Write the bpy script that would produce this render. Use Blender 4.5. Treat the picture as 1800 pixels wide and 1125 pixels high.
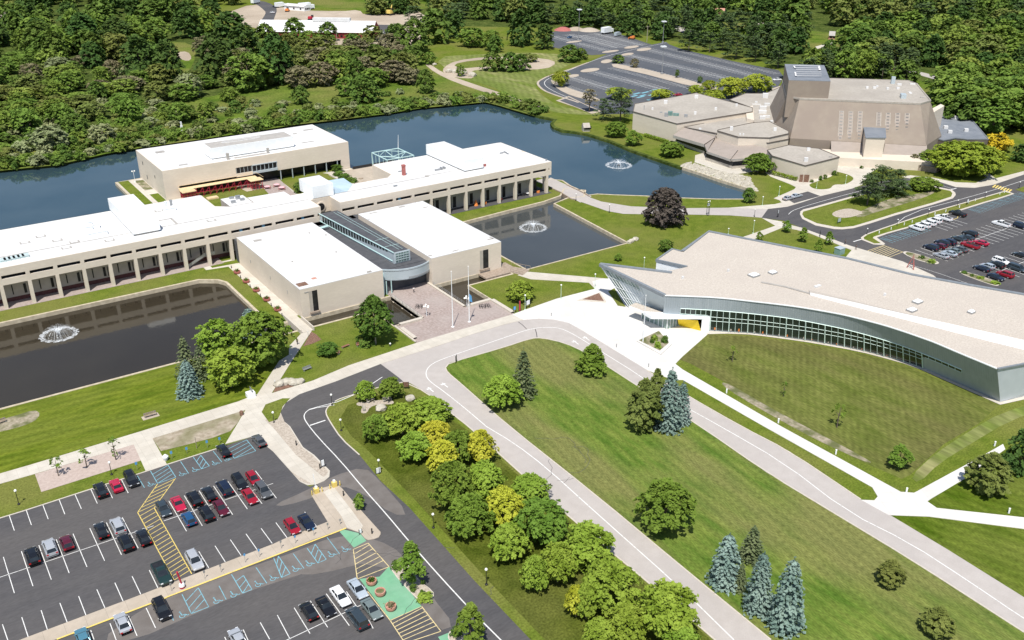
import bpy, bmesh, math, random
import numpy as np
from mathutils import Vector
from mathutils.geometry import delaunay_2d_cdt
R = math.radians
SC = bpy.context.scene
for o in list(bpy.data.objects): bpy.data.objects.remove(o)
# ------------------------------------------------------------------ camera
FPX, PITCH, YAW, CAMH = 1657.185, R(25.2478), R(34.4695), 103.0866
cam = bpy.data.cameras.new('camera'); camo = bpy.data.objects.new('camera', cam)
SC.collection.objects.link(camo); SC.camera = camo
camo.location = (0, 0, CAMH); camo.rotation_euler = (R(90) - PITCH, 0, -YAW)
cam.sensor_width = 36; cam.lens = FPX / 1800 * 36; cam.clip_start = 1; cam.clip_end = 9000
SC.render.resolution_x = 1024; SC.render.resolution_y = 640
# ------------------------------------------------------------------ light
AZ, EL = R(48), R(62)            # direction the shadows run in, and the sun's height
w = bpy.data.worlds.new('World'); SC.world = w; w.use_nodes = True
nt = w.node_tree; sky = nt.nodes.new('ShaderNodeTexSky'); sky.sky_type = 'NISHITA'
sky.sun_disc = False; sky.sun_elevation = EL; sky.sun_rotation = R(270) - AZ
nt.links.new(sky.outputs[0], nt.nodes['Background'].inputs[0]); nt.nodes['Background'].inputs[1].default_value = 0.10
sun = bpy.data.lights.new('sun', 'SUN'); sun.energy = 4.4; sun.angle = R(0.53); sun.color = (1, 0.955, 0.875)
suno = bpy.data.objects.new('sun', sun); SC.collection.objects.link(suno); suno.location = (0, 0, 300)
ldir = Vector((math.cos(AZ) * math.cos(EL), math.sin(AZ) * math.cos(EL), -math.sin(EL)))
suno.rotation_euler = ldir.to_track_quat('-Z', 'Y').to_euler()
SC.view_settings.view_transform = 'Standard'; SC.view_settings.look = 'None'
SC.view_settings.exposure = 0.25; SC.view_settings.gamma = 1
SC.render.engine = 'CYCLES'
# ------------------------------------------------------------------ helpers
def G(u, v, z=0.0):
    """survey point of the photograph -> plan position on the plane at height z"""
    x = (u - 900) / FPX; y = -(v - 562.5) / FPX
    cp, sp = math.cos(PITCH), math.sin(PITCH)
    t = (z - CAMH) / (-sp + y * cp)
    X, Y = x * t, (cp + y * sp) * t; c, s = math.cos(YAW), math.sin(YAW)
    return (X * c + Y * s, -X * s + Y * c)
def PJ(x, y, z=0.0):
    c, s = math.cos(YAW), math.sin(YAW)
    X = x * c - y * s; Y = x * s + y * c; Z = z - CAMH
    cp, sp = math.cos(PITCH), math.sin(PITCH); d = Y * cp - Z * sp
    return (900 + FPX * X / d, 562.5 - FPX * (Y * sp + Z * cp) / d, d)
def HT(x, y, v):
    lo, hi = 0., 60.
    for _ in range(40):
        m = (lo + hi) / 2
        if PJ(x, y, m)[1] > v: lo = m
        else: hi = m
    return lo
def GP(pts, z=0.0): return [G(u, v, z) for u, v in pts]
COL = SC.collection
class MB:
    def __init__(s): s.v = []; s.f = []; s.m = []
    def add(s, vs, fs, m=0):
        b = len(s.v); s.v += [tuple(p) for p in vs]; s.f += [tuple(b + i for i in f) for f in fs]; s.m += [m] * len(fs); return s
    def box(s, x0, x1, y0, y1, z0, z1, m=0):
        return s.add([(x0,y0,z0),(x1,y0,z0),(x1,y1,z0),(x0,y1,z0),(x0,y0,z1),(x1,y0,z1),(x1,y1,z1),(x0,y1,z1)],
            [(0,3,2,1),(4,5,6,7),(0,1,5,4),(1,2,6,5),(2,3,7,6),(3,0,4,7)], m)
    def prism(s, poly, z0, z1, m=0, mt=None, bottom=True, top=None):
        n = len(poly); A = sum(poly[i][0]*poly[(i+1)%n][1]-poly[(i+1)%n][0]*poly[i][1] for i in range(n))
        if A < 0: poly = poly[::-1]; top = top[::-1] if top else None
        tp = top or poly
        vs = [(p[0], p[1], z0) for p in poly] + [(p[0], p[1], z1) for p in tp]
        s.add(vs, [(i, (i+1)%n, n+(i+1)%n, n+i) for i in range(n)] + ([tuple(range(n-1,-1,-1))] if bottom else []), m)
        s.add(vs[n:], [tuple(range(n))], m if mt is None else mt); return s
    def sheet(s, poly, z, m=0):
        n = len(poly); A = sum(poly[i][0]*poly[(i+1)%n][1]-poly[(i+1)%n][0]*poly[i][1] for i in range(n))
        if A < 0: poly = poly[::-1]
        return s.add([(p[0], p[1], z) for p in poly], [tuple(range(n))], m)
    def quad(s, a, b, c, d, m=0): return s.add([a, b, c, d], [(0,1,2,3)], m)
    def tube(s, p0, p1, r0, r1=None, n=8, m=0, cap=True):
        r1 = r0 if r1 is None else r1; p0, p1 = Vector(p0), Vector(p1); d = (p1-p0).normalized()
        a = d.cross(Vector((0,0,1)) if abs(d.z) < .9 else Vector((1,0,0))).normalized(); b = d.cross(a)
        vs = []
        for p, r in ((p0, r0), (p1, r1)):
            for k in range(n):
                t = 2*math.pi*k/n; vs.append(p + (a*math.cos(t) + b*math.sin(t))*r)
        fs = [(i, i+n, (i+1)%n+n, (i+1)%n) for i in range(n)]
        if cap: fs += [tuple(range(n)), tuple(range(2*n-1, n-1, -1))]
        return s.add(vs, fs, m)
    def lathe(s, prof, n=12, c=(0,0,0), m=0):
        vs = []
        for r, z in prof:
            for k in range(n):
                t = 2*math.pi*k/n; vs.append((c[0]+r*math.cos(t), c[1]+r*math.sin(t), c[2]+z))
        fs = [(j*n+i, j*n+(i+1)%n, (j+1)*n+(i+1)%n, (j+1)*n+i) for j in range(len(prof)-1) for i in range(n)]
        fs += [tuple(range(n-1,-1,-1)), tuple((len(prof)-1)*n+i for i in range(n))]
        return s.add(vs, fs, m)
    def line(s, p, q, w, z, m=0):
        dx, dy = q[0]-p[0], q[1]-p[1]; L = math.hypot(dx, dy) or 1; nx, ny = -dy/L*w/2, dx/L*w/2
        return s.add([(p[0]-nx,p[1]-ny,z),(q[0]-nx,q[1]-ny,z),(q[0]+nx,q[1]+ny,z),(p[0]+nx,p[1]+ny,z)], [(0,1,2,3)], m)
    def ribbon(s, pts, w, z0, z1=None, m=0, closed=False):
        """strip along a polyline; with z1 it is a raised kerb"""
        n = len(pts); L = []; Rr = []
        for i, p in enumerate(pts):
            a = pts[i-1] if (i or closed) else pts[i]; b = pts[(i+1) % n] if (i < n-1 or closed) else pts[i]
            dx, dy = b[0]-a[0], b[1]-a[1]; l = math.hypot(dx, dy) or 1; nx, ny = -dy/l*w/2, dx/l*w/2
            L.append((p[0]+nx, p[1]+ny)); Rr.append((p[0]-nx, p[1]-ny))
        top = z1 if z1 is not None else z0
        vs = [(p[0],p[1],top) for p in L] + [(p[0],p[1],top) for p in Rr]; k = n if closed else n-1
        fs = [(i, n+i, n+(i+1)%n, (i+1)%n) for i in range(k)]
        if z1 is not None:
            vs += [(p[0],p[1],z0) for p in L] + [(p[0],p[1],z0) for p in Rr]
            fs += [(i, (i+1)%n, 2*n+(i+1)%n, 2*n+i) for i in range(k)] + [(n+i, 3*n+i, 3*n+(i+1)%n, n+(i+1)%n) for i in range(k)]
        return s.add(vs, fs, m)
    def build(s, name, mats, parent=None, smooth=False, bevel=0):
        me = bpy.data.meshes.new(name)
        off = Vector((0, 0, 0)); q_ = parent
        while q_ is not None: off = off + q_.location; q_ = q_.parent
        me.from_pydata([(x-off[0], y-off[1], z-off[2]) for x, y, z in s.v], [], s.f)
        for m in (mats if isinstance(mats, (list, tuple)) else [mats]): me.materials.append(m)
        me.polygons.foreach_set('material_index', s.m)
        if smooth: me.polygons.foreach_set('use_smooth', [True]*len(s.f))
        me.update(); o = bpy.data.objects.new(name, me); COL.objects.link(o); o.parent = parent
        if bevel:
            b = o.modifiers.new('b', 'BEVEL'); b.width = bevel; b.segments = 2; b.limit_method = 'ANGLE'
        return o
def tag(o, label=None, cat=None, group=None, kind=None):
    if label: o['label'] = label
    if cat: o['category'] = cat
    if group: o['group'] = group
    if kind: o['kind'] = kind
    return o
def thing(name, loc, label, cat, group=None, rz=0):
    o = bpy.data.objects.new(name, None); COL.objects.link(o); o.location = (loc[0], loc[1], loc[2] if len(loc) > 2 else 0)
    o.rotation_euler = (0, 0, rz); o.empty_display_size = .5
    return tag(o, label, cat, group)
def copy_tree(o, parent=None):
    c = o.copy(); COL.objects.link(c); c.parent = parent
    for ch in o.children: copy_tree(ch, c)
    return c
def struct(mb, name, mats, **k): return tag(mb.build(name, mats, **k), kind='structure')
def smooth_poly(pts, it=2):
    for _ in range(it):
        out = []
        for i in range(len(pts)):
            a, b = pts[i], pts[(i+1) % len(pts)]
            out += [(a[0]*.75+b[0]*.25, a[1]*.75+b[1]*.25), (a[0]*.25+b[0]*.75, a[1]*.25+b[1]*.75)]
        pts = out
    return pts
def smooth_line(pts, it=2):
    for _ in range(it):
        out = [pts[0]]
        for a, b in zip(pts, pts[1:]):
            out += [(a[0]*.75+b[0]*.25, a[1]*.75+b[1]*.25), (a[0]*.25+b[0]*.75, a[1]*.25+b[1]*.75)]
        pts = out + [pts[-1]]
    return pts
# ------------------------------------------------------------------ materials
def lin(c):
    c = c.lstrip('#'); r = [int(c[i:i+2], 16)/255 for i in (0, 2, 4)]
    return tuple(((x+.055)/1.055)**2.4 if x > .04 else x/12.92 for x in r) + (1,)
def mat(name, c1, c2=None, scale=1.0, rough=.85, bump=0, metal=0, spec=.3, c3=None, scale3=.05, detail=4, aniso=None, lo=.35, hi=.65, rnd=0, amt3=1, coord='P', sub=None, coat=0, fine=None, grid=None, stripe=None):
    """principled surface, colour c1..c2 by fine noise, tinted towards c3 by a broad noise"""
    m = bpy.data.materials.new(name); m.use_nodes = True; n = m.node_tree.nodes; l = m.node_tree.links
    b = n['Principled BSDF']; b.inputs['Roughness'].default_value = rough; b.inputs['Metallic'].default_value = metal
    b.inputs['Specular IOR Level'].default_value = spec; b.inputs['Coat Weight'].default_value = coat
    if coord == 'P': g = n.new('ShaderNodeNewGeometry'); P = g.outputs['Position']
    else: g = n.new('ShaderNodeTexCoord'); P = g.outputs['Object']
    if aniso:
        mp = n.new('ShaderNodeMapping'); mp.inputs['Scale'].default_value = aniso[0]; mp.inputs['Rotation'].default_value = (0, 0, aniso[1])
        l.new(P, mp.inputs[0]); P = mp.outputs[0]
    def ns(sc, det):
        t = n.new('ShaderNodeTexNoise'); t.inputs['Scale'].default_value = sc; t.inputs['Detail'].default_value = det
        l.new(P, t.inputs['Vector']); return t
    def mr(x, a, bb):
        r = n.new('ShaderNodeMapRange'); r.inputs['From Min'].default_value = a; r.inputs['From Max'].default_value = bb; l.new(x, r.inputs[0]); return r.outputs[0]
    def mix(f, a, bb, typ='MIX'):
        x = n.new('ShaderNodeMix'); x.data_type = 'RGBA'; x.blend_type = typ
        if isinstance(f, float): x.inputs[0].default_value = f
        else: l.new(f, x.inputs[0])
        for i, q in ((6, a), (7, bb)):
            if isinstance(q, tuple): x.inputs[i].default_value = q
            else: l.new(q, x.inputs[i])
        return x.outputs[2]
    c = c1
    if c2:
        t = ns(scale, detail); c = mix(mr(t.outputs[0], lo, hi), c1, c2)
        if bump:
            bn = n.new('ShaderNodeBump'); bn.inputs['Strength'].default_value = bump; bn.inputs['Distance'].default_value = .1
            l.new(t.outputs[0], bn.inputs['Height']); l.new(bn.outputs[0], b.inputs['Normal'])
    if c3:
        t = ns(scale3, 3); f = mr(t.outputs[0], .42, .62)
        if amt3 != 1:
            q = n.new('ShaderNodeMath'); q.operation = 'MULTIPLY'; q.inputs[1].default_value = amt3; l.new(f, q.inputs[0]); f = q.outputs[0]
        c = mix(f, c, c3)
    def mul(cc, fac):
        hq = n.new('ShaderNodeHueSaturation'); l.new(fac, hq.inputs['Value'])
        if isinstance(cc, tuple): hq.inputs['Color'].default_value = cc
        else: l.new(cc, hq.inputs['Color'])
        return hq.outputs[0]
    if grid:      # slab joints / membrane seams
        w_, h_, mw, dark, ang = grid; mq = n.new('ShaderNodeMapping'); mq.inputs['Rotation'].default_value = (0, 0, ang); l.new(g.outputs[0 if coord == 'P' else 3], mq.inputs[0])
        bt = n.new('ShaderNodeTexBrick'); bt.offset = 0; bt.inputs['Scale'].default_value = 1; bt.inputs['Brick Width'].default_value = w_; bt.inputs['Row Height'].default_value = h_; bt.inputs['Mortar Size'].default_value = mw; bt.inputs['Mortar Smooth'].default_value = .3
        bt.inputs['Color1'].default_value = (1,1,1,1); bt.inputs['Color2'].default_value = (.94,.94,.94,1); bt.inputs['Mortar'].default_value = (dark,dark,dark,1); l.new(mq.outputs[0], bt.inputs['Vector']); c = mul(c, bt.outputs['Color'])
    if stripe:    # mowing lines
        sc_, ang, am = stripe; mq = n.new('ShaderNodeMapping'); mq.inputs['Rotation'].default_value = (0, 0, ang); l.new(g.outputs['Position'], mq.inputs[0])
        wv = n.new('ShaderNodeTexWave'); wv.bands_direction = 'X'; wv.inputs['Scale'].default_value = sc_; wv.inputs['Distortion'].default_value = 2.5; wv.inputs['Detail'].default_value = 3; wv.inputs['Detail Scale'].default_value = .6; l.new(mq.outputs[0], wv.inputs['Vector'])
        r_ = n.new('ShaderNodeMapRange'); r_.inputs['To Min'].default_value = 1-am; r_.inputs['To Max'].default_value = 1+am; l.new(wv.outputs['Fac'], r_.inputs[0]); c = mul(c, r_.outputs[0])
    if fine:
        t = ns(fine[0], 6); f = n.new('ShaderNodeMapRange'); f.inputs['From Min'].default_value = .3; f.inputs['From Max'].default_value = .7; f.inputs['To Min'].default_value = 1-fine[1]; f.inputs['To Max'].default_value = 1+fine[1]; l.new(t.outputs[0], f.inputs[0])
        hs0 = n.new('ShaderNodeHueSaturation'); l.new(f.outputs[0], hs0.inputs['Value'])
        if isinstance(c, tuple): hs0.inputs['Color'].default_value = c
        else: l.new(c, hs0.inputs['Color'])
        c = hs0.outputs[0]
    if rnd:
        oi = n.new('ShaderNodeObjectInfo'); hs = n.new('ShaderNodeHueSaturation')
        r1 = n.new('ShaderNodeMapRange'); r1.inputs['To Min'].default_value = .5-rnd*.12; r1.inputs['To Max'].default_value = .5+rnd*.12; l.new(oi.outputs['Random'], r1.inputs[0])
        ml = n.new('ShaderNodeMath'); ml.operation = 'MULTIPLY'; ml.inputs[1].default_value = 7.31; l.new(oi.outputs['Random'], ml.inputs[0])
        fr = n.new('ShaderNodeMath'); fr.operation = 'FRACT'; l.new(ml.outputs[0], fr.inputs[0])
        r2 = n.new('ShaderNodeMapRange'); r2.inputs['To Min'].default_value = 1-rnd*.8; r2.inputs['To Max'].default_value = 1+rnd*.8; l.new(fr.outputs[0], r2.inputs[0])
        l.new(r1.outputs[0], hs.inputs['Hue']); l.new(r2.outputs[0], hs.inputs['Value'])
        if isinstance(c, tuple): hs.inputs['Color'].default_value = c
        else: l.new(c, hs.inputs['Color'])
        c = hs.outputs[0]
    if isinstance(c, tuple): b.inputs['Base Color'].default_value = c
    else: l.new(c, b.inputs['Base Color'])
    if sub:   # leaves let light through
        tr = n.new('ShaderNodeBsdfTranslucent'); ms = n.new('ShaderNodeMixShader'); ms.inputs[0].default_value = sub
        if isinstance(c, tuple): tr.inputs[0].default_value = c
        else: l.new(c, tr.inputs[0])
        l.new(b.outputs[0], ms.inputs[1]); l.new(tr.outputs[0], ms.inputs[2]); l.new(ms.outputs[0], n['Material Output'].inputs[0])
    return m
def c(r, g, b): return (r, g, b, 1)
M = {}
M['lawn'] = mat('lawn_grass', c(.095,.135,.018), c(.14,.175,.028), .35, .95, .3, c3=c(.17,.17,.05), scale3=.045, amt3=.7, spec=0, fine=(2.6,.30))
M['lawn_deep'] = mat('deep_lawn', c(.075,.135,.02), c(.15,.195,.04), .28, .95, .3, c3=c(.19,.175,.07), scale3=.045, amt3=.65, spec=0, aniso=((1.6,.45,1), 0), fine=(2.8,.34), stripe=(.16,R(8),.08))
M['lawn_west'] = mat('west_lawn', c(.082,.12,.012), c(.15,.185,.022), .3, .95, .3, c3=c(.14,.165,.03), scale3=.05, amt3=.6, spec=0, aniso=((.5,1.8,1), 0), fine=(2.6,.32), stripe=(.14,R(95),.07))
M['lawn_belt'] = mat('shaded_belt_lawn', c(.052,.072,.009), c(.095,.115,.018), .3, .95, .3, c3=c(.12,.125,.035), scale3=.06, amt3=.5, spec=0, fine=(2.8,.38))  # lawn darkened to carry the tree belt's shade in its colour
M['lawn_se'] = mat('south_east_lawn', c(.058,.098,.008), c(.105,.145,.018), .3, .95, .3, c3=c(.15,.17,.04), scale3=.06, amt3=.5, spec=0, aniso=((1.5,.5,1), 0), fine=(2.8,.34), stripe=(.14,R(-20),.10))
M['lawn_dry'] = mat('sparse_lawn', c(.095,.12,.025), c(.15,.165,.045), .35, .95, .3, c3=c(.12,.105,.045), scale3=.06, amt3=.6, spec=0, aniso=((1,.3,1), R(35)), fine=(2.6,.3), stripe=(.22,R(50),.07))
M['meadow'] = mat('meadow_grass', c(.065,.115,.016), c(.125,.18,.028), .12, .95, .4, c3=c(.165,.17,.05), scale3=.02, spec=0, fine=(.9,.35))
M['mown'] = mat('mown_hay', c(.14,.18,.04), c(.27,.26,.12), .2, .95, .3, c3=c(.13,.17,.04), scale3=.03, spec=0, aniso=((1,.25,1), R(30)), fine=(1,.25), stripe=(.1,R(30),.09))
M['forestfloor'] = mat('forest_floor', c(.045,.07,.016), c(.09,.115,.03), .15, .95, .3, spec=0, fine=(.6,.45))
M['asphalt'] = mat('dark_asphalt', c(.070,.069,.074), c(.085,.083,.087), .5, .9, .15, c3=c(.115,.106,.10), scale3=.05, amt3=.5, aniso=((.3,1,1), 0), fine=(3,.12))
M['asphalt_far'] = mat('blue_grey_asphalt', c(.072,.080,.095), c(.092,.10,.115), .3, .9, c3=c(.11,.11,.115), scale3=.03, amt3=.5)
M['asphalt_light'] = mat('pale_worn_asphalt', c(.42,.385,.36), c(.455,.42,.395), .5, .9, .05, c3=c(.39,.36,.34), scale3=.08, amt3=.5, fine=(5,.05))
M['patch'] = mat('worn_patch', c(.14,.125,.115), c(.17,.155,.145), .5, .9)
M['concrete'] = mat('pale_concrete', c(.53,.495,.43), c(.60,.56,.49), .5, .9, .05, c3=c(.50,.455,.385), scale3=.1, amt3=.6, grid=(1.8,1.8,.035,.80,0))
M['concrete_white'] = mat('white_concrete', c(.64,.62,.59), c(.70,.685,.66), .3, .9, c3=c(.60,.58,.55), scale3=.07, amt3=.5, grid=(3,3,.05,.86,R(30)))
M['median'] = mat('tan_concrete', c(.43,.37,.30), c(.50,.43,.35), .8, .9, .1, c3=c(.39,.33,.26), scale3=.2, amt3=.5, grid=(3,30,.05,.8,0))
M['kerb'] = mat('kerb_stone', c(.50,.455,.39), c(.58,.53,.46), 2, .9)
M['gravel'] = mat('gravel', c(.34,.29,.235), c(.50,.44,.37), 3, .95, .5, detail=8)
M['sand'] = mat('sand', c(.40,.33,.255), c(.50,.425,.335), .12, .95, .2, c3=c(.36,.295,.225), scale3=.03)
M['pink_paver'] = mat('pinkish_brick_paving', c(.31,.25,.225), c(.41,.34,.315), 1.6, .9, .2, c3=c(.40,.345,.32), scale3=.12, amt3=.6, grid=(1.2,1.2,.05,.85,0))
M['pink_strip'] = mat('pale_pink_brick', c(.41,.33,.29), c(.48,.395,.35), 1.6, .9, .2)
M['mulch'] = mat('brown_mulch', c(.14,.075,.05), c(.25,.15,.11), 3, .95, .6)
M['soil'] = mat('dry_bed', c(.24,.21,.14), c(.38,.33,.25), 1.5, .95, .6, c3=c(.12,.13,.05), scale3=.3)
M['dryplants'] = mat('dry_planting', c(.27,.225,.16), c(.44,.38,.30), 1.0, .95, .8, c3=c(.15,.15,.06), scale3=.25, amt3=.6)
M['white_paint'] = mat('white_road_paint', c(.72,.72,.70), c(.30,.30,.30), 2.2, .8, lo=.55, hi=.8)
M['yellow_paint'] = mat('yellow_road_paint', c(.74,.57,.15), c(.45,.38,.2), 2, .8, lo=.5, hi=.8)
M['paleyellow'] = mat('pale_yellow_paint', c(.66,.54,.28), c(.36,.31,.2), 1.6, .8, lo=.5, hi=.75)
M['blue_paint'] = mat('light_blue_paint', c(.19,.42,.50), c(.12,.20,.24), 1.6, .8, lo=.5, hi=.75)
M['green_paint'] = mat('green_painted_asphalt', c(.15,.36,.215), c(.18,.41,.25), .6, .8, c3=c(.24,.42,.30), scale3=.2, amt3=.5)
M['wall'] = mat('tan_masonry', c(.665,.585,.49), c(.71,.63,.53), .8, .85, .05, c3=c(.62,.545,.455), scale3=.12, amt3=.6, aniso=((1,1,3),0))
M['wall_shade'] = mat('greyish_shaded_wall', c(.42,.38,.33), c(.48,.44,.38), .6, .85)  # duller copy of the wall colour, with shade mixed in
M['roof_white'] = mat('white_roof_membrane', c(.67,.67,.67), c(.73,.73,.73), .25, .7, c3=c(.60,.60,.595), scale3=.09, amt3=.45, grid=(3.0,24,.07,.90,0))
M['roof_grey'] = mat('grey_roof_deck', c(.36,.34,.32), c(.42,.40,.37), .6, .9)
M['roof_tan'] = mat('tan_gravel_roof', c(.46,.41,.355), c(.55,.50,.44), 2.2, .95, .2, c3=c(.47,.42,.37), scale3=.15, amt3=.5, fine=(3.5,.10))
M['roof_theatre'] = mat('pale_grey_gravel_roof', c(.37,.34,.295), c(.44,.405,.36), 1.0, .95, .2, c3=c(.32,.29,.255), scale3=.06, amt3=.6)
M['roof_slate'] = mat('slate_blue_roof', c(.16,.18,.21), c(.20,.22,.25), .5, .8, c3=c(.24,.26,.29), scale3=.12, amt3=.5)
M['roof_dark'] = mat('dark_roof', c(.07,.073,.082), c(.095,.098,.107), .6, .8)
M['theatre_wall'] = mat('brown_render', c(.27,.225,.185), c(.295,.25,.205), .5, .9, .03, c3=c(.26,.215,.18), scale3=.1)
M['ledge'] = mat('taupe_render', c(.325,.28,.245), c(.355,.305,.27), .5, .9)
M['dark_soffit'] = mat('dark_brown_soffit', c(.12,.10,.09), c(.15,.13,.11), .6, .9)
M['white_metal'] = mat('white_painted_metal', c(.80,.83,.85), c(.85,.87,.88), .5, .5, spec=.4)
M['steel'] = mat('zinc_cladding', c(.33,.375,.41), c(.37,.415,.45), .35, .5, metal=0, spec=.4, aniso=((3,3,.2),0))
M['steel_light'] = mat('pale_blue_cladding', c(.46,.53,.57), c(.50,.57,.61), .6, .45, metal=.2, spec=.5)
M['acgreen'] = mat('green_unit', c(.10,.20,.18), c(.2,.3,.28), 1, .5)
M['endwall'] = mat('sunlit_zinc', c(.50,.545,.60), c(.54,.585,.64), .4, .5, spec=.4)  # cladding zinc lightened: the end wall's stronger light is in the colour
M['mint'] = mat('mint_painted_steel', c(.42,.60,.60), c(.48,.65,.64), 1, .5)
M['glass'] = mat('dark_glass', c(.012,.02,.018), c(.03,.045,.04), .25, .06, spec=.6)
M['glass_green'] = mat('green_glass', c(.12,.19,.17), c(.26,.35,.32), .35, .08, spec=.6)
M['glass_black'] = mat('black_opening', c(.01,.01,.012), c(.03,.03,.033), .6, .3)
M['yellow'] = mat('yellow_panel', c(.85,.62,.03), c(.80,.58,.03), 1, .6)
M['red'] = mat('red_steel', c(.42,.025,.05), c(.50,.04,.07), 2, .5)
M['barn_red'] = mat('barn_red', c(.22,.03,.035), c(.27,.04,.045), .3, .8)
M['stone'] = mat('pale_limestone', c(.36,.33,.27), c(.52,.485,.41), .9, .9, .5)
M['bank'] = mat('bank_stone', c(.42,.36,.26), c(.56,.49,.37), .8, .9, .4)
M['wood'] = mat('weathered_wood', c(.28,.22,.17), c(.38,.31,.25), 1.5, .85)
M['benchwood'] = mat('reddish_bench_wood', c(.26,.12,.08), c(.33,.17,.12), 2, .7)
M['scaf_wood'] = mat('scaffold_plank', c(.62,.47,.27), c(.70,.55,.34), 1, .85)
M['black'] = mat('black_metal', c(.015,.015,.017), c(.025,.025,.028), 3, .45, spec=.5)
M['greymetal'] = mat('galvanised_metal', c(.36,.37,.38), c(.42,.43,.44), 2, .45, metal=.5)
M['mint_pole'] = mat('mint_post', c(.50,.66,.50), c(.56,.70,.55), 2, .5)
M['globe'] = mat('white_globe', c(.86,.86,.82), c(.90,.90,.87), 2, .3, spec=.5)
M['bark'] = mat('bark', c(.11,.085,.065), c(.18,.145,.115), 2.5, .95, .6)
M['bark_pale'] = mat('pale_bark', c(.30,.26,.20), c(.42,.37,.30), 2.5, .95, .4)
M['terracotta'] = mat('terracotta', c(.48,.23,.17), c(.55,.29,.22), 2, .8)
M['planter_red'] = mat('red_brick_planter', c(.36,.11,.10), c(.43,.16,.14), 2, .8)
M['sign_blue'] = mat('blue_sign', c(.10,.33,.62), c(.12,.36,.66), 2, .5)
M['tyre'] = mat('tyre_rubber', c(.014,.014,.015), c(.022,.022,.023), 5, .8)
M['rim'] = mat('alloy', c(.55,.56,.58), c(.60,.61,.63), 5, .3, metal=.6)
M['carglass'] = mat('car_window', c(.012,.016,.02), c(.02,.026,.03), 1, .04, spec=.8)
M['lamp_red'] = mat('tail_lamp', c(.45,.01,.015), c(.5,.02,.02), 5, .2, spec=.6)
M['lamp_white'] = mat('head_lamp', c(.75,.77,.8), c(.8,.82,.84), 5, .15, spec=.8)
M['skin'] = mat('skin', c(.50,.31,.22), c(.55,.35,.26), 3, .6)
M['cloth_dark'] = mat('dark_cloth', c(.04,.04,.055), c(.06,.06,.075), 4, .9)
M['cloth_white'] = mat('white_cloth', c(.75,.75,.75), c(.8,.8,.8), 4, .9)
M['hair'] = mat('brown_hair', c(.04,.025,.018), c(.07,.045,.03), 6, .7)
M['orange'] = mat('orange_plastic', c(.75,.22,.05), c(.78,.28,.08), 3, .5)
M['teal'] = mat('blue_plastic', c(.05,.25,.45), c(.07,.3,.5), 3, .5)
def leaf(name, c1, c2, sc=.35, rnd=.10, sub=.08): return mat(name, c1, c2, sc, .75, rnd=rnd, sub=sub, spec=.15, lo=.3, hi=.7)
L_ = {
 'lime': leaf('lime_green_leaves', c(.15,.23,.022), c(.26,.36,.05)),
 'fresh': leaf('fresh_green_leaves', c(.095,.165,.018), c(.17,.26,.038)),
 'green': leaf('green_leaves', c(.06,.118,.015), c(.115,.185,.03)),
 'deep': leaf('deep_green_leaves', c(.030,.068,.015), c(.062,.115,.024)),
 'olive': leaf('olive_leaves', c(.105,.135,.028), c(.19,.22,.055)),
 'yellow': leaf('golden_leaves', c(.34,.35,.022), c(.52,.52,.06)),
 'gold': leaf('orange_gold_leaves', c(.42,.30,.012), c(.55,.42,.03)),
 'yg': leaf('yellow_green_leaves', c(.18,.235,.018), c(.29,.34,.04)),
 'blue': leaf('blue_spruce_needles', c(.12,.19,.165), c(.25,.34,.30), sub=.04),
 'spruce': leaf('green_spruce_needles', c(.075,.105,.045), c(.16,.19,.09), sub=.04),
 'pine': leaf('pine_needles', c(.045,.080,.028), c(.10,.145,.05), sub=.04),
 'copper': leaf('copper_leaves', c(.050,.040,.036), c(.13,.11,.09), sub=.05),
 'brown': leaf('brownish_twigs', c(.145,.13,.07), c(.24,.22,.12)),
 'pale': leaf('pale_willow_leaves', c(.18,.21,.09), c(.31,.34,.17)),
 'wfresh': leaf('wood_fresh_leaves', c(.115,.19,.028), c(.20,.29,.05), sub=.2),
 'wgreen': leaf('wood_green_leaves', c(.075,.135,.022), c(.14,.21,.04), sub=.18),
 'wdeep': leaf('wood_deep_leaves', c(.042,.088,.02), c(.085,.145,.03), sub=.15),
 'wlime': leaf('wood_lime_leaves', c(.16,.23,.035), c(.27,.35,.07), sub=.2),
 'grey': leaf('bare_grey_twigs', c(.14,.12,.10), c(.22,.19,.16)),
}
# ------------------------------------------------------------------ ground with the ponds cut out
WZ = -1.0
pond_w = [(-140,205.3),(79.5,205.3),(97,205.3),(97,194),(126.5,194),(126.5,205.6),(141.5,205.6),(141.5,211.4),(79.7,211.4),(76.2,211.4),(71.8,214),(71.8,246),(70.5,249),(66,252.2),(-140,253.8)]
pond_e = [(146.5,206),(185.2,206),(189.5,250.1),(197,252.4),(203,250.5),(208,256),(203,262),(196.6,256),(188,254),(174.2,253.2),(153.5,251.6),(146.5,249)]
lake = [(-140,294),(70,293.6),(70.3,362.3),(79.6,362.3),(79.6,364.2),(150.2,364.2),(150.2,328),(168,328),(168,293.6),(198,293.6),(203,280),(205.5,274)] + \
  GP([(988,317),(1003,327),(1024,336),(1033,343),(1050.5,341),(1078,342.5),(1133,344.4),(1200,348),(1260,350),(1307,350),(1322,344),(1325,338),(1313,330),(1290,323),(1263.5,315),(1232,304),(1200,294),(1150,277),(1110,263),(1075,248),(1033,235),(1010,231),(990,229),(974,223),(970,217),(977,210),(965,207),(953,205),(933,199),(905,191),(877,183),(853,177),(825,178),(800,182),(770,184),(740,187),(712,191),(680,197),(640,202),(600,207),(520,216),(420,232),(330,245),(240,258),(187,267),(140,278),(100,287),(50,292),(0,297),(-120,311)])
lake = lake[:-1] + [lake[-1]]
big = [(-2600,-300),(3200,-300),(4200,4200),(-2600,4200)]
vs, es = [], []
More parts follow.
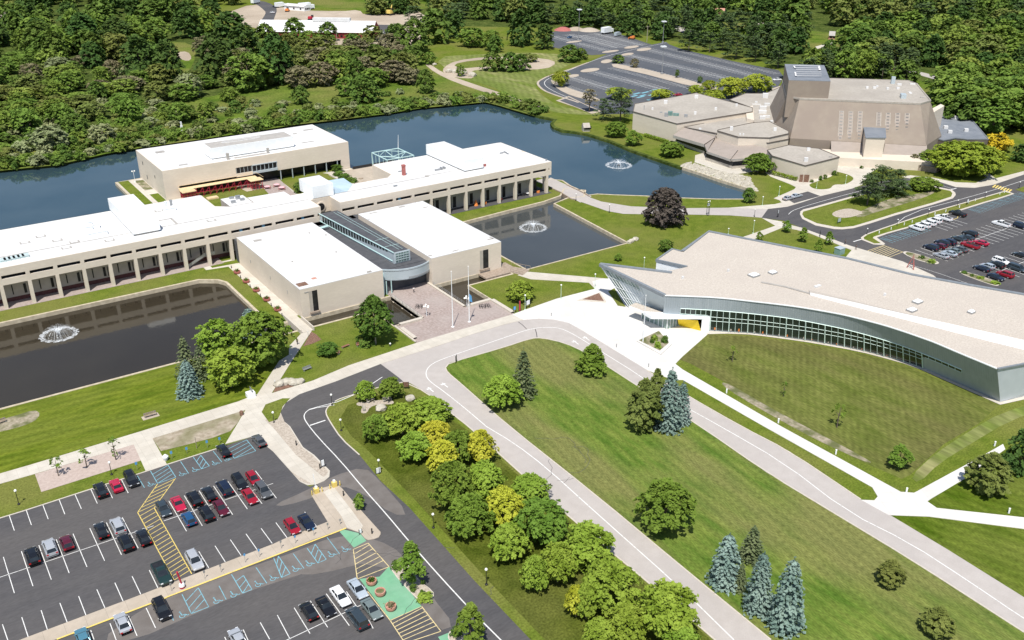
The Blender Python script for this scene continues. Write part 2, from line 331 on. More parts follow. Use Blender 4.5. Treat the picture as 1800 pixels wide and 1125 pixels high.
for poly in (big, pond_w, pond_e, lake):
    b = len(vs); vs += [Vector(p) for p in poly]; n = len(poly); es += [(b+i, b+(i+1) % n) for i in range(n)]
V, E_, F_, *_r = delaunay_2d_cdt(vs, es, [], 0, 1e-4)
def inside(p, poly):
    r = False; n = len(poly)
    for i in range(n):
        a, b = poly[i], poly[(i+1) % n]
        if (a[1] > p[1]) != (b[1] > p[1]) and p[0] < (b[0]-a[0])*(p[1]-a[1])/(b[1]-a[1])+a[0]: r = not r
    return r
mb = MB(); fs = []
for f in F_:
    cx = sum(V[i].x for i in f)/3; cy = sum(V[i].y for i in f)/3
    if inside((cx, cy), big) and not any(inside((cx, cy), q) for q in (pond_w, pond_e, lake)): fs.append(tuple(f))
mb.add([(p.x, p.y, 0) for p in V], fs)
struct(mb, 'ground', M['lawn'])
# banks: a stone edge that runs down under the water
mb = MB()
for poly in (pond_w, pond_e): mb.ribbon(poly, .7, WZ-.5, .05, closed=True)
mb.ribbon(lake[9:29], .7, WZ-.5, .05); mb.ribbon(lake[:9], .7, WZ-.5, .05)
struct(mb, 'bank_edging', M['bank'])
mb = MB(); mb.ribbon(lake[28:], 1.6, WZ-.5, .02); struct(mb, 'overgrown_bank', M['forestfloor'])
def water(name, c1, c2, rough, bumpd, ior=1.33):
    m = bpy.data.materials.new(name); m.use_nodes = True; n = m.node_tree.nodes; l = m.node_tree.links; b = n['Principled BSDF']
    b.inputs['Roughness'].default_value = rough; b.inputs['IOR'].default_value = ior; b.inputs['Specular IOR Level'].default_value = .5
    g = n.new('ShaderNodeNewGeometry'); t = n.new('ShaderNodeTexNoise'); t.inputs['Scale'].default_value = .03; t.inputs['Detail'].default_value = 4
    l.new(g.outputs['Position'], t.inputs['Vector']); r = n.new('ShaderNodeMapRange'); r.inputs['From Min'].default_value = .35; r.inputs['From Max'].default_value = .65; l.new(t.outputs[0], r.inputs[0])
    x = n.new('ShaderNodeMix'); x.data_type = 'RGBA'; l.new(r.outputs[0], x.inputs[0]); x.inputs[6].default_value = c1; x.inputs[7].default_value = c2; l.new(x.outputs[2], b.inputs['Base Color'])
    t2 = n.new('ShaderNodeTexNoise'); t2.inputs['Scale'].default_value = 1.1; t2.inputs['Detail'].default_value = 3
    mp = n.new('ShaderNodeMapping'); mp.inputs['Scale'].default_value = (1, .45, 1); mp.inputs['Rotation'].default_value = (0, 0, .5); l.new(g.outputs['Position'], mp.inputs[0]); l.new(mp.outputs[0], t2.inputs['Vector'])
    bn = n.new('ShaderNodeBump'); bn.inputs['Strength'].default_value = bumpd; bn.inputs['Distance'].default_value = .05; l.new(t2.outputs[0], bn.inputs['Height']); l.new(bn.outputs[0], b.inputs['Normal'])
    return m
M['pond'] = water('pond_water', c(.032,.026,.018), c(.042,.035,.024), .05, .2, 1.4)
M['ponde'] = water('east_pond_water', c(.050,.056,.058), c(.066,.072,.074), .05, .2, 1.4)
M['lakew'] = water('lake_water', c(.022,.050,.066), c(.042,.072,.088), .05, .22, 1.7)
struct(MB().sheet([(p[0], p[1]) for p in pond_w], WZ), 'pond_water', M['pond'])
struct(MB().sheet(pond_e, WZ-.01), 'pond_water', M['ponde'])
struct(MB().sheet(lake, WZ-.02), 'lake_water', M['lakew'])
# ------------------------------------------------------------------ sheets laid on the ground
def sheet(name, px, z, m, sm=0, world=False):
    p = px if world else GP(px)
    if sm: p = smooth_poly(p, sm)
    return struct(MB().sheet(p, z), name, M[m])
sheet('meadow', [(-200,326),(0,300),(100,290),(187,270),(240,261),(330,248),(420,235),(520,219),(600,210),(680,200),(740,190),(800,184.5),(853,179.5),(877,185.5),(905,194),(940,204),(890,168),(850,150),(780,125),(740,105),(640,70),(500,55),(380,45),(200,20),(-200,40)], .012, 'meadow')
sheet('forest_floor', [(-300,290),(-10,282),(120,250),(240,200),(300,180),(400,165),(470,140),(420,60),(300,30),(380,8),(-300,-20)], .02, 'forestfloor', 1)
sheet('forest_floor', [(700,20),(760,45),(900,48),(1050,50),(1180,70),(1380,115),(1400,160),(1560,150),(1700,200),(1900,260),(2100,-40),(650,-30)], .016, 'forestfloor', 1)
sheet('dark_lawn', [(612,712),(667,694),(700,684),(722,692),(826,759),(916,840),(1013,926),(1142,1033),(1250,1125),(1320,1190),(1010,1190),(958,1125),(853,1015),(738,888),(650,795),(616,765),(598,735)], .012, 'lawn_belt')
sheet('dark_lawn', [(783,646.7),(790,638),(883,611.7),(933,595),(953,594),(993,603),(1030,620),(1110,671.7),(1231.7,750),(1346.7,830),(1490,916.7),(1600,983),(1800,1111.7),(1950,1200),(1450,1200),(1355,1125),(1200,998),(1046.7,870),(895,750),(833,695)], .012, 'lawn_deep')
sheet('dark_lawn', [(1562,906),(1633,909),(1800,931),(1900,944),(1900,1120),(1800,1050),(1667,967)], .012, 'lawn_se')
sheet('dark_lawn', [(1631,882),(1637,877),(1693,843),(1766,792),(1900,740),(1900,925),(1800,909),(1647,893)], .012, 'lawn_se')
sheet('dark_lawn', [(-80,728),(0,722),(307,641),(440,606),(490,640),(452,690),(421,704),(240,760),(0,832),(-100,860)], .012, 'lawn_west')
sheet('sparse_lawn', [(1246,588),(1316,591),(1383,599),(1453,610),(1521,623),(1590,642),(1690,683),(1756,712),(1720,745),(1660,780),(1600,835),(1585,842),(1500,805),(1380,735),(1290,680),(1215,640),(1195,632)], .012, 'lawn_dry', 0)
sheet('mown_hay', [(760,100),(850,95),(960,92),(1020,103),(985,122),(950,138),(938,150),(960,175),(1005,193),(1070,200),(1030,203),(960,196),(900,170),(860,150),(800,135)], .02, 'mown', 1)
for pts, mm, zz in [
  ([(780,118),(800,107),(850,100),(905,100),(960,103),(980,110),(960,122),(900,122),(870,118),(820,126),(838,138),(800,137),(778,128)], 'sand', .028),
  ([(795,113),(830,106),(880,104),(920,106),(915,116),(850,117),(810,121)], 'meadow', .034)]:
    sheet('basin', pts, zz, mm, 1)
sheet('dirt_track', [(755,112),(778,128),(830,147),(880,163),(930,180),(958,190),(950,193),(915,182),(870,168),(800,145),(765,128),(745,112)], .03, 'sand', 1)
sheet('construction_ground', [(395,24),(445,6),(500,12),(520,18),(600,20),(632,17),(640,27),(700,22),(745,18),(752,60),(728,78),(735,100),(720,98),(690,88),(650,80),(560,78),(500,62),(420,42)], .03, 'sand', 1)
sheet('side_road', [(436,3),(452,8),(462,16),(468,22),(462,32),(455,40),(478,44),(482,32),(488,16),(480,8),(460,1)], .04, 'asphalt', 1)
sheet('side_road', [(640,43),(700,44),(706,60),(640,61)], .045, 'asphalt')
sheet('rural_road', [(1183,44),(1210,50),(1225,55),(1206,60),(1182,50)], .03, 'asphalt_light', 1)
sheet('rural_road', [(1582,124),(1620,133),(1665,146),(1720,156),(1720,149),(1665,138),(1625,128),(1585,120)], .03, 'asphalt_light')
sheet('rural_road', [(1433,82),(1466,73),(1466,77),(1437,86)], .03, 'concrete')
sheet('verge', [(1583,133),(1660,152),(1680,175),(1660,200),(1625,185),(1600,150)], .024, 'meadow', 1)
sheet('clearing', [(280,72),(340,76),(345,100),(330,130),(300,125),(285,100)], .026, 'meadow', 1)
sheet('clearing', [(308,92),(330,90),(338,102),(330,108),(312,102)], .03, 'sand', 1)
sheet('clearing', [(1205,28),(1290,40),(1400,52),(1480,60),(1480,85),(1440,88),(1360,68),(1240,48),(1200,40)], .026, 'meadow', 1)
sheet('clearing', [(650,-4),(790,-10),(760,14),(700,20),(640,24),(630,16),(600,16),(540,14),(520,0)], .026, 'meadow', 1)
# pale asphalt boulevard
boul = [(700,663),(669.3,640),(760,611.6),(830,588),(886.7,570.7),(920,562.7),(946.7,560.3),(973.3,562),(1000,568),(1026.7,583.3),(1064,606),(1137.3,650.7),(1207,695),(1303,750),(1386.7,793),(1513,878),(1566.7,906.7),(1666.7,966.7),(1800,1050),(1960,1150),(1960,1216),(1800,1111.7),(1600,983),(1490,916.7),(1346.7,830),(1231.7,750),(1110,671.7),(1030,620),(993,603),(953,594),(933,595),(883,611.7),(790,638),(783,646.7),(786.7,655),(806.7,671.7),(833,695),(895,750),(1046.7,870),(1200,998),(1355,1125),(1430,1190),(1330,1190),(1256.7,1125),(1208,1080),(1146.7,1030),(1016.7,923),(966.7,876.7),(920,836.7),(830,755),(786.7,721.7),(750,690),(720,673.3),(710,671.7)]
sheet('boulevard', boul, .03, 'asphalt_light')
sheet('lakeside_road', [(971,330),(1002,349.4),(1027,357),(1067,371),(1095.7,376),(1130.8,376.7),(1200,377),(1283.6,378.7),(1338.8,382.8),(1351,366),(1278.6,365.3),(1200,366),(1130.8,363.6),(1109,362.8),(1057,354.4),(1033.8,346),(1002,331.8),(956.9,313.4),(940,318)], .036, 'asphalt_light')
# bridge deck of the lakeside road over the narrow channel
pb = MB(); pb.prism(GP([(968,312),(1040,345),(1020,356),(955,320)]), -.6, .03); 
# dark asphalt lot at the left and its access road
lotpoly = [(-140,951),(0,910),(240,834),(293,816.7),(381,788.7),(446,767),(480,794),(527,847),(545,856),(575,841),(579,838.7),(580,828),(552,800),(533,786.7),(510,750),(500,741.7),(493,725),(503,708),(526.7,693.3),(590.7,670.7),(669.3,640),(700,663),(710,671.7),(666.7,680.5),(632,691),(600,700),(586,707),(575,717),(572,726),(580,741.7),(600,771.7),(632,800),(670,846.7),(720,893),(833,1020),(933,1125),(1000,1200),(-160,1260)]
sheet('parking_lot', lotpoly, .03, 'asphalt')
east = [(1349,366),(1384,362.8),(1409,355),(1442.5,344.4),(1500,330.7),(1560,316),(1610,312),(1646.7,318),(1680,328.7),(1713,330),(1746.7,324.7),(1800,306),(1900,272),(1960,640),(1720,530),(1640,486),(1600,473),(1493,434),(1451,417),(1407,400),(1377,388),(1338.8,383)]
sheet('east_road', east, .03, 'asphalt')
sheet('far_parking', [(967,57.7),(988.6,52),(1025,53),(1060.5,55),(1100,63),(1130.8,73.6),(1150,80),(1130,84),(1067,95),(1040,97),(972,83)], .028, 'asphalt_far')
sheet('far_parking', [(945,148.8),(946,144),(950,141),(963.5,133.8),(993.6,125),(1033.8,110),(1067,95),(1100,87),(1122,83),(1171,73.6),(1176,78),(1200,87),(1293.6,108.7),(1369,123.7),(1378,135),(1368,152),(1340,170),(1250,182),(1110,200),(1060,201),(1017,180.6),(975,167),(955,159)], .032, 'asphalt_far')
sheet('worn_patch', [(583,838),(640,820),(668,845),(720,905),(690,905),(640,868),(598,853),(560,872),(500,890),(480,888),(540,862)], .036, 'patch', 1)
sheet('worn_patch', [(250,1070),(330,1030),(480,985),(600,938),(640,952),(560,1000),(420,1045),(330,1085),(240,1125),(170,1130)], .036, 'patch', 1)
sheet('worn_patch', [(632,940),(690,960),(720,990),(760,1050),(800,1100),(770,1110),(720,1040),(660,985),(560,1010),(520,1010),(600,960)], .038, 'patch', 1)
# concrete walks
def slab(name, px, m, z=.10, sm=0, world=False, z0=-.05):
    p = px if world else GP(px)
    if sm: p = smooth_poly(p, sm)
    mb = MB(); mb.prism(p, z0, z, bottom=False); return struct(mb, name, M[m])
slab('sidewalk', [(-120,868),(0,832.7),(58,816),(240,760.7),(421,705.3),(432,720.7),(268,771),(235,781.7),(58.7,834),(0,850.7),(-120,887)], 'concrete', .06)
slab('sidewalk', [(421,705.3),(452,693.3),(477,692),(550.7,669.3),(613.3,642.7),(680,620.7),(728.9,604.4),(760,594.7),(900,553.3),(920,562.7),(886.7,570.7),(830,588),(760,611.6),(669.3,640),(590.7,670.7),(526.7,693.3),(503,708),(493,725),(500,741.7),(510,750),(533,786.7),(552,800),(580,828),(579,838.7),(570,846),(556,852),(540,853),(527,847),(480,794),(446,767),(396,781),(414.7,750),(432,720.7)], 'concrete', .10)
slab('plaza', [(900,553.3),(916,547.3),(978.7,525.3),(1046,508),(1041,495),(1060,490),(1250,489),(1250,583),(1246,586),(1200,626.7),(1187,640),(1200,650),(1373.3,750),(1583.3,865),(1606.7,866.7),(1610,865),(1690,821.7),(1733,798),(1763,781),(1767,790),(1693.3,843.3),(1637,876.7),(1630,881.7),(1646.7,893.3),(1800,910),(1900,921),(1900,942),(1800,930),(1633.3,908.3),(1561.7,905.7),(1513,879),(1536.7,880),(1542.7,873.3),(1533,856.7),(1343,750),(1200,668),(1185,668),(1160,660),(1137.3,650.7),(1064,606),(1026.7,583.3),(1000,568),(973.3,562),(946.7,560.3),(920,562.7)], 'concrete_white', .08)
slab('path', [(910,484),(923,477.5),(1045,488),(1076,491),(1045,507),(1035,497),(933,491)], 'concrete', .06)
slab('path', [(530,586),(546.7,580),(548,582),(514.7,632),(477,692.5),(452,694),(490.7,634.7),(508,624),(508,609)], 'concrete', .07)
slab('path', [(235,781.7),(268,771),(293.5,816.5),(256,828)], 'concrete', .07)
slab('brick_strip', [(61.5,833.8),(235,781.5),(250,809),(72.7,865)], 'pink_strip', .05)
slab('median', [(-60,1162),(40,1124),(240,1049.3),(480,957.3),(497,949.3),(576,918),(548,872),(551,866),(562,860),(580,855),(596,854.7),(602,860),(621,882.7),(669,936),(669,940),(666,945),(658,948),(647,950),(641,946.7),(633,937.3),(608,928.7),(549,950),(480,978.7),(349,1030),(293,1050),(240,1071.7),(100,1124),(0,1163)], 'median', .13)
sheet('pale_walk', [(569,866),(586,856),(620,900),(638,925),(633,937.3),(610,928),(600,908)], .136, 'concrete')
sheet('gravel_bed', [(466,739),(493,727),(500,741.7),(509,751),(531,787.5),(550,801.5),(577,829),(574,836),(568,839),(520,800),(480,752)], .106, 'gravel')
sheet('gravel_bed', [(510,828),(520,835),(548,851),(540,851),(528,846)], .107, 'gravel')
slab('grass_island', [(460,725),(467,711.7),(497,701),(510,701),(497,715),(492,730),(488,738),(473,743)], 'lawn', .14)
sheet('ornamental_bed', [(268,771),(430,721),(417,744),(405,758),(373,770),(320,784),(283,793)], .03, 'dryplants')
sheet('mulch_bed', [(547,583),(556,588),(565,597),(550,604),(533,609)], .03, 'mulch')
sheet('mulch_bed', [(480,690),(489,672),(515,666),(532,670),(520,678)], .03, 'mulch')
slab('paved_terrace', [(105,190),(118,190),(118,214.5),(105,214.5)], 'pink_paver', .06, world=True, z0=-.9)
slab('paved_terrace', [(97,182.6),(126.3,182.6),(126.3,193.9),(118,193.9),(118,190),(105,190),(105,193.9),(97,193.9)], 'pink_paver', .05, world=True, z0=-.9)
slab('museum_walk', [(76.2,213.9),(79.75,213.9),(79.75,258),(72,258.6),(72,261),(79,261),(79,262),(70,262),(70,258),(76.2,257)], 'concrete', .06, world=True)
# theatre forecourt
slab('forecourt', [(1279,365.5),(1340,360.7),(1362,359),(1374,356),(1370,352),(1360,348.7),(1380,340),(1396,333),(1399,329),(1389,324),(1354.7,310.7),(1345,303),(1375,303),(1412,321),(1465,299),(1474,289),(1475,280),(1565,280),(1545,295),(1531,303),(1515,325),(1500,331),(1442,345),(1409,356),(1384,363.5),(1350,367.5)], 'concrete', .05)
slab('lawn_island', [(1422,324),(1424,328),(1430,331.5),(1440,333),(1450,333),(1460,331.3),(1464,326),(1470,324.3),(1484,324.7),(1493,321),(1500,316),(1500,312),(1490,306.7),(1466,300.5),(1466,309),(1440,318)], 'lawn', .09, 1)
slab('small_parking', [(1378.7,347.5),(1420,336.7),(1442,344.7),(1396,357.5)], 'asphalt', .056)
slab('sidewalk', [(1585,311),(1600,308.5),(1640,312.7),(1680,320.7),(1715,322),(1735,313),(1725,303),(1738,305),(1750,314),(1800,301),(1800,307),(1746,325),(1713,330.5),(1680,329),(1647,318.5),(1610,316)], 'concrete', .10)
slab('traffic_island', [(1406,377),(1407,372),(1412,368.5),(1429,364.5),(1502.7,344),(1560,330),(1610,325),(1640,327.5),(1673,334),(1679,339),(1680,343),(1675,349),(1640,360),(1573,379),(1530,393),(1500,401.5),(1480,403.5),(1466.7,403),(1433,396.5),(1410,385)], 'kerb', .12)
slab('island_grass', [(1410,377),(1412,372.5),(1430,367.5),(1502.7,347),(1560,333),(1610,328),(1640,330),(1670,336),(1674,340),(1672,346),(1640,356.5),(1573,375.5),(1530,389),(1500,398),(1480,400),(1466.7,399),(1436,393),(1414,383)], 'lawn', .15, 0)
sheet('gravel_bed', [(1462,376),(1470,371),(1488,367),(1500,368),(1520,374),(1500,382),(1480,384),(1465,381)], .158, 'gravel', 1)
sheet('gravel_bed', [(1500,378),(1560,350),(1610,342),(1645,334),(1640,342),(1600,356),(1545,372),(1510,384)], .157, 'soil', 1)
strip = [(1515,422),(1513,418),(1522,412),(1550,401.7),(1600,385),(1643,371),(1682,360),(1767,335.6),(1783,341),(1759,349),(1732,356.7),(1690,370),(1650,382),(1600,400),(1560,411),(1541,418),(1556,429),(1553,431),(1535,430)]
slab('traffic_island', strip, 'kerb', .12)
slab('island_grass', [(1519,421),(1518,418),(1525,413),(1552,402.9),(1602,386.3),(1645,372.3),(1683,361.3),(1766,337.6),(1778,341),(1757,347.6),(1730,355.2),(1688,368.4),(1648,380.4),(1598,398.3),(1558,409.4),(1536,416.5),(1534,419),(1548,428),(1537,428.5)], 'lawn', .16)
slab('traffic_island', [(1785,334),(1800,328),(1850,312),(1850,322),(1800,338)], 'lawn', .14)
slab('path', [(1338.8,383),(1376,390),(1374,392),(1407,400),(1405,405),(1376,400),(1323.7,421.3),(1303,419),(1300,428),(1297,420),(1363,397)], 'concrete', .06)
slab('path', [(1407,400),(1451,416),(1493,432),(1586.7,460),(1640,484),(1650,492),(1560,480),(1487,452),(1497,440),(1420,409),(1402,405)], 'concrete', .11)
for pts in ([(1586.7,445),(1588,443),(1593,442),(1613,447),(1634.7,454),(1649,460.5),(1651,463.5),(1643,465),(1620,460),(1597,451.5)], [(1686,477.5),(1692,477),(1720,484),(1750,495),(1757,500),(1754,503),(1745,502),(1710,490),(1688,481)]):
    slab('traffic_island', pts, 'kerb', .12, 1); q = GP(pts); cx = sum(p[0] for p in q)/len(q); cy = sum(p[1] for p in q)/len(q)
    slab('island_bed', [(cx+(p[0]-cx)*.86, cy+(p[1]-cy)*.86) for p in q], 'soil', .14, 1, world=True)
# green island, left lot
green = [(667,1014),(680,1000),(683.5,996.5),(690,1002),(741,1066),(686,1090),(655,1048),(632,1018)]
sheet('green_pad', green, .045, 'green_paint')
sheet('green_pad', [(597,935),(604,931),(633,938),(644,951),(622,963)], .045, 'green_paint')
sheet('green_pad', [(770,1120),(800,1108),(806,1118),(815,1140),(790,1150)], .045, 'green_paint')
def islandk(px, inner, sm=1):
    slab('planting_island', px, 'kerb', .13, sm); q = GP(px); cx = sum(p[0] for p in q)/len(q); cy = sum(p[1] for p in q)/len(q)
    slab('planting_bed', [(cx+(p[0]-cx)*.9, cy+(p[1]-cy)*.9) for p in q], inner, .16, sm, world=True)
islandk([(687,1004),(688,994),(698,987),(715,989),(735,1020),(762,1040),(763,1050),(755,1058),(742,1058),(728,1050)], 'gravel')
islandk([(787,1125),(788,1113),(797,1105),(815,1106),(860,1150),(820,1180)], 'gravel')
# planter on the white plaza
slab('plaza_planter', [(1119,601),(1160,581),(1181.5,606),(1161.5,625)], 'concrete_white', .35)
slab('plaza_planter_bed', [(1123,600.5),(1158,584),(1175.5,605),(1159.5,618.5)], 'soil', .42)
slab('plaza_planter', [(1013,529),(1055,514),(1066,531),(1064,532.5)], 'kerb', .14)
slab('plaza_planter_bed', [(1024,527),(1053,516),(1061.5,530)], 'mulch', .18)
sheet('lawn_patch', [(1069,513),(1080,507),(1100,540),(1086,538)], .12, 'lawn')
sheet('trodden_strip', [(1272,671),(1300,685),(1345,712),(1420,752),(1470,778),(1520,805),(1534,814),(1520,812),(1440,776),(1370,738),(1300,698),(1268,676)], .02, 'soil', 1)
sheet('trodden_strip', [(1600,838),(1640,800),(1700,760),(1760,725),(1850,700),(1850,712),(1770,742),(1710,778),(1650,815),(1615,850)], .02, 'mown', 1)
sheet('dry_bed', [(-30,745),(20,733),(60,720),(72,727),(60,742),(20,755),(-30,765)], .02, 'soil', 1)
sheet('lawn_plinth', [(1240,588),(1246,583),(1250,582),(1280,584.3),(1316.7,586),(1350,590),(1383.3,594.3),(1418.3,599),(1453.3,605),(1486.7,611),(1521.7,618.3),(1556,627.3),(1590,636.7),(1620.7,647.3),(1690,677),(1759,707),(1830,690),(1830,696),(1758,712),(1690,682),(1620,651),(1590,640),(1556,630.5),(1521.7,621.5),(1486.7,614),(1453.3,608),(1418.3,602),(1383.3,597),(1350,592.5),(1316.7,588.5),(1280,587)], .10, 'concrete')
# kerbs along roads
kb = MB()
for pl in ([(-140,951),(0,912),(163,859),(240,834.5),(293,817),(381,789)], [(710,671.7),(750,690),(786,721),(830,755),(920,836.7),(1016.7,923),(1146.7,1030),(1256.7,1125),(1330,1190)],
           [(783,646.7),(786.7,655),(806.7,671.7),(833,695),(895,750),(1046.7,870),(1200,998),(1355,1125)], [(783,646.7),(790,638),(883,611.7),(933,595),(953,594),(993,603),(1030,620),(1110,671.7),(1231.7,750),(1346.7,830),(1490,916.7),(1600,983),(1800,1111.7)],
           [(1137,651),(1207,695),(1303,750),(1386.7,793),(1513,878)], [(710,671.7),(666.7,680.5),(632,691),(600,700),(586,707),(575,717),(572,726),(580,741.7),(600,771.7),(632,800)]):
    kb.ribbon(smooth_line(GP(pl), 1), .26, 0, .09)
struct(kb, 'kerbstones', M['kerb'])
kb = MB()
for pl in ([(1017,180.6),(1007,177),(975,167),(955,159),(945,148.8),(946,144),(950,141),(963.5,133.8),(993.6,125),(1033.8,110)],): kb.ribbon(smooth_line(GP(pl), 1), 1.2, 0, .12)
kb.sheet(smooth_poly(GP([(967,142),(972,139.5),(985,149),(1005,157),(1040,168),(1060,178),(1035,176),(1005,169),(980,157)]), 1), .1)
kb.sheet(GP([(1075,113),(1084,112.5),(1134,121.5),(1200,138),(1262,155),(1258,160),(1200,148),(1134,130.5),(1078,118)]), .1)
for u, v, a, b in ((1008,133.5,10,2.6),(1037,123.5,17,3.2),(1066,108,10,3.2),(1103,95.5,11,2.2),(1132,87,13,2.6),(1073,90.5,15,1.8),(1110,83,13,2.2),(1009,73.5,14,1.5)):
    kb.sheet([G(u+a*math.cos(t*math.pi/8), v-.12*a*math.cos(t*math.pi/8)+b*math.sin(t*math.pi/8)) for t in range(16)], .105)
kb.sheet(GP([(977,177),(1000,169),(1030,184),(1060,196),(1040,200),(1010,188)]), .06)
kb.sheet(GP([(1350,158),(1375,150),(1380,152),(1355,161),(1320,168),(1318,166)]), .1)
struct(kb, 'far_lot_islands', M['median'])
sheet('service_bay', [(984,177),(1000,171),(1028,184),(1050,195),(1036,197)], .066, 'asphalt_far')
# ------------------------------------------------------------------ painted markings
wl = MB(); yl = MB(); bl = MB(); py = MB()
def SL(mb, a, b, wd=.12, z=.042): mb.line(G(*a), G(*b), wd, z)
for a, b in [((16.3,906.3),(25.3,932.9)),((46,896.4),(55.3,923.1)),((75.3,887.6),(84.9,912.9)),((104,878.4),(114,904)),((132,869.6),(143.1,894.7)),((160,860.7),(171.1,885.3)),((186,852),(198,876)),((213.5,843),(225.5,867)),
  ((6,979.3),(25.3,1042.7)),((37.7,969.3),(58,1030.6)),((68.4,958.7),(90.3,1019)),((98.9,948.4),(121.7,1007.7)),((128.4,938.4),(152.9,996.7)),((158,928.9),(184,986)),((187.1,918.9),(213.7,975.7)),((214.9,909.7),(243,964)),
  ((297,881),(328,934)),((324,871.5),(355.6,924.4)),((350,863),(382.4,914.4)),((375.5,854.5),(409.1,904.9)),((400.9,846.7),(434.9,895.1)),((424,838),(460.7,885.7)),((449,828),(486,876)),
  ((-40,961),(325,826)) if 0 else ((-24,989),(-4,1055)),
  ((4.4,1097.9),(17,1135)),((38.4,1085.3),(50,1121)),((72.4,1073),(83.7,1108.1)),((105.3,1060.3),(118.3,1094.6)),((138.3,1048.3),(151.3,1082.1)),((170.3,1036.3),(184.7,1069.4)),((202,1024.6),(216.4,1057)),((232.3,1013.3),(247.5,1045)),((262.5,1002.5),(277.5,1033.5)),
  ((349.5,969.5),(367,998.5)),((378,959.7),(396,988)),((405,949),(424,977)),((432.5,938.7),(452,966.5)),((459,929),(478.5,955.5)),((485,919),(505,946)),((535.5,900),(557,926)),
  ((126,1096),(138,1135)),((159.5,1108),(165.5,1125)),((193.5,1096),(206,1130)),((226,1083),(241,1118)),((257,1069),(273.5,1104)),
  ((395,1120),(404,1140)),((427.5,1107),(438,1130)),((457.5,1094.5),(474,1124)),((487.5,1081.5),(510,1124)),((517,1068.5),(545,1114)),((545.5,1056.5),(576,1103)),((573.5,1044),(614,1100)),((609,1040),(628,1068)),((648,1090),(656,1105))]:
    SL(wl, a, b)
SL(wl, (-30,1025), (270,924.5)); SL(wl, (288,916), (480,850)); SL(wl, (503,1126), (634,1064)); SL(wl, (480,1136),(503,1126))
# lane lines
def LL(mb, pl, wd=.16, z=.046, sm=1): mb.ribbon(smooth_line(GP(pl), sm), wd, z)
LL(wl, [(723,676) if 0 else (822,800-112.5+0.5)] if 0 else [(1290,1125),(1200,1037),(1046,900),(960,822),(905,780),(855,750)][::-1] + [], .2)
LL(wl, [(855,750),(820,720),(780,688),(757,672),(749,662),(749,652),(756,642),(775,632),(830,613),(880,596),(935,577),(965,575.5),(985,577),(1005,586),(1025,598)], .2, .046, 2)
LL(wl, [(1025,598),(1060,620),(1121,658),(1200,713),(1267,750),(1378,814),(1490,900),(1600,955),(1700,1020),(1800,1088),(1900,1150)], .2)
LL(wl, [(588,712),(545,719),(536,726),(534,734),(540,745),(560,770),(600,812),(640,860),(680,905),(720,953),(770,1010),(830,1075),(885,1130)], .2)
LL(wl, [(592,707),(560,715),(543,720)], .2); LL(wl, [(588,709.5),(620,690),(672,663)][::-1] if 0 else [(592,707),(630,691),(672,663)], .2)
SL(wl, (545,748), (572,739), .35)
for s_ in (0,): LL(wl, [(1386,377),(1392,371),(1405,366),(1420,361),(1500,338.5),(1550,327)], .18)
LL(wl, [(1513,421),(1560,406),(1600,374),(1680,353),(1756,331.5),(1800,317),(1850,300)][1:], .18); LL(wl, [(1348,402),(1400,420),(1520,445),(1587,462),(1640,477),(1700,498),(1740,512)][2:], .12)
SL(wl, (1500,425), (1515,420.5), .4); SL(wl, (1668,334.5), (1681,331), .4); SL(wl, (1648,324), (1675,332), .15); SL(wl,(1752,317),(1778,307),.5)
SL(yl, (608.5,929.3), (293.5,1050.5), .3, .135); SL(yl, (293.5,1051), (100,1124.8), .3, .135)
# blue disabled bays
def bay(a, b, c_, d, k, mb=bl, wd=.13):
    """hatched aisle: a-b left side top/bottom, d-c right side"""
    A, B, Cc, D = G(*a), G(*b), G(*c_), G(*d); z = .044
    mb.line(A, B, wd, z); mb.line(D, Cc, wd, z); mb.line(B, Cc, wd, z)
    for i in range(k):
        t = i/k; t2 = (i+1.15)/k
        if t2 > 1: t2 = 1
        p = (A[0]+(B[0]-A[0])*t2, A[1]+(B[1]-A[1])*t2); q = (D[0]+(Cc[0]-D[0])*t*.92, D[1]+(Cc[1]-D[1])*t*.92); mb.line(p, q, wd, z+.001)
bay((264.5,828),(277,850),(309,839),(295.5,818), 4)
bay((340,804),(354.5,824.5),(368,819.5),(353,800.5), 3)
bay((396,783),(412,806),(449.5,793),(433.5,773.5), 4)
for a, b in (((241.5,836.5),(254,857.5)), ((317.5,811.5),(331.5,832.5)), ((375,793.5),(390,812.5))): SL(bl, a, b)
bay((407,1010),(426.5,1043),(443,1036.5),(428,1012), 3)
bay((481,980.5),(495,1015.5),(510,1008.5),(489.5,978), 3)
bay((540,964),(559,990),(573.5,983.5),(554,957), 3)
bay((320,1045),(336.5,1079),(367,1067),(348.5,1033.5), 3)
for a, b in (((385,1030),(397.5,1054)), ((450,997.5),(469,1025.5)), ((515.5,973.5),(534.5,999.5)), ((575,945),(597,974)), ((298,1072),(305,1091))): SL(bl, a, b)
def wheel(u, v):
    x, y = G(u, v); z = .044; s = .55
    bl.ribbon([(x+s*.75*math.cos(t), y-.15+s*.75*math.sin(t)) for t in [math.pi*.75+k*math.pi*1.25/8 for k in range(9)]], .12, z)
    bl.line((x-.05,y+.7), (x,y), .16, z); bl.line((x,y), (x+.45,y), .14, z); bl.line((x+.45,y),(x+.75,y-.45), .14, z); bl.line((x+.75,y-.45),(x+.98,y-.35), .12, z)
    bl.sheet([(x-.07+.14*math.cos(t*.785), y+.92+.14*math.sin(t*.785)) for t in range(8)], z)
for u, v in [(264,852),(319,834),(342,826.5),(377,815),(398.5,808),(320,1082),(380,1057),(410,1046),(453,1027.5),(479,1017),(519,1001),(543,991.5),(582,975.5),(606,966.5)]: wheel(u, v)
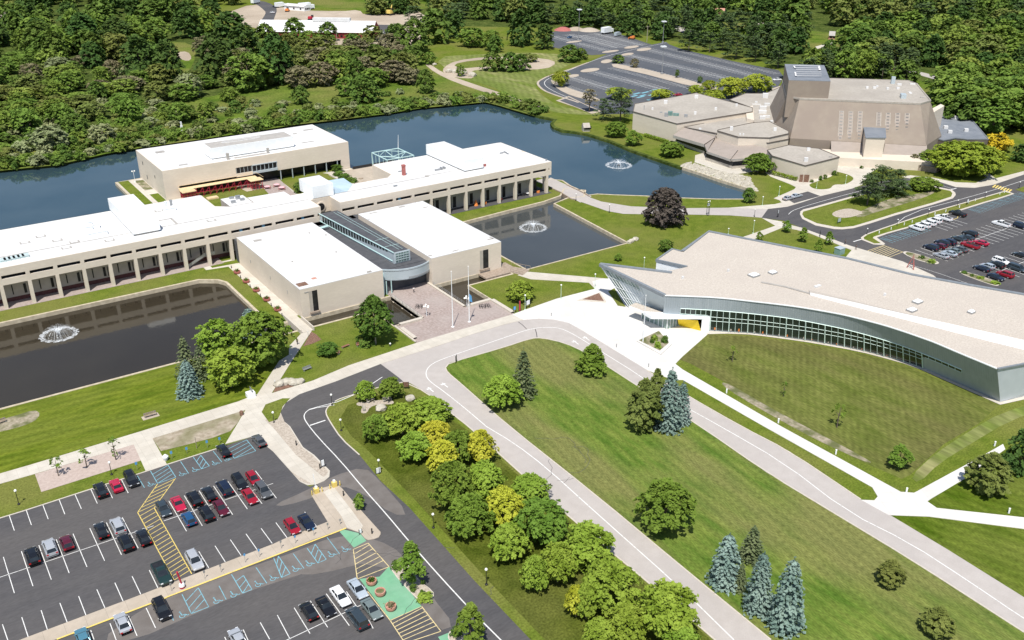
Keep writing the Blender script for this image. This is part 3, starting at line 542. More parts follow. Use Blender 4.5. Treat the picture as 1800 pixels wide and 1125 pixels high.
# yellow hatched crossings
A = [(277,851),(242,901),(306,1020)]; B = [(308.5,841),(271,893),(337,1009)]
def lerp(p, q, t): return (p[0]+(q[0]-p[0])*t, p[1]+(q[1]-p[1])*t)
for a, b in (((277,851),(242,901)),((242,901),(306,1020)),((308.5,841),(271,893)),((271,893),(337,1009))): SL(yl, a, b, .14)
for i in range(6): SL(yl, lerp((277,851),(242,901),(i+1)/6), lerp((308.5,841),(271,893),i/6+.02), .12)
for i in range(18): SL(yl, lerp((242,901),(306,1020),(i+1)/18), lerp((271,893),(337,1009),i/18), .12)
def hatch(P4, k, mb, wd=.14):
    a, b, c_, d = P4
    for p, q in ((a,b),(b,c_),(c_,d),(d,a)): SL(mb, p, q, wd)
    for i in range(1, k): SL(mb, lerp(a, b, i/k), lerp(d, c_, max(0,(i-.6))/k), wd, .0445)
hatch([(621,966),(628,1018),(684,996.5),(647,955)], 6, py); hatch([(686,1091),(712,1131),(775,1110),(741,1066)], 7, py)
SL(py, (646,1040), (686,1091), .14); 
hatch([(1525,441),(1556,455),(1587,443),(1553,431.5)], 8, py, .2)
for i in range(7): SL(yl, (1745+i*4.6,329.5+i*1.4), (1750.5+i*4.6,324.9+i*1.4), .55)
SL(yl, (1667,389), (1683,383.5), .2); SL(yl, (1683,383.5),(1684,380), .2)
# arrows
def arrow(u, v, du, dv):
    x, y = G(u, v); x2, y2 = G(u+du, v+dv); d = Vector((x2-x, y2-y)).normalized(); n_ = Vector((-d.y, d.x)); P = Vector((x, y))
    q = lambda a, b: tuple(P + d*a + n_*b)
    wl.add([(*q(-1.3,-.12),.05),(*q(.3,-.12),.05),(*q(.3,.12),.05),(*q(-1.3,.12),.05)], [(0,1,2,3)]); wl.add([(*q(.3,-.5),.05),(*q(1.3,0),.05),(*q(.3,.5),.05)], [(0,1,2)])
    wl.add([(*q(.5,.1),.051),(*q(.9,.75),.051),(*q(.2,.6),.051)], [(0,1,2)])
arrow(757,685,-10,-8); arrow(782,677,-10,-8); arrow(1012,602,-10,-7); arrow(1031,595,-10,-7)
# east lot
def comb(p, q, step, L1, L2, mb=wl, wd=.14, z=.04, ang=None, t0=0, centre=True):
    A_, B_ = G(*p), G(*q); d = Vector((B_[0]-A_[0], B_[1]-A_[1])); L = d.length; d.normalize(); n_ = Vector((-d.y, d.x)) if ang is None else Vector((math.cos(ang), math.sin(ang)))
    if centre: mb.line(A_, B_, wd, z+.004)
    for i in range(int((L-t0)/step)+1):
        c0 = Vector(A_) + d*(t0+i*step); a = c0 + n_*L1; b = c0 + n_*L2; mb.line(tuple(a), tuple(b), wd, z)
E1 = G(1628,452); E2 = G(1775,400.5)
EA = math.atan2(G(1666,459)[1]-G(1607,438.5)[1], G(1666,459)[0]-G(1607,438.5)[0])   # stall direction
comb((1637,449), (1850,373), 2.75, -5.6, 5.6, ang=EA)
comb((1760,476), (1850,441), 2.75, -5.6, 5.6, ang=EA)
comb((1640,397), (1680,384), 2.75, 0, 5.4, ang=EA, centre=False)
comb((1545,418.5), (1612,398), 1.5, 0, 5.2, mb=bl, ang=EA, centre=False)
comb((1545,418.5), (1612,398), 4.5, .8, 4.8, mb=bl, ang=EA+.35, centre=False)
comb((1700,367.5), (1850,319), 1.5, 0, 5.2, mb=bl, ang=EA, centre=False)
comb((1700,367.5), (1850,319), 4.5, .8, 4.8, mb=bl, ang=EA+.35, centre=False)
# far lot
fw = MB()
for p, q in (((1005,136.5),(1077,157)),((1045,127),(1165,157)),((1106,97),(1290,141)),((1139,87),(1362,142)),((1024,62),(1110,83)),((972,64),(1013,75)),((1018,76.5),(1067,89))): comb(p, q, 2.75, -5.2, 5.2, mb=fw, wd=.26, z=.044)
comb((1045,59),(1130,80), 2.75, -5.2, 5.2, mb=fw, wd=.3, z=.044); comb((1000,61),(1085,84), 2.75, -5.2, 5.2, mb=fw, wd=.3, z=.044)
comb((1172,83), (1372,129), 2.75, -5.2, 0, mb=fw, wd=.26, z=.044, centre=False)
comb((1080,119), (1250,162), 2.75, -5.2, 0, mb=fw, wd=.26, z=.044, centre=False); comb((1085,113), (1250,153), 2.75, 0, 5.2, mb=fw, wd=.26, z=.044, centre=False)
comb((990,153), (1035,168), 2.75, 0, 5.2, mb=fw, wd=.26, z=.044, centre=False)
struct(fw, 'far_lot_markings', M['white_paint'])
LL(wl, [(1010,175),(985,166),(965,156),(957,149),(957,143),(968,136),(1000,124),(1040,107),(1090,92),(1171,75)], .3)
for p in ((1113,166),(1128,164),(1140,168),(1155,168),(1120,172),(1143,160)): SL(bl, p, (p[0]+12, p[1]-3), 1.6); 
for p in ((1110,170),(1125,169),(1150,172),(1138,176)): SL(bl, p, (p[0]+10, p[1]-2.5), 1.6)
struct(wl, 'white_markings', M['white_paint']); struct(yl, 'yellow_markings', M['yellow_paint']); struct(bl, 'blue_markings', M['blue_paint']); struct(py, 'pale_yellow_markings', M['paleyellow'])
SL(bl, (1424,341), (1420,345), .1)
# cracks in the worn asphalt
random.seed(5); ck = MB()
def crack(u, v, a, n=9, st=1.3):
    x, y = G(u, v); pts = [(x, y)]
    for _ in range(n): a += random.uniform(-.7, .7); x += math.cos(a)*st*random.uniform(.5,1.2); y += math.sin(a)*st*random.uniform(.5,1.2); pts.append((x, y))
    ck.ribbon(pts, .07, .048)
for u, v, a, n in [(590,992,.3,16),(620,975,.5,14),(660,985,.2,12),(668,975,1.2,7),(680,970,-.4,8),(640,1000,2,6),(600,985,1.4,6),(690,980,.1,8),(940,770,-1.6,14),(960,800,-1.4,14),(1000,830,-1.5,14),(990,850,.2,3),(1010,840,3,3),(700,1095,.9,8),(845,1055,.4,4)]: crack(u, v, a, n)
ck.ribbon(GP([(911,566),(918,571),(926,579)]), .2, .05); ck.ribbon(GP([(941,579),(943,586),(944,593)]), .2, .05)
struct(ck, 'asphalt_cracks', M['asphalt'])
# ------------------------------------------------------------------ long arcaded building
BAY = 6.779; X0 = 18.1; FY = 260.9; NB0, NB1 = -6, 26; XL = X0+NB0*BAY; XR = 196.1; RZ = 11.35
ab = thing('arcaded_building', ((XL+XR)/2, 265, 0), 'long tan building with a column arcade and white roofs beside the ponds', 'building')
fx = [X0+k*BAY for k in range(NB0, NB1+1)]
mb = MB(); mt = MB(); sills = []; 
def wallbox(mb, x0, x1, z0, z1): mb.box(x0, x1, FY, FY+.9, z0, z1)
# notch where the core stands back
NX0, NX1 = 107.9, 114.4
for seg in ((XL, NX0), (NX1, XR)):
    mb.box(seg[0], seg[1], FY, FY+.28, 6.58, 8.30); mb.box(seg[0], seg[1], FY, FY+.9, 9.2, RZ)
for x in fx:
    if NX0-1 < x < NX1: continue
    mb.box(x-.5 if x > XL else x, x+.5, FY+.001, FY+.899, 8.30, 9.2)
mb.box(NX0-.6, NX0, FY+.001, FY+.899, 8.3, 9.2); mb.box(NX1, NX1+.6, FY+.001, FY+.899, 8.3, 9.2); mb.box(XR-.9, XR, FY+.001, FY+.899, 8.3, 9.2)
# east and notch returns
mb.box(XR-.9, XR, FY+.9, 293.4, 6.58, RZ); mb.box(NX0-.6, NX0-.002, FY+.9, 269, 6.58, RZ); mb.box(NX1+.002, NX1+.6, FY+.9, 269, 6.58, RZ); mb.box(NX0, NX1, 268.6, 269.2, 6.58, RZ)
mb.build('upper_wall', M['wall'], ab)
# outline wall on the lake side
bk = [(XL,292.9),(81.3,292.9),(81.3,279.3),(85,276.3),(104.6,276.3),(114.4,276.3),(139.2,276.5),(141.8,279.2),(141.9,293.4),(196.1,293.4)]
q = MB()
for a, b in zip(bk, bk[1:]):
    d = Vector((b[0]-a[0], b[1]-a[1])).normalized(); n_ = Vector((d.y, -d.x))*.4
    q.prism([a, b, (b[0]+n_.x, b[1]+n_.y), (a[0]+n_.x, a[1]+n_.y)], -.9, RZ)
q.build('lake_side_wall', M['wall'], ab)
for x in fx:
    if NX0-1 < x < NX1+1 or 73 < x < 79.6+60 and False: continue
    c_ = MB(); c_.box(x-.45, x+.45, FY-.02, FY+1.1, 0, 6.578); c_.build('column', M['wall'], ab)
c_ = MB(); c_.box(XR-.7, XR, FY+3.6, FY+4.3, 0, 6.57); c_.build('column', M['wall'], ab)
# roofs
rf = MB()
rf.prism([(XL, FY+.3), (NX0-.3, FY+.3), (NX0-.3, 269), (NX1+.3, 269), (NX1+.3, FY+.3), (XR-.3, FY+.3), (XR-.3,276),(XR-1.4,277.5),(XR-.3,279), (XR-.3, 293.1), (142.2, 293.1), (142.1, 279), (139.3, 276.2), (104.6, 276.1), (85, 276.1), (81, 279.1), (81, 292.6), (XL, 292.6)], RZ-.4, RZ+.03)
roof = rf.build('roof', M['roof_white'], ab)
sm = MB()   # low upstands and seams
sm.box(XL, 107.5, 269.1, 269.35, RZ, RZ+.14); sm.box(115, 150, 269.4, 269.65, RZ, RZ+.14); sm.box(150, 151.2, 269.4, 270.6, RZ, RZ+.3); sm.box(151, 163.5, 270.4, 270.6, RZ, RZ+.14)
sm.box(61.5, 66.5, 275, 275.2, RZ, RZ+.2); sm.box(66.5, 67, 269, 275.2, RZ, RZ+.25)
sm.build('roof_seam', M['roof_grey'], ab)
# walls behind the arcade
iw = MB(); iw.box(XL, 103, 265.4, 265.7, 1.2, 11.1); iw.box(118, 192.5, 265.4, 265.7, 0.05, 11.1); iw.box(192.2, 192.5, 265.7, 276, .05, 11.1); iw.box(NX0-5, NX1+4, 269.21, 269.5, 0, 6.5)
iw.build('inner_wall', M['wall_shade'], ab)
pl = MB(); pl.box(XL, 103, 265.38, 265.7, 0, 1.2); pl.build('shaded_floor_band', mat('maroon_shade', c(.10,.04,.04), c(.14,.06,.055), 2, .9), ab)  # maroon band paints the shadowed strip of red-brown arcade floor
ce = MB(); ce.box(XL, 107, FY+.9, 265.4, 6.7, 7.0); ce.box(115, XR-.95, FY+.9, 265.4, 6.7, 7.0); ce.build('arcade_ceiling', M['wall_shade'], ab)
fl = MB(); fl.box(XL, 76, FY-.5, 265.38, -.2, .07); fl.build('arcade_floor', M['pink_paver'], ab)
fl = MB(); fl.prism([(142,FY-.5),(XR-.05,FY-.5),(XR-.05,276),(192.5,276),(192.5,265.38),(142,265.38)], -.2, .07); fl.build('arcade_floor', M['asphalt'], ab)
for i, x in enumerate(fx[:-1]):
    if NX0-7 < x < NX1: 
        if x < NX0-6: pass
        else: continue
    xe = min(x+BAY, XR)-.5 if x < NX0-BAY or x > NX1 else NX0-.6
    xs = x+.5
    if xe-xs < 2: continue
    # clerestory slot: dark recess and a white sill
    k = MB(); k.box(xs, xe, FY+1.3, FY+1.4, 7.3, 9.2); k.box(xs, xe, FY+.3, FY+1.29, 7.2, 7.3); wdw = k.build('clerestory_window', M['glass_black'], ab)
    k = MB(); k.box(xs+.8, xe-.7, FY+.30, FY+.75, 8.0, 8.28); k.build('sill', M['roof_white'], wdw)
    if 74 < x < 140: continue
    if x < 74:
        for a, b, z0, z1 in ((.38,.42,1.9,4.6),(.38,.42,5.1,6.5),(.80,.90,1.7,4.4),(.80,.90,5.2,6.3),(.97,1.0,1.6,4.4)): g_ = MB(); g_.box(x+a*BAY, x+b*BAY, 265.33, 265.41, z0, z1); g_.build('window', M['glass_black'], ab)
    else:
        for a, b, z0, z1 in ((.42,.50,.4,4.2),(.42,.50,4.7,6.5),(.60,.78,.3,4.1),(.60,.78,4.9,6.4)): g_ = MB(); g_.box(x+a*BAY, x+b*BAY, 265.33, 265.41, z0, z1); g_.build('window', M['glass_black'], ab)
# blue panels in the clerestory
bp = MB()
for x in (82.3, 89.2, 98.7+3, 135): bp.box(x-.1, x+.7, FY+.3, FY+.9, 8.3, 9.19)
bp.build('blue_panel', mat('sky_blue_panel', c(.10,.25,.38), c(.13,.29,.42), 1, .5), ab)
# porthole on the core
ph = MB(); ph.tube((111.2,268.6,8.6), (111.2,268.3,8.6), 1.55, n=28); po = ph.build('porthole_ring', M['wall'], ab)
ph = MB(); ph.tube((111.2,268.29,8.6), (111.2,268.2,8.6), 1.15, n=28); ph.build('porthole_glass', M['glass_black'], po)
# penthouses
def penthouse(x0, x1, y0, y1, z1, slope=0, base=.5, name='penthouse'):
    k = MB(); z0 = RZ+base
    k.add([(x0,y0-slope*0,z1),(x1,y0,z1),(x1,y1,z1),(x0,y1,z1),(x0,y0-slope,z0),(x1,y0-slope,z0),(x1,y1,z0),(x0,y1,z0)], [(4,5,1,0),(5,6,2,1),(6,7,3,2),(7,4,0,3),(7,6,5,4)], 0)
    k.add([(x0,y0,z1),(x1,y0,z1),(x1,y1,z1),(x0,y1,z1)], [(0,1,2,3)], 1)
    for i in range(int((x1-x0)/.6)):
        xx = x0+.3+i*.6; k.box(xx-.05, xx+.05, y0-slope-.04, y0-slope+.02 if slope == 0 else y0-slope+.1, z0, z1-.05 if slope == 0 else z0+.3, 0)
    o = k.build(name, [M['white_metal'], M['roof_white']], ab)
    k = MB(); k.box(x0+.5, x1-.5, y0-slope+.4, y1-.5, RZ, z0); k.build('penthouse_base', M['roof_grey'], o)
    return o
penthouse(53.6, 61.1, 266.6, 292.7, 15.4, slope=.9, base=.6); penthouse(109.0, 116, 268.7, 279.2, 15.4, base=.2); penthouse(163.7, 171.3, 267, 293.3, 15.4)
k = MB(); k.add([(116.05,269.6,13.2),(116.05,279,13.2),(126.5,283.9,11.5),(126,276,11.42),(121,269.7,11.42)], [(0,1,2,3,4)]); k.add([(116.05,269.6,11.4),(121,269.7,11.4),(121,269.7,11.42),(116.05,269.6,13.2)], [(0,1,2,3)])
k.build('sloping_skylight', mat('pale_blue_glass', c(.45,.58,.68), c(.52,.64,.73), .4, .3), ab)
# roof furniture
def unit(name, x, y, z, sx, sy, sz, m='roof_grey', lab=None):
    k = MB(); k.box(x-sx/2, x+sx/2, y-sy/2, y+sy/2, z, z+sz*.85); k.box(x-sx/2-.08, x+sx/2+.08, y-sy/2-.08, y+sy/2+.08, z+sz*.85, z+sz); return k.build(name, M[m] if isinstance(m, str) else m, ab)
def hatch_u(x, y, sx=2.6, sy=1.6):
    k = MB()
    for a, b, c_, d in ((-1,-.7,-1,1),(.7,1,-1,1),(-.7,.7,-1,-.93)): k.box(x+a*sx/2, x+b*sx/2, y+c_*sy/2, y+d*sy/2, RZ+.03, RZ+.2)
    k.build('roof_pad', M['roof_grey'], ab)
for u, v in ((44,427),(72,416),(101,423),(131,425.5),(117,436),(193,423),(280,371),(372,388)): hatch_u(*G(u, v, RZ))
for u, v, sx, sy, sz, m in ((298,370,3.5,2,1.0,'white_metal'),(293,366,.6,.6,2.2,'white_metal'),(302,365,.6,.6,2.4,'greymetal'),(172,413,5,2,1.2,'white_metal'),(160,402,1,1,2.4,'white_metal'),(156,404,2,1.4,1.2,'white_metal'),(168,401,2.2,1.2,1.4,'white_metal'),
    (710,308,1,1,3.6,'planter_red'),(770,300,2.4,.5,.6,'greymetal'),(776,298,.5,1.6,.8,'greymetal'),(781,297,.5,1.4,.8,'greymetal'),(882,270,1.5,.3,.4,'greymetal'),(888,269,.3,1.5,.5,'greymetal'),(892,271,.3,1.2,.4,'greymetal'),(852,292.5,.9,.5,.8,'planter_red'),(787,288,.4,.4,2.2,'greymetal'),(695,328,1.2,.6,.4,'greymetal'),(960,283,.4,.4,.7,'greymetal'),(704,302,1.6,.3,.3,'greymetal')):
    x, y = G(u, v, RZ); unit('roof_vent', x, y, RZ+.03, sx, sy, sz, m)
for i in range(6):
    x, y = G(5+i*8, 459-i*1.7, RZ); unit('skylight_pane', x, y, RZ+.03, 1.5, 2.2, .5, mat('skylight_glass', c(.45,.55,.55), c(.52,.62,.62), 1, .3) if i == 0 else bpy.data.materials['skylight_glass'])
# square service yard roof on the lake side
k = MB(); k.prism([(85,276.4),(92.2,276.4),(92.2,285.2),(85,285.2)], 0, RZ-.6); k.prism([(85,276.4),(92.2,276.4),(92.2,285.2),(85,285.2)], RZ-.6, RZ+.05, mt=1); k.build('service_block', [M['wall_shade'], M['roof_white']], ab)
k = MB(); k.prism([(92.5,276.4),(104.5,276.4),(104.5,281.4),(92.5,281.9)], 0, RZ+.02, mt=1); k.build('rear_bay', [M['wall'], M['roof_white']], ab)
for dx, dy, h in ((2,2,.8),(4.5,5,1.2),(3,6.5,.6),(5.2,3,.7)): unit('roof_vent', 85+dx, 277+dy, RZ+.05, 1.3, .8, h, 'greymetal')
# stair in the fourth bay and figures
st = MB()
for i in range(14):
    st.box(66.3+i*.36, 66.7+i*.36, 262.6, 264, .1+i*.17, .27+i*.17)
st.box(71.2, 74.5, 262.6, 264, 2.5, 2.7)
st.add([(66.3,262.55,1.0),(71.3,262.55,3.4),(71.3,262.55,2.6),(66.3,262.55,.2)], [(0,1,2,3)]); st.box(71.3, 74.5, 262.52, 262.58, 2.6, 3.5)
st.box(72.8, 73.1, 263, 263.3, .05, 2.5)
so = st.build('outdoor_staircase', M['greymetal']); tag(so, 'grey metal staircase rising inside the arcade next to the west gallery', 'staircase')
# ------------------------------------------------------------------ two square galleries
def gallery(name, x0, x1, y0, y1, h, label, notch=None):
    t = thing(name, ((x0+x1)/2, (y0+y1)/2, 0), label, 'building'); 
    k = MB(); k.prism([(x0,y0),(x1,y0),(x1,y1),(x0,y1)], -2, h, mt=0); w_ = k
    k.build('wall', M['wall'], t)
    k = MB(); k.box(x0+.25, x1-.25, y0+.25, y1-.25, h, h+.05)
    r_ = k.build('roof', M['roof_white'], t)
    k = MB()
    for a in ((x0, x1, y0, y0+.26), (x0, x1, y1-.26, y1), (x0, x0+.26, y0+.26, y1-.26), (x1-.26, x1, y0+.26, y1-.26)): k.box(*a, h, h+.16)
    k.build('parapet', M['roof_white'], r_)
    return t
gw = gallery('west_gallery', 79.8, 103.3, 211.3, 257.4, 8.0, 'square tan gallery block with white roof on the left of the sloping glass atrium')
ge = gallery('east_gallery', 118.2, 141.2, 211.2, 256.5, 8.0, 'square tan gallery block with white roof on the right of the sloping glass atrium')
def recess(t, x0, x1, z0, z1, y):   # deep door slot: a lighter jamb and black glass
    k = MB(); k.box(x0, x1, y-.03, y+.02, z0, z1); o = k.build('door_recess', M['glass_black'], t)
    k = MB(); k.box(x0-.12, x0+.35*(x1-x0), y-.05, y-.031, z0, z1); k.build('jamb', M['wall_shade'], o)
    k = MB(); k.box(x0-.25, x1+.2, y-.5, y, z0-.5, z0-.02); k.build('threshold', M['wood'], o)
recess(gw, 82.2, 84.4, 1.3, 7.0, 211.3); recess(ge, 134.0, 136.8, 1.2, 6.8, 211.2)
def roofpatch(t, u, v, z, sx, sy, m, nm='roof_patch', h=.12):
    x, y = G(u, v, z); k = MB(); k.box(x-sx/2, x+sx/2, y-sy/2, y+sy/2, z+.04, z+h+.04); k.build(nm, M[m], t)
roofpatch(gw, 531, 500.3, 8, 2.6, 2.2, 'mulch'); roofpatch(gw, 552, 489.8, 8, 1.2, 1.0, 'terracotta'); roofpatch(gw, 453, 423.5, 8, 2.2, 1, 'roof_grey', h=.3); roofpatch(gw, 649, 479, 8, 1.2, .5, 'roof_grey', h=.4)
for u, v in ((514,461),(544,410.5),(591,444),(573,414)): roofpatch(gw, u, v, 8, .4, .4, 'roof_grey', 'roof_vent', .3)
for u, v, a, b in ((657,374.5,2.8,.4),(706,364,2,.7),(801,441,2,.4),(748,365,1.6,.4),(756,450,1.2,.6),(862,421,1.8,.5),(864,419,.4,2),(648,386,.8,.3)): roofpatch(ge, u, v, 8, a, b, 'roof_grey', h=.15)
for x, z in ((82,3.5),): pass
k = MB()
for y, z in ((247,3.6),(232,3.8),(220,3.9)): k.box(79.7, 79.79, y, y+.35, z, z+.9)
k.box(80.9, 82.0, 211.22, 211.29, 6.9, 7.15)
k.build('wall_vent', M['roof_grey'], gw)
# ------------------------------------------------------------------ atrium between them
at = thing('entrance_atrium', (110.7, 235, 0), 'dark roofed atrium with a glazed sloping spine and a curved blue grey front canopy', 'building')
k = MB(); k.box(103.32, 118.18, 214.5, 262, 0, 6.6); k.box(80, 141, 257.6, 260.6, 0, 6.6); k.build('flat_roof_block', M['roof_dark'], at)
# spine: wedge, tall at the front, with a slatted glass side
zt = 8.0
sx0, sx1 = 108.2, 113.6
P = {}
fz, bz = 9.6, 8.6
k = MB()
A0 = (109.6,216.5); A1 = (114.2,216.5); B0 = (107.2,260.6); B1 = (113.2,260.6)
k.add([(*A0,6.6),(*A1,6.6),(*B1,6.6),(*B0,6.6),(*A0,9.9),(*A1,9.9),(*B1,9.2),(*B0,9.2)], [(4,5,6,7)], 0)
k.add([(*A1,6.6),(*B1,6.6),(*B1,9.2),(*A1,9.9)], [(0,1,2,3)], 1); k.add([(*A0,6.6),(*B0,6.6),(*B0,9.2),(*A0,9.9)], [(0,3,2,1)], 1)
k.build('spine_roof', [M['roof_dark'], M['steel_light']], at)
k = MB()
for s in range(24):
    t0 = .08+s*.037; t1 = t0+.026
    pa = lerp(A0, B0, t0); pb_ = lerp(A0, B0, t1); za = 9.9-.7*t0; h_ = .25+2.0*min(1, (t0)/.75)
    k.add([(pa[0]-.06,pa[1],za-.25),(pb_[0]-.06,pb_[1],za-.28),(pb_[0]-.06,pb_[1],za-.28-h_),(pa[0]-.06,pa[1],za-.25-h_)], [(0,1,2,3)])
k.build('side_glazing', M['glass'], at)
k = MB()
k.tube((A0[0]-.1,A0[1],9.95), (B0[0]-.1,B0[1],9.25), .16, n=6); k.tube((A0[0]-.1,A0[1]+1,7.2), (B0[0]-.1,B0[1],6.9), .14, n=6)
for s in range(5): 
    x_ = 110.6+s*.8; 
k.tube((111.9,218,9.95),(111.3,259,9.3),.05,n=4); k.tube((113,218,9.95),(112.4,259,9.3),.05,n=4)
for y_ in (222, 228): k.tube((109.6,y_,9.93),(113.9,y_,9.93),.05,n=4)
k.tube((106.5,253,7.6),(100.5,253,7.1),.4,n=6)
k.build('frame', M['mint'], at)
k = MB(); k.add([(109.4,216.3,6.7),(114.4,216.3,6.7),(114.4,216.3,10.1),(109.4,216.3,10.1),(109.9,216.2,7),(113.9,216.2,7),(113.9,216.2,9.7),(109.9,216.2,9.7)], [(0,1,5,4),(1,2,6,5),(2,3,7,6),(3,0,4,7)], 0); k.add([(109.9,216.3,7),(113.9,216.3,7),(113.9,216.3,9.7),(109.9,216.3,9.7)], [(0,1,2,3)], 1)
for i in range(1, 5): k.box(109.9+i*.8-.04, 109.9+i*.8+.04, 216.1, 216.28, 7, 9.7)
for i in range(1, 4): k.box(109.9, 113.9, 216.12, 216.27, 7+i*.68-.04, 7+i*.68+.04)
k.build('front_glazing', [M['steel_light'], M['glass_green']], at)
# curved canopy in front
k = MB(); cc = (112.5, 221.5); n = 18; rr = 10.6
arc = [(cc[0]+rr*math.cos(R(a)), cc[1]+rr*math.sin(R(a))*1.0) for a in [222+ (318-222)*i/n for i in range(n+1)]]
ins = [(cc[0]+(rr-.35)*math.cos(R(a)), cc[1]+(rr-.35)*math.sin(R(a))) for a in [222+(318-222)*i/n for i in range(n+1)]]
for i in range(n):
    a, b, d, e = arc[i], arc[i+1], ins[i+1], ins[i]
    k.prism([a, b, d, e], 3.7, 6.9)
k.build('curved_canopy', M['steel_light'], at)
k = MB(); k.prism(arc+[(118.1,217),(103.4,217)], 3.7, 3.9); k.build('canopy_soffit', M['steel'], at)
k = MB(); k.prism(arc+[(118.1,216),(103.4,216)], 6.3, 6.5); k.build('canopy_deck', M['roof_dark'], at)
# lettering band on the canopy: fifteen small raised letters, too small to read from the air
k = MB()
for i in range(22):
    a = R(262+i*2.0); x_ = cc[0]+(rr+.05)*math.cos(a); y_ = cc[1]+(rr+.05)*math.sin(a); k.box(x_-.1, x_+.1, y_-.05, y_+.05, 4.1, 4.5)
k.build('sign_letters', M['greymetal'], at)
k = MB(); k.box(104.6, 117.6, 215.0, 215.1, 0, 3.7); k.build('entrance_glazing', M['glass_black'], at)
k = MB()
for i in range(9): k.box(104.6+i*1.55, 104.75+i*1.55, 214.85, 214.98, 0, 3.7)
k.box(104, 104.4, 213, 216, 0, 6.3); 
for x_ in (104.9,106.4): k.tube((x_,212.9,.05),(x_,212.9,3.8),.16)
k.build('entrance_mullions', M['mint'], at)
# low walls round the terrace
def lw(pts, wd=.9, z0=-.9, z1=.55, lab='low cream wall round the paved terrace'):
    k = MB(); k.ribbon(pts, wd, z0, z1); o = k.build('low_wall', M['kerb']); return tag(o, lab, 'wall')
lw([(105.3,193.9),(105.3,210.8)], .6, -1.6, .35, 'cream parapet along the west side of the entrance bridge')
lw([(117.9,213.2),(117.9,193.9)], .7, -1.6, .4, 'cream parapet with a handrail along the east side of the entrance bridge')
lw([(98.4,193.6),(104.9,193.6)], 1.0, .05, .55, 'cream seat wall beside the round headed maple')
lw([(97.8,184.4),(97.8,191.4)], 1.0, .05, .55, 'cream seat wall with a red bollard at its lower end')
lw([(97.1,182.8),(97.1,193.8)], .4, -1.2, .3, 'outer grey retaining wall on the west edge of the terrace')
lw([(118.4,193.7),(126.1,193.7)], 1.0, -1.2, .5, 'cream seat wall beside the two bicycle racks')
lw([(126.2,183.4),(126.2,193.2)], 1.1, -1.2, .5, 'cream wall on the east edge of the terrace by the lawn')
k = MB()
for y in (209,204,199,194.6): k.box(104.8, 105.5, y, y+.7, WZ-.5, -.9)
for y in (209,203,197): k.box(117.6, 118.3, y, y+.7, WZ-.5, -.9)
pb2 = k.build('bridge_piers', M['wall']); tag(pb2, 'pale piers under the entrance bridge in the moat', 'bridge pier')
k = MB(); 
for x in (118.25, 104.95):
    for z in (.85, 1.25): k.tube((x,194,z),(x,212,z),.035,n=5)
    for y in range(194, 213, 2): k.tube((x,y,.3),(x,y,1.25),.035,n=5)
tag(k.build('handrail', M['greymetal']), 'thin metal handrails along both sides of the entrance bridge', 'railing')
# deck and footbridge at the east gallery
k = MB(); k.box(133.2, 144.5, 206.8, 211.1, -.4, .1); k.box(141.3, 144.5, 211.1, 214, -.4, .1); k.prism([(141.5,207),(144.5,210),(147.2,205.2),(143,203.0)], -.35, .09)
dk = k.build('timber_deck', M['wood']); tag(dk, 'grey timber deck and ramp over the channel at the east gallery corner', 'deck')
k = MB()
for p, q in (((141.6,206.9),(143.2,203.2)),((144.6,211),(147.4,205.4))):
    k.tube((*p,1.1),(*q,1.1),.05,n=5)
    for i in range(5): r_ = lerp(p, q, i/4); k.tube((*r_,.1),(*r_,1.1),.04,n=5)
k.build('railing', M['wood'], dk)
# west footbridge
k = MB(); k.box(76.0, 79.2, 203.4, 214.2, -.5, .12); fb = k.build('footbridge', M['concrete']); tag(fb, 'concrete footbridge with solid rails linking the gallery walk to the west lawn', 'bridge')
k = MB(); k.box(75.8, 76.15, 203.2, 214.3, -.7, 1.05); k.box(79.2, 79.5, 203.2, 210.9, -.7, 1.05); k.build('parapet', M['kerb'], fb)
# lakeside road bridge parapets
k = MB(); k.ribbon(GP([(968,331),(985,338.5),(1003,350),(1012,352)]), .3, -1.4, .35); k.ribbon(GP([(995,325),(1012,333),(1028,341),(1036,346)]), .3, -1.4, .35)
tag(k.build('bridge_parapet', M['wood']), 'low parapets of the lakeside road bridge beside the arcade', 'bridge')
struct(pb, 'bridge_deck', M['asphalt_light'])
# ------------------------------------------------------------------ back building in the lake
bb = thing('lake_building', (114.7, 347, 0), 'big tan block with white roof standing in the lake behind the courtyard', 'building')
bx0, bx1, by0, by1, bh = 79.6, 150.2, 330.1, 364, 10.45
k = MB()
# south face pieces leave openings
k.box(bx0, bx1, by1-.5, by1, -1.6, bh); k.box(bx0, bx0+.5, by0, by1-.5, -1.6, bh); k.box(bx1-.5, bx1, by0, by1-.5, -1.6, bh)
k.box(bx0+.5, bx1-.5, by0, by0+.5, 7.4, bh)
k.box(bx0+.5, 84.6, by0, by0+.5, 0, 7.4); k.box(146.6, bx1-.5, by0, by0+.5, 0, 7.4)
k.box(84.6, 105.4, by0, by0+.5, 4.2, 7.4); k.box(105.4, 111.5, by0, by0+.5, 3.9, 5.2); k.box(121, 146.6, by0, by0+.5, 3.9, 7.4)
k.build('wall', M['wall'], bb)
k = MB(); k.box(bx0+.3, bx1-.3, by0+.3, by1-.3, bh-.3, bh+.05); r_ = k.build('roof', M['roof_white'], bb)
k = MB(); k.box(bx0+.6, 111, by0+3, by0+3.2, 0, 4.2); k.box(111, bx1-.6, by0+4, by0+4.2, 0, 4); k.box(105.5, 111.4, by0+.25, by0+.3, 5.2, 7.4); k.box(111.6, 121, by0+.45, by0+.5, 5.0, 7.4); k.build('glazing', M['glass_black'], bb)
k = MB(); k.box(111.5, 121, by0-.25, by0+.4, 4.2, 5.0); k.box(111.5, 121, by0-.2, by0+.4, 7.2, 7.5)
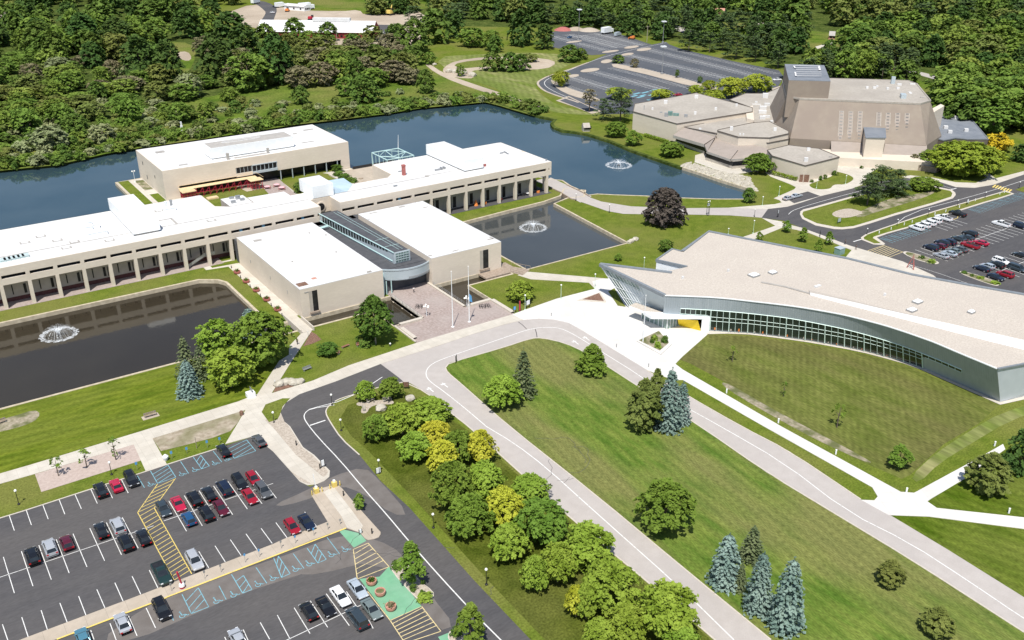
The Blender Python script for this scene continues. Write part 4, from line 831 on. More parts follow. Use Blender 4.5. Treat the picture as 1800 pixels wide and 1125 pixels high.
for i in range(7): k.box(111.5+i*1.55, 111.62+i*1.55, by0-.1, by0+.35, 5, 7.2)
for i in range(5): k.box(105.6+i*1.4, 105.7+i*1.4, by0+.1, by0+.24, 5.2, 7.4)
for i in range(6): k.box(122+i*4.6, 122.25+i*4.6, by0+.1, by0+.5, 0, 3.9)
k.build('window_frames', M['steel_light'], bb)
k = MB(); k.box(98.6, 130.0, 334.4, 343.2, bh+.4, 14.6); k.box(98.9, 129.7, 334.7, 342.9, 14.6, 14.62, 1); k.box(99.5, 129, 335, 342.5, bh, bh+.4, 1)
ph_ = k.build('penthouse', [M['white_metal'], M['roof_grey']], bb)
k = MB(); pts = [(112+7.5*math.cos(t*math.pi/8)*1.0, 340+1.2*math.sin(t*math.pi/8)) for t in range(16)]; k.ribbon(pts, .25, 14.62, 14.8, closed=True); k.build('skylight_rim', M['roof_white'], ph_)
k = MB()
for x, y, a, b, h in ((103.5,331.5,.9,.9,2.4),(118.6,331.6,.8,.8,2),(112,332,12,1.2,.25),(86,355,3,1.5,.5),(88,333.5,3,.6,.3),(138,353,1.5,.8,.3),(137,338,5,.4,.25),(145,356,4,1,.3)): k.box(x-a/2, x+a/2, y-b/2, y+b/2, bh+.05, bh+h)
k.build('roof_vents', M['roof_grey'], bb)
k = MB()
for y, z, h in ((356,6.5,1.3),(352.5,2,1.5),(341,5.2,1)): k.box(bx0-.06, bx0-.005, y, y+.7, z, z+h)
k.build('side_window', M['glass_black'], bb)
# courtyard
def wsheet(name, pts, z, m): return struct(MB().sheet(pts, z), name, M[m])
wsheet('courtyard_paving', [(70.5,294.2),(81,293.5),(81,279.5),(168,279.5),(168,328),(150.3,328),(150.3,330),(79.6,330),(79.6,362),(70.5,362)], .02, 'concrete')
sheet('courtyard_lawn', [(352,342),(372,336),(415,327.5),(440,322),(455,323),(468,336),(480,350),(380,372),(362,352)], .05, 'lawn')
sheet('courtyard_pad', [(415,328),(438,323),(452,323),(464,331),(434,337)], .06, 'median')
sheet('courtyard_brick', [(455,318),(480,311),(490,314),(524,346),(500,352),(480,350),(468,336)], .055, 'pink_paver')
sheet('courtyard_lawn', [(490,315.5),(530,308),(562,303.5),(578,306),(600,311),(606,324),(530,346)], .05, 'lawn')
wsheet('courtyard_lawn', [(70.9,295),(74.6,295),(74.6,361.8),(70.9,361.8)], .05, 'lawn'); wsheet('courtyard_lawn', [(76.4,295),(79.4,295),(79.4,340),(76.4,340)], .05, 'lawn'); wsheet('courtyard_lawn', [(76.4,346),(79.4,346),(79.4,360),(76.4,360)], .05, 'soil')
wsheet('stone_terrace', [(142,294),(168,294),(168,328),(142,328)], .07, 'median')
# scaffold along the courtyard front
sc = thing('scaffold', (96, 328, 0), 'red scaffold with a plank deck against the lake building', 'scaffold')
k = MB()
for i in range(12):
    x = 85+i*2.3
    for y in (327.2, 329.4): k.tube((x,y,0),(x,y,3.4),.09,n=5)
    k.tube((x,327.2,3.3),(x,329.4,3.3),.08,n=5)
    if i < 11:
        k.tube((x,327.2,.4),(x+2.3,327.2,3.2),.05,n=4); k.tube((x,327.2,1.7),(x+2.3,327.2,1.7),.06,n=4); k.tube((x,329.4,1.7),(x+2.3,329.4,1.7),.06,n=4)
for x0 in (84, 108.5):
    for i in range(4):
        for y in (323.6, 325.4, 327.2):
            k.tube((x0+i*1.3,y,0),(x0+i*1.3,y,3.4),.09,n=5)
        k.tube((x0+i*1.3,323.6,.3),(x0+i*1.3,327.2,3),.06,n=4)
        for z in (1.1,2.2): k.tube((x0,323.6,z),(x0+3.9,323.6,z),.06,n=4)
k.build('frame', M['red'], sc)
k = MB(); k.box(84, 112, 327, 329.7, 3.45, 3.6); k.box(83.6, 88.4, 323.2, 327, 3.45, 3.62); k.box(108, 112.8, 323.2, 327, 3.45, 3.62)
for i in range(9): k.box(83.7+i*.55, 84.0+i*.55, 323.0, 325, 3.63, 3.75)
k.build('plank_deck', M['scaf_wood'], sc)
k = MB()
for p, q in (((84,322.9,4.5),(88.4,322.9,4.5)),((108,329.7,4.6),(112.8,329.7,4.6)),((112.8,323.2,4.5),(112.8,329.7,4.5)),((84,329.6,4.4),(108,329.6,4.4))): k.tube(p, q, .05, n=4)
k.build('guard_rail', M['scaf_wood'], sc)
def simple_box_thing(name, x, y, sx, sy, h, m, lab, cat, group=None, rz=0, z=0, parts=None):
    t = thing(name, (x, y, z), lab, cat, group, rz); return t
# material stacks
k = MB(); k.box(83.5, 86, 318, 324, 0, 1.3); k.box(86.5, 88.2, 319, 323, 0, 1); k.box(83.7, 85.8, 318.2, 323.8, 1.3, 1.36)
tag(k.build('material_stack', [M['concrete_white']]), 'pale stack of boards at the west end of the scaffold', 'building material')
k = MB(); k.box(91.6, 95.4, 321.6, 324, 0, .5); k.box(92, 95, 321.8, 323.7, .5, .62); tag(k.build('pallet_stack', M['scaf_wood']), 'low wooden pallet stack on the paving in front of the scaffold', 'pallets')
# white square basin
k = MB(); k.ribbon([(102.3,310.6),(106.8,310.6),(106.8,314.6),(102.3,314.6)], 1.0, .06, .55, closed=True); fo = k.build('square_planter', M['concrete_white']); tag(fo, 'low white square planter on the courtyard lawn', 'planter')
k = MB(); k.box(102.8,106.3,311.1,314.1,.06,.35); k.build('soil', M['mulch'], fo)
# picnic tables with pink tops
def picnic(x, y):
    t = thing('picnic_table', (x, y, .06), 'round pink topped picnic table on the courtyard brick', 'table', 'pink picnic tables in the courtyard')
    k = MB(); k.lathe([(1.05,.72),(1.1,.76),(1.1,.8),(.2,.82)], 14, (x, y, .06)); k.build('table_top', mat('pink_top', c(.75,.42,.46), c(.8,.5,.53), 2, .6) if 'pink_top' not in bpy.data.materials else bpy.data.materials['pink_top'], t)
    k = MB(); k.tube((x,y,.06),(x,y,.8),.09); k.build('pedestal', M['black'], t)
    for a in range(4):
        k = MB(); xx, yy = x+1.45*math.cos(a*1.571+.4), y+1.45*math.sin(a*1.571+.4); k.lathe([(.32,.42),(.36,.46),(.3,.5)], 8, (xx, yy, .06)); k.tube((x,y,.16),(xx,yy,.46),.04,n=4); k.build('seat', M['planter_red'], t)
for u, v in ((470,331.5),(486.5,328),(495.5,333)): picnic(*G(u, v))
# steel canopy frame in the lake terrace
tr = thing('space_frame', (159.5, 312, 0), 'pale blue steel space frame with a mast on the lake terrace', 'pavilion')
k = MB(); cs = [(153.8,305.2),(165,305.2),(165,317.5),(153.8,317.5)]; zt = 8.4
for i, p in enumerate(cs):
    q_ = cs[(i+1) % 4]; k.tube((*p,zt),(*q_,zt),.2,n=6); k.tube((*p,0),(*p,zt),.2,n=6); k.tube((p[0]+.7,p[1],0),(*p,zt),.12,n=5); m_ = lerp(p, q_, .5)
    k.tube((*m_,zt),(159.4,311.3,zt-.9),.14,n=5); k.tube((*m_,zt),(*lerp(q_, cs[(i+2)%4], .5),zt),.13,n=5); k.tube((*m_,0),(*m_,zt),.12,n=5)
    for tt in (.25,.75): mm_ = lerp(p, q_, tt); k.tube((*mm_,0),(*mm_,zt),.09,n=5)
    k.tube((*p,3.2),(*q_,3.2),.09,n=5)
k.build('frame', M['mint'], tr); k = MB(); k.tube((165,317.5,zt),(165.3,317.5,zt+5.2),.14,.06); k.build('mast', M['white_metal'], tr)
k = MB(); k.box(150.3, 168, 327.6, 328.0, 0, 1.1); tag(k.build('dark_parapet', M['black']), 'dark parapet between the lake building and the space frame', 'parapet')
k = MB()
for i in range(14):
    x, y = 143+random.random()*6.5, 297+random.random()*22; s = .5+random.random()*1.1; k.prism([(x+s*math.cos(a), y+s*math.sin(a)*.8) for a in (0,1,2.1,3,4.2,5.3)], .07, .12+random.random()*.35)
tag(k.build('paving_slabs', M['sand'], ), 'tan slabs and rubble stacked on the lake terrace', 'building material')
k = MB(); k.lathe([(.6,0),(.7,.5),(.5,.9),(.1,1)], 8, (144,294.8,.07)); tag(k.build('red_bin', M['red']), 'red bin on the terrace behind the arcaded building roof', 'bin')
k = MB(); k.prism([(139.2,294),(141.8,294),(141.8,326),(139.2,326)], .05, .5); tag(k.build('terrace_wall', M['concrete']), 'long pale wall between the courtyard lawn and the tan terrace', 'wall')
# ------------------------------------------------------------------ curved new building
nb = thing('curved_building', (200, 130, 0), 'large curved grey clad building with a tan gravel roof and a leaning glass prow', 'building')
base_px = [(1240,581),(1280,584.3),(1316.7,586),(1350,590),(1383.3,594.3),(1418.3,599),(1453.3,605),(1486.7,611),(1521.7,618.3),(1556,627.3),(1590,636.7),(1620.7,647.3),(1655,661.5),(1690,676.5),(1725,691.5),(1758.3,706.7)]
top_px = [(1168.7,519.3),(1210,520.8),(1253,522.7),(1290,526),(1320,529.6),(1360,534),(1400,539),(1440,545.5),(1480,552.7),(1520,562.5),(1560,573.3),(1600,586.5),(1640,600.7),(1694.4,623.9),(1725,636.5),(1753.3,648.3)]
NH = 9.5
bpts = GP(base_px, 0); tpts = GP(top_px, NH)
def resamp(pts, n, smooth=True):
    d = [0]
    for a, b in zip(pts, pts[1:]): d.append(d[-1]+math.dist(a, b))
    out = []
    for i in range(n+1):
        t = d[-1]*i/n; j = max(q for q in range(len(d)) if d[q] <= t+1e-9); j = min(j, len(pts)-2); f = (t-d[j])/(d[j+1]-d[j]); out.append(lerp(pts[j], pts[j+1], f))
    for _ in range(2):
        out = [out[0]] + [((out[i-1][0]+2*out[i][0]+out[i+1][0])/4, (out[i-1][1]+2*out[i][1]+out[i+1][1])/4) for i in range(1, n)] + [out[-1]]
    return out
NS = 72
tc = resamp(tpts, NS)
# base follows the same stations, shifted inwards by the lean
wl_b = GP([(1172,553)], 0)[0]
bpre = [(151.2+1.2,155.2)] + bpts
bc = resamp(bpre, NS)
def S(i, z):
    t = z/NH; a, b = bc[i], tc[i]; return (a[0]+(b[0]-a[0])*t, a[1]+(b[1]-a[1])*t, z)
def Sf(f, z, out=0):
    i = min(int(f), NS-1); r = f-i; a = Vector(S(i, z)); b = Vector(S(i+1, z)); p = a.lerp(b, r); d = (b-a).normalized(); n_ = Vector((d.y, -d.x, 0))
    if n_.x > 0: n_ = -n_
    return tuple(p + n_*out)
k = MB()
FC = k; ZC0 = 4.15
# station finder for pixels on the façade
def stn(u, v, z):
    p = G(u, v, z); best = min(range(NS*4), key=lambda q: math.dist(p, Sf(q/4, z)[:2])); return best/4
def ztop_(f): return 6.0 if f < g0 else 6.0 if (f-g0)/(g1-g0) < .35 else 6.0-((f-g0)/(g1-g0)-.35)/.65*1.15
g0 = stn(1246.7,582,0.3); g1 = stn(1620.7,647,.3); g2 = stn(1694.4,645.6,5.3)
gs = stn(1197,543,6.2)
for i in range(NS): z_ = 0 if i >= g0-.5 else ZC0; FC.quad(S(i,z_), S(i+1,z_), S(i+1,NH), S(i,NH))
fc_ = FC.build('front_cladding', M['steel'], nb)
k = MB()
for i in range(1, NS*2): f = i/2; k.tube(Sf(f,6.1 if gs < f < g0 else (5.0 if f > g1 else ztop_(f))), Sf(f,NH-.05), .035, n=3, cap=False)
k.build('cladding_seam', mat('zinc_seam', c(.26,.30,.33), c(.28,.32,.35), 1, .5), fc_)
def ztop(f):
    # underside of the cladding falls towards the far end of the glazing
    t = (f-g0)/(g1-g0)
    return 5.95 if t < .35 else 5.95-(t-.35)/.65*1.15 if t < 1 else 4.8
gk = MB(); n = 90
for i in range(n):
    a = g0+(g1-g0)*i/n; b = g0+(g1-g0)*(i+1)/n; gk.quad(Sf(a,.45,.1), Sf(b,.45,.1), Sf(b,ztop(b),.1), Sf(a,ztop(a),.1))
for i in range(24):
    a = gs+(g0-gs)*i/24; b = gs+(g0-gs)*(i+1)/24; gk.quad(Sf(a,4.45,.1), Sf(b,4.45,.1), Sf(b,5.95,.1), Sf(a,5.95,.1))
for i in range(24):
    a = g1+(g2-g1)*i/24; b = g1+(g2-g1)*(i+1)/24; gk.quad(Sf(a,3.85,.1), Sf(b,3.85,.1), Sf(b,4.85,.1), Sf(a,4.85,.1))
gk.build('window_band', M['glass'], nb)
mk = MB()
nmu = 33
for i in range(nmu+1):
    f = g0+(g1-g0)*i/nmu; r_ = .13 if i % 3 == 0 else .06
    mk.tube(Sf(f,.3,.16), Sf(f,ztop(f),.16), r_, n=5)
for z in (2.95, 4.05):
    for i in range(45):
        a = g0+(g1-g0)*i/45; b = g0+(g1-g0)*(i+1)/45
        if z < ztop(a)-.25: mk.tube(Sf(a,z,.1), Sf(b,z,.1), .07, n=4)
for i in range(6): f = gs+(g0-gs)*i/6; mk.tube(Sf(f,4.45,.1), Sf(f,5.95,.1), .07, n=4)
for i in range(7): f = g1+(g2-g1)*i/6; mk.tube(Sf(f,3.95,.1), Sf(f,4.8,.1), .06, n=4)
for i in range(60):
    a = gs+(g2-gs)*i/60; b = gs+(g2-gs)*(i+1)/60; mk.tube(Sf(a,ztop(a),.1), Sf(b,ztop(b),.1), .1, n=4)
    if b <= g0+.3: mk.tube(Sf(a,4.42,.1), Sf(b,4.42,.1), .07, n=4)
    if a >= g1: mk.tube(Sf(a,3.92,.1), Sf(b,3.92,.1), .07, n=4)
mk.build('mullions', mat('pale_mullion', c(.60,.76,.70), c(.66,.80,.75), 1, .45), nb)
# furniture seen through the glass is only hinted by warm spots inside
k = MB()
for i in range(26):
    f = g0+(g1-g0)*(i+.5)/26; p = Sf(f, .5, .06); 
    if i % 3 != 1: k.box(p[0]-.02, p[0]+.4, p[1]-.35, p[1]+.35, .55, .8+random.random()*.5, i % 3)
k.build('interior_furniture', [M['orange'], M['wall_shade'], M['wall_shade']], nb)
# roof outline at NH
pr = GP([(1055,464.6),(1181,480),(1176,475.6),(1208,469),(1154,457),(1182,438),(1199,442.4),(1246,407.4),(1490,455),(1603.3,483.3),(1700,501),(1800,518.3)], NH)
dxy = Vector((pr[-1][0]-pr[-2][0], pr[-1][1]-pr[-2][1])).normalized()
far = (pr[-1][0]+dxy.x*45, pr[-1][1]+dxy.y*45)
e2 = G(1800, 639.4, NH); d2 = Vector((e2[0]-tc[-1][0], e2[1]-tc[-1][1])).normalized(); farf = (tc[-1][0]+d2.x*62, tc[-1][1]+d2.y*62)
outline = pr + [far, farf] + tc[::-1]
V2, _e, F2, *_q = delaunay_2d_cdt([Vector(p) for p in outline], [(i, (i+1) % len(outline)) for i in range(len(outline))], [], 1, 1e-5)
k = MB(); k.add([(p.x, p.y, NH-.02) for p in V2], [tuple(f) for f in F2]); k.build('roof', M['roof_tan'], nb)
k = MB(); k.ribbon(tc, .3, NH-.1, NH+.1); k.build('front_parapet', M['white_metal'], nb)
k = MB(); k.ribbon(pr[6:]+[far], .9, NH-.5, NH+.3); k.ribbon([pr[3], pr[4], pr[5], pr[6]], .5, NH-.5, NH+.25); k.ribbon([pr[0], pr[1]], .9, NH-.5, NH+.35); k.ribbon([tc[0], pr[0]], .8, NH-.5, NH+.3); k.ribbon([tc[-1], farf], .5, NH-.2, NH+.12)
k.build('dark_parapet', mat('blue_grey_coping', c(.19,.215,.24), c(.23,.255,.28), 1, .5), nb)
# rear and side walls
k = MB()
bkw = [pr[1], pr[2], pr[3], pr[4], pr[5], pr[6], pr[7], pr[8], pr[9], pr[10], pr[11], far]
for a, b in zip(bkw, bkw[1:]): k.quad((*a,0),(*b,0),(*b,NH-.1),(*a,NH-.1))
k.build('rear_wall', M['white_metal'], nb)
eb = G(1758.3,706.7); ed = Vector((G(1800,697)[0]-eb[0], G(1800,697)[1]-eb[1])).normalized(); ebf = (eb[0]+ed.x*58, eb[1]+ed.y*58)
k = MB(); k.quad((*bc[-1],0),(*ebf,0),(*farf,NH-.1),(*tc[-1],NH-.1)); k.build('end_wall', M['endwall'], nb)
# prow: leaning glass west front
tip = pr[0]; cor = tc[0]; bt = G(1107,540.5,0); bcn = (bc[0][0], bc[0][1])
lowc = G(1176,553,0)
# lower corner meets the entrance roof at 3.6 m
zc = 3.2
jc = G(1177,554,zc)
k = MB(); gl_t = lerp(tip, cor, .60)
k.quad((*bt,.1),(*jc,zc),(*cor,NH-.1),(*tip,NH-.1), 0)
k.quad((*bt,.1),(*tip,NH-.1),(*pr[1],NH-.1),(pr[1][0],pr[1][1],0), 1)
k.quad((*jc,zc),(jc[0]+1,jc[1]-1,zc),(bc[0][0],bc[0][1],zc),(*cor,NH-.1),1)
k.build('prow_wall', [M['steel_light'], M['steel']], nb)
def W(a, b):   # a along tip->corner, b down
    p = Vector((*tip, NH-.1)).lerp(Vector((*cor, NH-.1)), a); q = Vector((*bt, .1)).lerp(Vector((*jc, zc)), a); r = p.lerp(q, b); n_ = Vector((-.22, -.12, .0)); return r+n_
k = MB(); k.add([W(.04,.03), W(.58,.05), W(.62,.95), W(0.0,.97)], [(0,1,2,3)]); k.build('prow_glass', M['glass_green'], nb)
k = MB()
for i in range(10): a = i/9*.6; k.tube(W(a+.0,.02)+Vector((-.1,-.05,0)), W(a,.98)+Vector((-.1,-.05,0)), .07, n=4)
for b in (.25,.5,.75): k.tube(W(0,b)+Vector((-.1,-.05,0)), W(.6,b)+Vector((-.1,-.05,0)), .07, n=4)
k.tube((*tip,NH+.1), (bt[0],bt[1],.1), .22, n=6)
k.tube((*tip,NH+.15), (*cor,NH+.15), .12, n=6)
k.build('prow_frame', M['white_metal'], nb)
# entrance: low wedge roof, canopy and yellow wall
er = GP([(1106,536.5),(1109,532),(1120,535),(1177,551),(1172,555),(1150,552.5),(1140,550)], 4.2)
k = MB(); q1 = G(1106,539,3.6); q2 = G(1148,553,3.9); q3 = G(1177,553.5,3.9); q4 = G(1118,532,3.9)
k.prism([q1, q2, q3, q4], 3.2, 3.9, mt=1); k.build('entrance_roof', [M['white_metal'], M['roof_tan']], nb)
c1 = G(1131,547.5,4.15); c2 = G(1145,555.5,4.15); c3 = G(1247,556,4.15); c4 = G(1190,550,4.15)
k = MB(); k.prism([c1, c2, c3, c4], 3.3, 4.15); k.build('canopy', M['white_metal'], nb)
yb = G(1232,582.2); yb2 = G(1193,572.6)
k = MB(); yt1 = G(1226.7,563.3,3.25); yt0 = G(1191,560,3.25); k.quad((*yb2,.08),(*yb,.08),(*yt1,3.25),(*yt0,3.25)); k.build('yellow_wall', M['yellow'], nb)
e0 = G(1246,582.7); k = MB(); k.prism([yb, e0, (e0[0]+.6,e0[1]+.6), (yb[0]+.6,yb[1]+.6)], 0, 4.2); k.build('white_pier', M['white_metal'], nb)
k = MB(); a_ = G(1120,557); b_ = G(1172,579); cgl = G(1193,573); k.quad((*lerp(a_,b_,.15),.08),(*b_,.08),(*b_,3.3),(*lerp(a_,b_,.15),3.3)); k.quad((*b_,.08),(*cgl,.08),(*cgl,3.3),(*b_,3.3)); k.build('entrance_glass', M['glass_green'], nb)
k = MB()
for i in range(7): p = lerp(a_, b_, .15+.85*i/6); k.tube((*p,.08),(*p,3.3),.12,n=5)
for i in range(5): p = lerp(b_, cgl, i/4); k.tube((*p,.08),(*p,3.3),.08,n=5)
k.build('entrance_posts', M['white_metal'], nb)
# white clerestory rising along the roof
k = MB(); a0, a1, b0, b1 = G(1424,514,NH+.6), G(1820,601,NH+1.6), G(1424,518.8,NH), G(1820,618,NH)
mid_t = [G(u, v, NH+.6+1.0*(u-1424)/396) for u, v in ((1424,514),(1500,531),(1560,545),(1640,562.5),(1720,580),(1820,602))]; mid_b = [G(u, v, NH+.02) for u, v in ((1424,518.8),(1500,539),(1560,554),(1640,574.5),(1720,595),(1820,620))]
zz = [NH+.6+1.0*(u-1424)/396 for u in (1424,1500,1560,1640,1720,1820)]
for i in range(5): k.quad((*mid_b[i],NH), (*mid_b[i+1],NH), (*mid_t[i+1],zz[i+1]), (*mid_t[i],zz[i]))
for i in range(5):
    bkx = [(p[0]+2.2, p[1]+2.2) for p in mid_t]; k.quad((*mid_t[i],zz[i]), (*mid_t[i+1],zz[i+1]), (*bkx[i+1],NH), (*bkx[i],NH), 1)
k.quad((*mid_b[0],NH), (*mid_t[0],zz[0]), (mid_t[0][0]+2.2,mid_t[0][1]+2.2,NH), (mid_b[0][0]+.1,mid_b[0][1]+.1,NH))
k.build('roof_ramp', [M['roof_white'], M['roof_tan']], nb)
k = MB(); k.ribbon(GP([(1338,497),(1380,505),(1424,517)], NH), .5, NH-.02, NH+.3); k.build('roof_edge', M['roof_grey'], nb)
def skyl(u, v, s):
    x, y = G(u, v, NH); k = MB(); k.box(x-s, x+s, y-s*.8, y+s*.8, NH-.02, NH+.45, 1); k.add([(x-s*.9,y-s*.7,NH+.45),(x+s*.9,y-s*.7,NH+.45),(x+s*.9,y+s*.7,NH+.45),(x-s*.9,y+s*.7,NH+.45),(x-s*.4,y-s*.3,NH+.85),(x+s*.4,y-s*.3,NH+.85),(x+s*.4,y+s*.3,NH+.85),(x-s*.4,y+s*.3,NH+.85)], [(0,1,5,4),(1,2,6,5),(2,3,7,6),(3,0,4,7),(4,5,6,7)])
    k.build('skylight', [M['white_metal'], M['greymetal']], nb)
for u, v, s in ((1325,485,1.3),(1358,480.5,1.0),(1612.5,532,1.1),(1602.5,546.5,1.1),(1707,550,.8)): skyl(u, v, s)
for u, v in ((1280,477.5),(1555,520),(1200,490)):
    x, y = G(u, v, NH); k = MB(); k.box(x-.25, x+.25, y-.25, y+.25, NH-.02, NH+.7); k.build('roof_vent', M['roof_white'], nb)
x, y = G(1437,504,NH); k = MB(); k.box(x-1, x+1, y-.4, y+.4, NH-.02, NH+.35); k.build('roof_vent', M['roof_white'], nb)
# ------------------------------------------------------------------ theatre across the lake
th = thing('theatre', (330, 235, 0), 'brown theatre with battered walls, a fly tower and low tan wings across the lake', 'theatre')
ZT = 20.1
top = [G(u, v, ZT) for u, v in ((1382.7,169.7),(1405.3,174.3),(1618,183.3),(1635.3,178),(1611.3,148.7),(1597,143),(1460,139.3),(1375.5,143.5))]
# batter: bottom ring pushed out
n_ = (-.724, -.69); d_ = (.69, -.724)
def add2(p, a, b): return (p[0]+n_[0]*a+d_[0]*b, p[1]+n_[1]*a+d_[1]*b)
zb = 6.1; kk = .68*(ZT-zb)
bot = [G(1359,221,zb), G(1389,243,zb), G(1628,256,zb), G(1655,238,zb), add2(top[4], -2, 3), add2(top[5], -3, 2), add2(top[6], -4, 0), G(1351,192,zb)]
k = MB(); n = 8
vs_ = [(*p, zb) for p in bot]+[(*p, ZT) for p in top]; k.add(vs_, [(i, (i+1) % n, n+(i+1) % n, n+i) for i in range(n)]); k.prism(bot[::1], 0, zb)
k.build('auditorium_wall', M['theatre_wall'], th)
k = MB(); k.prism(top, ZT-.01, ZT+.25); rr_ = k.build('roof', M['roof_theatre'], th)
k = MB(); k.ribbon(top, .5, ZT-.2, ZT+.5, closed=True); k.build('parapet', M['roof_theatre'], rr_)
def roofbox(u, v, z, sx, sy, sz, m, nm='roof_unit'):
    x, y = G(u, v, z); k = MB(); k.prism([add2((x,y), a*sy/2, b*sx/2) for a, b in ((-1,-1),(-1,1),(1,1),(1,-1))], z, z+sz); k.build(nm, M[m], th)
for u, v, a, b, h, m in ((1569,147,1.6,1.6,3,'steel_light'),(1587,172,2,3.6,1.6,'steel_light'),(1524,155.5,1,1,.9,'roof_white'),(1537,156,1.3,1,.9,'roof_white'),(1541.5,153,.9,.9,.7,'roof_white'),(1560,157,1,1,.8,'roof_white'),(1578,156.5,1.2,1,.8,'roof_white'),(1580.5,150,1.8,.9,.8,'roof_white'),(1604,148.5,2.2,.6,.6,'roof_white'),(1600,163,1,4,.1,'roof_white'),(1621,172,1.6,.8,.4,'roof_grey')): roofbox(u, v, ZT+.25, a, b, h, m)
# fly tower
FT = 27.2
ft = [G(u, v, FT) for u, v in ((1379.3,113.3),(1448.7,115.3),(1460,143.3),(1386.5,141.3))]
k = MB(); k.prism(ft, ZT-8, FT); fo_ = k.build('fly_tower', M['theatre_wall'], th)
k = MB(); k.prism(ft, FT, FT+.2); k.build('tower_roof', M['roof_slate'], fo_)
k = MB()
for (a, b), (c1_, c2_) in (((1396,117),(1440,118)),((1397,121),(1439,121.5)),((1399,124.5),(1440,124.8)),((1399,128.3),(1443.5,128.6)),((1398,131.8),(1444,132)),((1399,135),(1444,135.5))):
    k.line(G(a, b, FT+.25), G(c1_, c2_, FT+.25), .7, FT+.75)
k.line(G(1395,117,FT+.2), G(1398,121.5,FT+.2), .7, FT+.6); k.line(G(1439,117,FT+.2), G(1441,124.8,FT+.2), .9, FT+.6); k.line(G(1397.5,128,FT+.2), G(1399,135,FT+.2), .7, FT+.6)
k.build('roof_ducts', M['roof_white'], fo_)
# window strips on the battered face: point on the face from pixel = intersect plane
def face(u, v):
    lo, hi = zb-1, ZT
    def side(z):
        p = G(u, v, z); val = n_[0]*p[0]+n_[1]*p[1]; tgt = (n_[0]*top[1][0]+n_[1]*top[1][1]) + .68*(ZT-z); return val-tgt
    for _ in range(50):
        m_ = (lo+hi)/2
        if side(m_)*side(hi) <= 0: lo = m_
        else: hi = m_
    p = G(u, v, lo); return Vector((p[0]+n_[0]*.12, p[1]+n_[1]*.12, lo+.1))
for (u0, v0, u1, v1) in ((1479.4,195,1476.6,247),(1495.7,196,1492.8,247),(1512.2,196,1509.5,247.5),(1545,198,1544,222),(1561.3,198.5,1559,248),(1578,199,1575.7,249.5),(1594.8,199.5,1592,251)):
    k = MB(); a = face(u0, v0); b = face(u1, v1); off = Vector((d_[0], d_[1], 0))
    k.quad(a-off*.95, a+off*.95, b+off*.95, b-off*.95, 1)
    up = Vector((0, 0, 0)); nn = Vector((n_[0], n_[1], .6))*.06
    k.quad(a-off*.7+nn, a+off*.7+nn, b+off*.7+nn, b-off*.7+nn, 0)
    o = k.build('window', [M['ledge'], M['roof_theatre']], th)
    ns = 9
    for i in range(ns):
        t0 = (i+.1)/ns; t1 = (i+.45)/ns; p = a.lerp(b, t0)+nn*2; q_ = a.lerp(b, t1)+nn*2; k = MB(); k.quad(p-off*.5, p+off*.5, q_+off*.5, q_-off*.5); k.build('pane', M['glass_black'], o)
# flared skirt
k = MB()
l0 = (315.2+0,234.0); 
lt0 = face(1460.7,248); lt1 = face(1629.3,254)
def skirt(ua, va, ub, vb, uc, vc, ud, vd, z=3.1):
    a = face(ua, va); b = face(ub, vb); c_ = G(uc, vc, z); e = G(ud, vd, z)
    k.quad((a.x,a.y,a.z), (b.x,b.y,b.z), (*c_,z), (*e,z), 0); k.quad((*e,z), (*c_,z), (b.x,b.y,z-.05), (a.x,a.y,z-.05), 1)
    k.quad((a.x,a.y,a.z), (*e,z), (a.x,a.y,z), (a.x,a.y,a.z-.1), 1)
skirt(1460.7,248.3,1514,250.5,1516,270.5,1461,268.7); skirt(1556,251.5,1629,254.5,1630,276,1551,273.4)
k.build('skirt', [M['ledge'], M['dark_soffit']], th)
k = MB(); w0 = G(1455,291,0); w1 = G(1640,296,0)
k.prism([add2(w0,0,-4), add2(w0,0,40), add2(w0,-12,40), add2(w0,-12,-4)], 0, 3.4); k.build('ground_floor_wall', M['wall'], th)
# entrance tower
tb = [G(1517,289.5), G(1522,291.5), G(1545,292), G(1553,289.3)]
tw = [G(1522.5,242.9,11), G(1556,243,11), G(1555.3,226,11), G(1519.3,225.3,11)]
k = MB(); k.prism([tw[0], tw[1], tw[2], tw[3]], 0, 11); tt_ = k.build('entrance_tower', M['wall'], th)
k = MB(); k.prism([add2(tw[0],.3,-.3), add2(tw[1],.3,.3), add2(tw[2],-.3,.3), add2(tw[3],-.3,-.3)], 11, 11.35); k.build('tower_roof', M['roof_slate'], tt_)
k = MB(); p = tw[0]; q_ = tw[1]; a = lerp(p, q_, .28); b = lerp(p, q_, .62); k.quad((a[0]+n_[0]*.06,a[1]+n_[1]*.06,.1),(b[0]+n_[0]*.06,b[1]+n_[1]*.06,.1),(b[0]+n_[0]*.06,b[1]+n_[1]*.06,2.6),(a[0]+n_[0]*.06,a[1]+n_[1]*.06,2.6)); k.build('door', M['ledge'], tt_)
